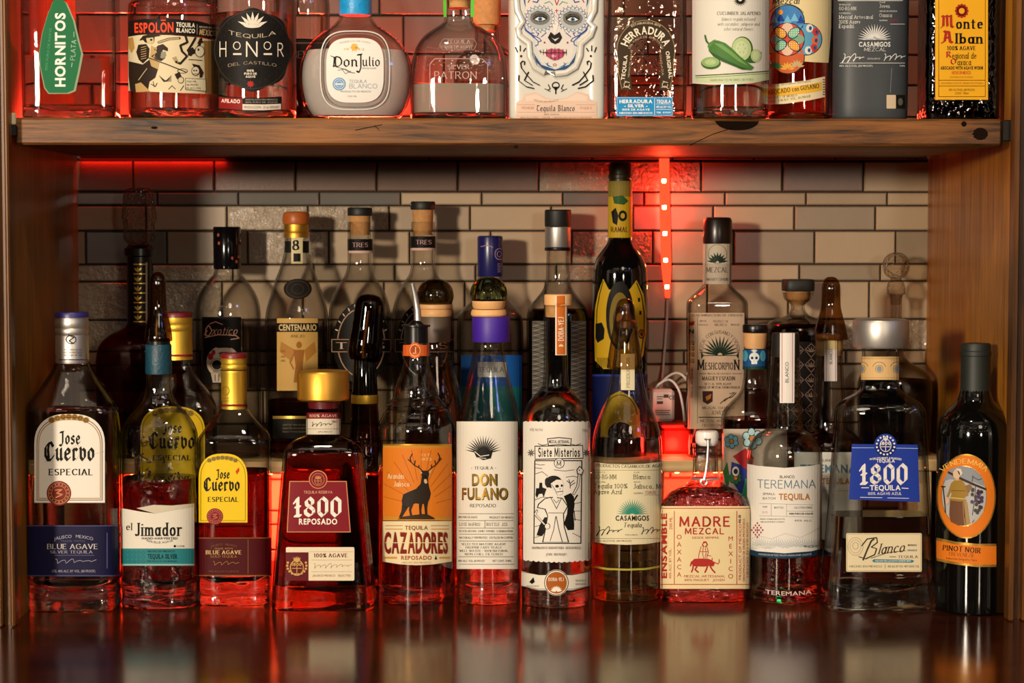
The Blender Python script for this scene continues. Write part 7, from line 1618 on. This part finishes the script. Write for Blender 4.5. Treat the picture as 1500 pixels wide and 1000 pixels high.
L.text('HERRADURA', 931.5, 148.5, 5, wv, 'X', 48); L.text('- SILVER -', 931.5, 155, 4.2, wv, 'X', 34); L.text('100% DE AGAVE', 931.5, 160.5, 2.8, wv, 'B', 40); L.text('HECHO EN MEXICO', 931.5, 165.5, 2.6, wv, 'B', 48); L.text('TEQUILA', 972, 148.5, 4.6, wv, 'X', 21); L.rect(961, 152, 983, 152.6, wv, 2); L.text('40% ALC BY VOL', 972, 156.5, 3.2, wv, 'B', 22); L.rect(961, 160, 983, 160.6, wv, 2); L.text('750ML   80 PROOF', 972, 164.8, 2.4, wv, 'B', 21); L.done()

b = shelf_b('tequila_bottle', 'round bottle overhanging the shelf edge with white label of green chillies and cucumber', 1070, [(177, 50), (173, 54), (165, 55.5), (-40, 56), (-80, 52), (-110, 36), (-125, 22), (-165, 18)], 1, 2, yf=-.012)
b.foot(14, BASEG); b.fill(-20, WATER, base=16); b.lathe('screw_cap', [(-140, 20), (-185, 20)], SILVER)
L = b.L('front_label', 'white label with green chilli and cucumber slices'); L.poly([(1014.5, -70), (1126, -70), (1126, 117), (1100, 122), (1070, 124), (1040, 124), (1014.5, 122)], '#dcdad0', 1)
zc = lambda pts: [(880 + x / 4.166, y / 4.166) for x, y in pts]
L.rays(1084, -1, 3, 11, 11, 185, 355, .9, K_, 2); L.text('CUCUMBER JALAPENO', 1082, 19.5, 4.6, '#4a4a44', 'R', 62)
for i, t in enumerate(('blanco tequila infused', 'with cucumber, jalapeno and', 'other natural flavors')): L.text(t, 1082, 28 + i * 7.2, 4.6, '#7a8474', 'RL', (48, 60, 42)[i], skew=.2)
gA, gB, gC = '#4a7a3c', '#3a6430', '#8fb070'
L.ell(1087, 72.5, 15.5, 19, gB, 2); L.ell(1086, 72, 13.8, 17, '#b8cc94', 3); L.ell(1086, 72, 9, 11.5, '#c8d8a8', 4)
L.poly(zc([(905, 310), (940, 300), (978, 320), (976, 350), (940, 385), (905, 385), (880, 370), (900, 340)]), gB, 2); L.ell(1106.5, 81.5, 7.5, 9.5, '#b4ca90', 4); L.ell(1106.5, 81.5, 5, 6.5, '#c8d8a8', 5)
for i in range(6): L.ell(1086 + 5 * math.cos(i * 1.05), 71 + 6.5 * math.sin(i * 1.05), .8, 1.6, '#a4bc80', 5, 8)
L.poly(zc([(660, 275), (690, 245), (720, 248), (760, 262), (800, 295), (850, 345), (905, 390), (932, 412), (915, 428), (860, 425), (800, 400), (740, 375), (690, 345), (662, 310)]), gA, 5); L.poly(zc([(690, 262), (740, 270), (800, 315), (860, 370), (900, 405), (840, 375), (770, 320)]), '#6f9c58', 6); L.poly(zc([(662, 310), (690, 345), (740, 375), (800, 400), (860, 425), (915, 428), (860, 410), (790, 378), (720, 340)]), '#33592a', 6)
L.line(zc([(668, 275), (648, 250), (640, 218)]), 2.6, '#3d6a34', 5); L.poly(zc([(655, 290), (660, 265), (690, 245), (705, 240), (690, 262), (676, 285)]), '#5a8a48', 6)
L.ell(1042, 92.5, 14, 9, gB, 5); L.ell(1041.5, 91, 12.6, 7.4, gC, 6); L.ell(1041.5, 91, 8, 4.6, '#a8c488', 7)
for i in range(5): L.ell(1037 + i * 2.4, 91 + (-1) ** i, 1, .7, '#d0dcb0', 8, 8)
L.poly([(1020, 110), (1040, 109), (1070, 108), (1100, 106), (1126, 103), (1126, 117), (1100, 121), (1070, 122.5), (1040, 122), (1020, 120)], '#c8d4ac', 2); L.line([(1020, 111), (1050, 109.5), (1090, 107), (1126, 104)], 1.3, K_, 3); L.line([(1020, 114), (1060, 112), (1126, 107)], .8, '#5a8a48', 3); L.text('HANDCRAFTED IN SMALL BATCHES', 1072, 117, 3, '#6a7a5a', 'R', 62, rot=1); L.done()

b = shelf_b('mezcal_bottle', 'round amber bottle with painted circle pattern and slanted yellow-striped label', 1172, [(176, 42), (172, 45), (164, 46.5), (-40, 47), (-80, 43), (-105, 30), (-118, 20), (-160, 17)], 1, 2)
b.foot(8, liquid('amber_base', '#f0d0a0', 1.47)); b.fill(20, liquid('warm_amber_spirit', '#e0903c', 1.34), base=10); b.lathe('screw_cap', [(-140, 19), (-180, 19)], BLACK)
L = b.L('front_label', 'cream label with four overlapping painted circles'); L.poly([(1125.5, -60), (1218, -60), (1217, 40), (1213, 92), (1190, 91), (1178, 90), (1125.5, 88)], '#d8c898', 1)
L.text('Mezcal', 1153, 1.5, 8, '#2a2418', 'R', 38, skew=.15); L.ring(1152, 36, 30, 30, .9, K_, 2, 215, 325)
zg = lambda x, y: (1110 + x / 5.558, y / 5.556)
for (cx, cy2, r_, cc) in ((245, 175, 138, '#3a7ab8'), (245, 465, 138, '#c05a2c'), (390, 320, 132, '#5a9ac0'), (105, 320, 120, '#8a9a4a')):
    x, y = zg(cx, cy2); L.ell(x, y, r_ / 5.556, r_ / 5.556, '#1f1c1a', 2); L.ell(x, y, r_ / 5.556 - 1.2, r_ / 5.556 - 1.2, cc, 3)
x, y = zg(190, 100); L.ell(x, y, 3.6, 3.6, '#e08a2c', 5)
for (px, py) in ((140, 150), (190, 140), (245, 155), (300, 140), (350, 155)): x, y = zg(px, py); L.poly([(x - 6, y + 6), (x, y - 6), (x + 6, y + 6)], '#1f3f8c' if px % 100 > 45 else '#6ab0d8', 4)
for (px, py, cc) in ((470, 260, '#c83a28'), (465, 330, '#d86a2c'), (455, 390, '#c83a28'), (410, 410, '#d8d8d0'), (420, 230, '#d8d8d0')): x, y = zg(px, py); L.ell(x, y, 5, 6, cc, 4); L.ell(x + 1, y, 2, 3, '#2a4a8c', 5)
for (px, py, cc) in ((150, 520, '#2f7a4a'), (245, 530, '#d8a040'), (320, 510, '#b8a070')): x, y = zg(px, py); agave(L, x, y + 6, 11, cc, 7, 1.6, lay=4)
x, y = zg(245, 320); L.ell(x, y, 24.5, 24.5, '#1f1c1a', 5); L.ell(x, y, 23.3, 23.3, '#c8483a', 6)
for a in (0, 90, 180, 270): L.ell(x + 15 * math.cos(math.radians(a)), y - 15 * math.sin(math.radians(a)), 8 if a % 180 else 9, 9 if a % 180 else 7, '#d8b8a0' if a % 180 else '#7aa08a', 7)
for a, cc in ((45, '#7ab8a0'), (135, '#d8952c'), (225, '#7ab8a0'), (315, '#d8952c')):
    ar = math.radians(a); ox, oy = x + 13.5 * math.cos(ar), y - 13.5 * math.sin(ar); pp = []
    for i in range(20):
        t = i * math.pi / 10; u, v_ = 10.5 * math.cos(t), 7 * math.sin(t) * (1 - .15 * math.cos(t)); pp.append((ox + u * math.cos(ar) + v_ * math.sin(ar), oy - u * math.sin(ar) + v_ * math.cos(ar)))
    L.poly(pp, '#1c2240', 8); L.poly([(ox + (q[0] - ox) * .84, oy + (q[1] - oy) * .84) for q in pp], cc, 9)
    for i in range(-2, 3):
        for j in range(-1, 2): L.ell(ox + i * 3.2, oy + j * 3.2, .7, .7, '#f0e4c0', 10, 6)
L.done()
L = b.L('slanted_label', 'slanted cream strip with a yellow stripe'); L.poly([(1125.5, 124), (1150, 122), (1185, 117), (1208, 112), (1208, 142), (1185, 147), (1150, 152), (1125.5, 153)], '#dccfa8', 1); L.poly([(1125.5, 130), (1150, 128.5), (1185, 124), (1203, 120), (1203, 132.5), (1185, 136), (1150, 140), (1125.5, 141.5)], '#e0ae34', 2)
L.text('ABOCADO con GUSANO', 1163, 130.5, 6.4, '#3a2410', 'RB', 74, rot=8); L.text('MEZCAL ARTESANAL REPOSADO', 1158, 122, 3, '#5a4a30', 'R', 60, rot=7); L.text('PRODUCT OF MEXICO', 1147, 141.5, 3, '#5a4a30', 'R', 42, rot=6); L.text('750ML, 43% ALC. VOL., 86 PROOF', 1157, 145, 3, '#5a4a30', 'R', 62, rot=8)
for i in range(7): L.rect(1204.5, 116 + i * 3.6, 1207.5, 117.2 + i * 3.6, K_, 3)
L.done()

GREY = plain('matt_slate_glass', '#34393d', .5, 0, .4, .06, 300, .14, 60)
b = shelf_b('mezcal_bottle', 'matt slate grey bottle with white print and hand-drawn signatures', 1273, [(176, 52), (172, 54.5), (0, 55), (-60, 54), (-90, 46), (-110, 30), (-122, 20), (-165, 17)], .8, 3.2, mat=GREY)
b.lathe('stopper', [(-160, 18), (-185, 20), (-190, 18)], CORK)
L = b.L('printed_label', 'white print straight on the glass'); wp = '#d8dad8'
L.rect(1228, 0.5, 1322, 1.4, wp, 1)
for t, x, y, h_ in (('GO-RG-MM', 1230, 12.5, 4.6), ('Mezcal Artesanal', 1230, 25, 4.8), ('100% Agave', 1230, 32, 4.8), ('Espadin', 1230, 38.5, 4.8), ('Joven', 1288, 9, 4.8), ('Oaxaca', 1288, 22.5, 4.8)): L.text(t, x, y, h_, wp, 'TY', len(t) * 3.05, al='l')
for t, x, y in (('PRODUCTO', 1230, 7), ('CATEGORIA', 1230, 19.5), ('CLASE', 1288, 3.5), ('HECHO EN MEXICO', 1288, 16.5), ('NUMERO', 1288, 30)): L.text(t, x, y, 2, wp, 'S', al='l')
L.text('21053', 1309, 30.5, 3.2, '#a83a40', 'TY', 12); L.rect(1304, 35, 1325, 35.6, wp, 1)
L.rays(1281, 58, 2, 25, 17, 3, 177, .95, wp, 2, .93); L.rect(1264, 56.5, 1299, 58.4, wp, 2)
L.text('CASAMIGOS', 1281, 65, 6.6, wp, 'B', 46); L.text('MEZCAL', 1282, 72.5, 5, wp, 'P', 32, skew=.1); L.scrib(1233, 1264, 87, 15, wp, 9, 12, 1); L.text('EXCLUSIVO', 1280, 86, 2.2, wp, 'S', 18); L.scrib(1293, 1324, 85, 11, wp, 9, 21, 1); L.rect(1231, 92, 1325, 92.7, wp, 2); L.text('40% ALC/VOL (80 PROOF)', 1254, 96.5, 2.8, wp, 'S', 48); L.text('750ML', 1321, 96.5, 2.4, wp, 'S', 8); L.line([(1306, 100), (1304, 136)], .6, '#8a9090', 1); L.done()
L = b.L('small_sticker', 'small cream and black sticker'); L.rect(1298.5, 139, 1312, 159, '#cdb89c', 1, 1); L.rect(1312, 139, 1325, 159, '#15130f', 1, 1); L.ell(1318.5, 149, 3.4, 5.5, '#5a5a4a', 2); L.done()

BRG = glass('brown_textured_glass', (.17, .06, .03), .4, .6, 160)
b = shelf_b('mezcal_bottle', 'dark brown square bottle with bright yellow label, at the right end of the upper shelf', 1405, [(176, 52), (173, 53.5), (0, 53.5), (-60, 53), (-90, 44), (-108, 28), (-120, 19), (-160, 17)], .75, 7, mat=BRG)
b.fill(-40, liquid('very_dark_spirit', '#2a0e06', 1.34), base=4)
b.lathe('screw_cap', [(-140, 19), (-180, 19)], BLACK)
L = b.L('front_label', 'bright yellow label with red and black lettering'); YL = '#e4a81c'; R2 = '#a8281c'
L.rect(1370, -60, 1447, 146, YL, 1); L.frame(1375, -55, 1443, 141.5, .8, '#3a2408', 2)
L.ring(1408.5, 16, 6, 6, 3.4, R2, 3)
for i in range(12):
    a = i * math.pi / 6; L.ell(1408.5 + 8 * math.cos(a), 16 + 8.4 * math.sin(a), 2.2, 2.2, R2, 3, 10)
L.text('M', 1389, 31.5, 17, R2, 'KB', 20); L.text('onte', 1421.5, 34.5, 14.5, K_, 'RB', 40); L.text('A', 1388.5, 54, 17, R2, 'KB', 18); L.text('lban', 1421, 56.5, 14, K_, 'RB', 40)
L.text('100% AGAVE', 1408.5, 70.5, 5.6, K_, 'RB', 42); L.text('R', 1390, 80, 8, R2, 'KB', 8); L.text('egional de', 1412.5, 81.5, 8.5, K_, 'R', 36); L.text('O', 1397, 90, 8, R2, 'KB', 8); L.text('axaca', 1412.5, 91, 8.5, K_, 'R', 20); L.text('ABOCADO WITH AGAVE WORM', 1408.5, 99.5, 4.6, K_, 'X', 62); L.text('HECHO EN MEXICO', 1408, 106.5, 4.4, '#c8501c', 'B', 28); L.text('DENOMINACION DE ORIGEN', 1408, 113, 2.6, '#b87a14', 'S', 34)
for y in (117.5, 126): L.rect(1375, y - .4, 1443, y + .4, '#3a2408', 2)
L.text('DENOMINACION DE ORIGEN PROTEGIDA', 1409, 121.8, 3, '#b87a14', 'S', 62); L.text('40% ALCOHOL (80 PROOF)', 1408.5, 131.5, 3.2, '#7a5010', 'S', 38); L.text('CONT. 750ml', 1408.5, 136.5, 3.2, '#7a5010', 'S', 20); L.done()
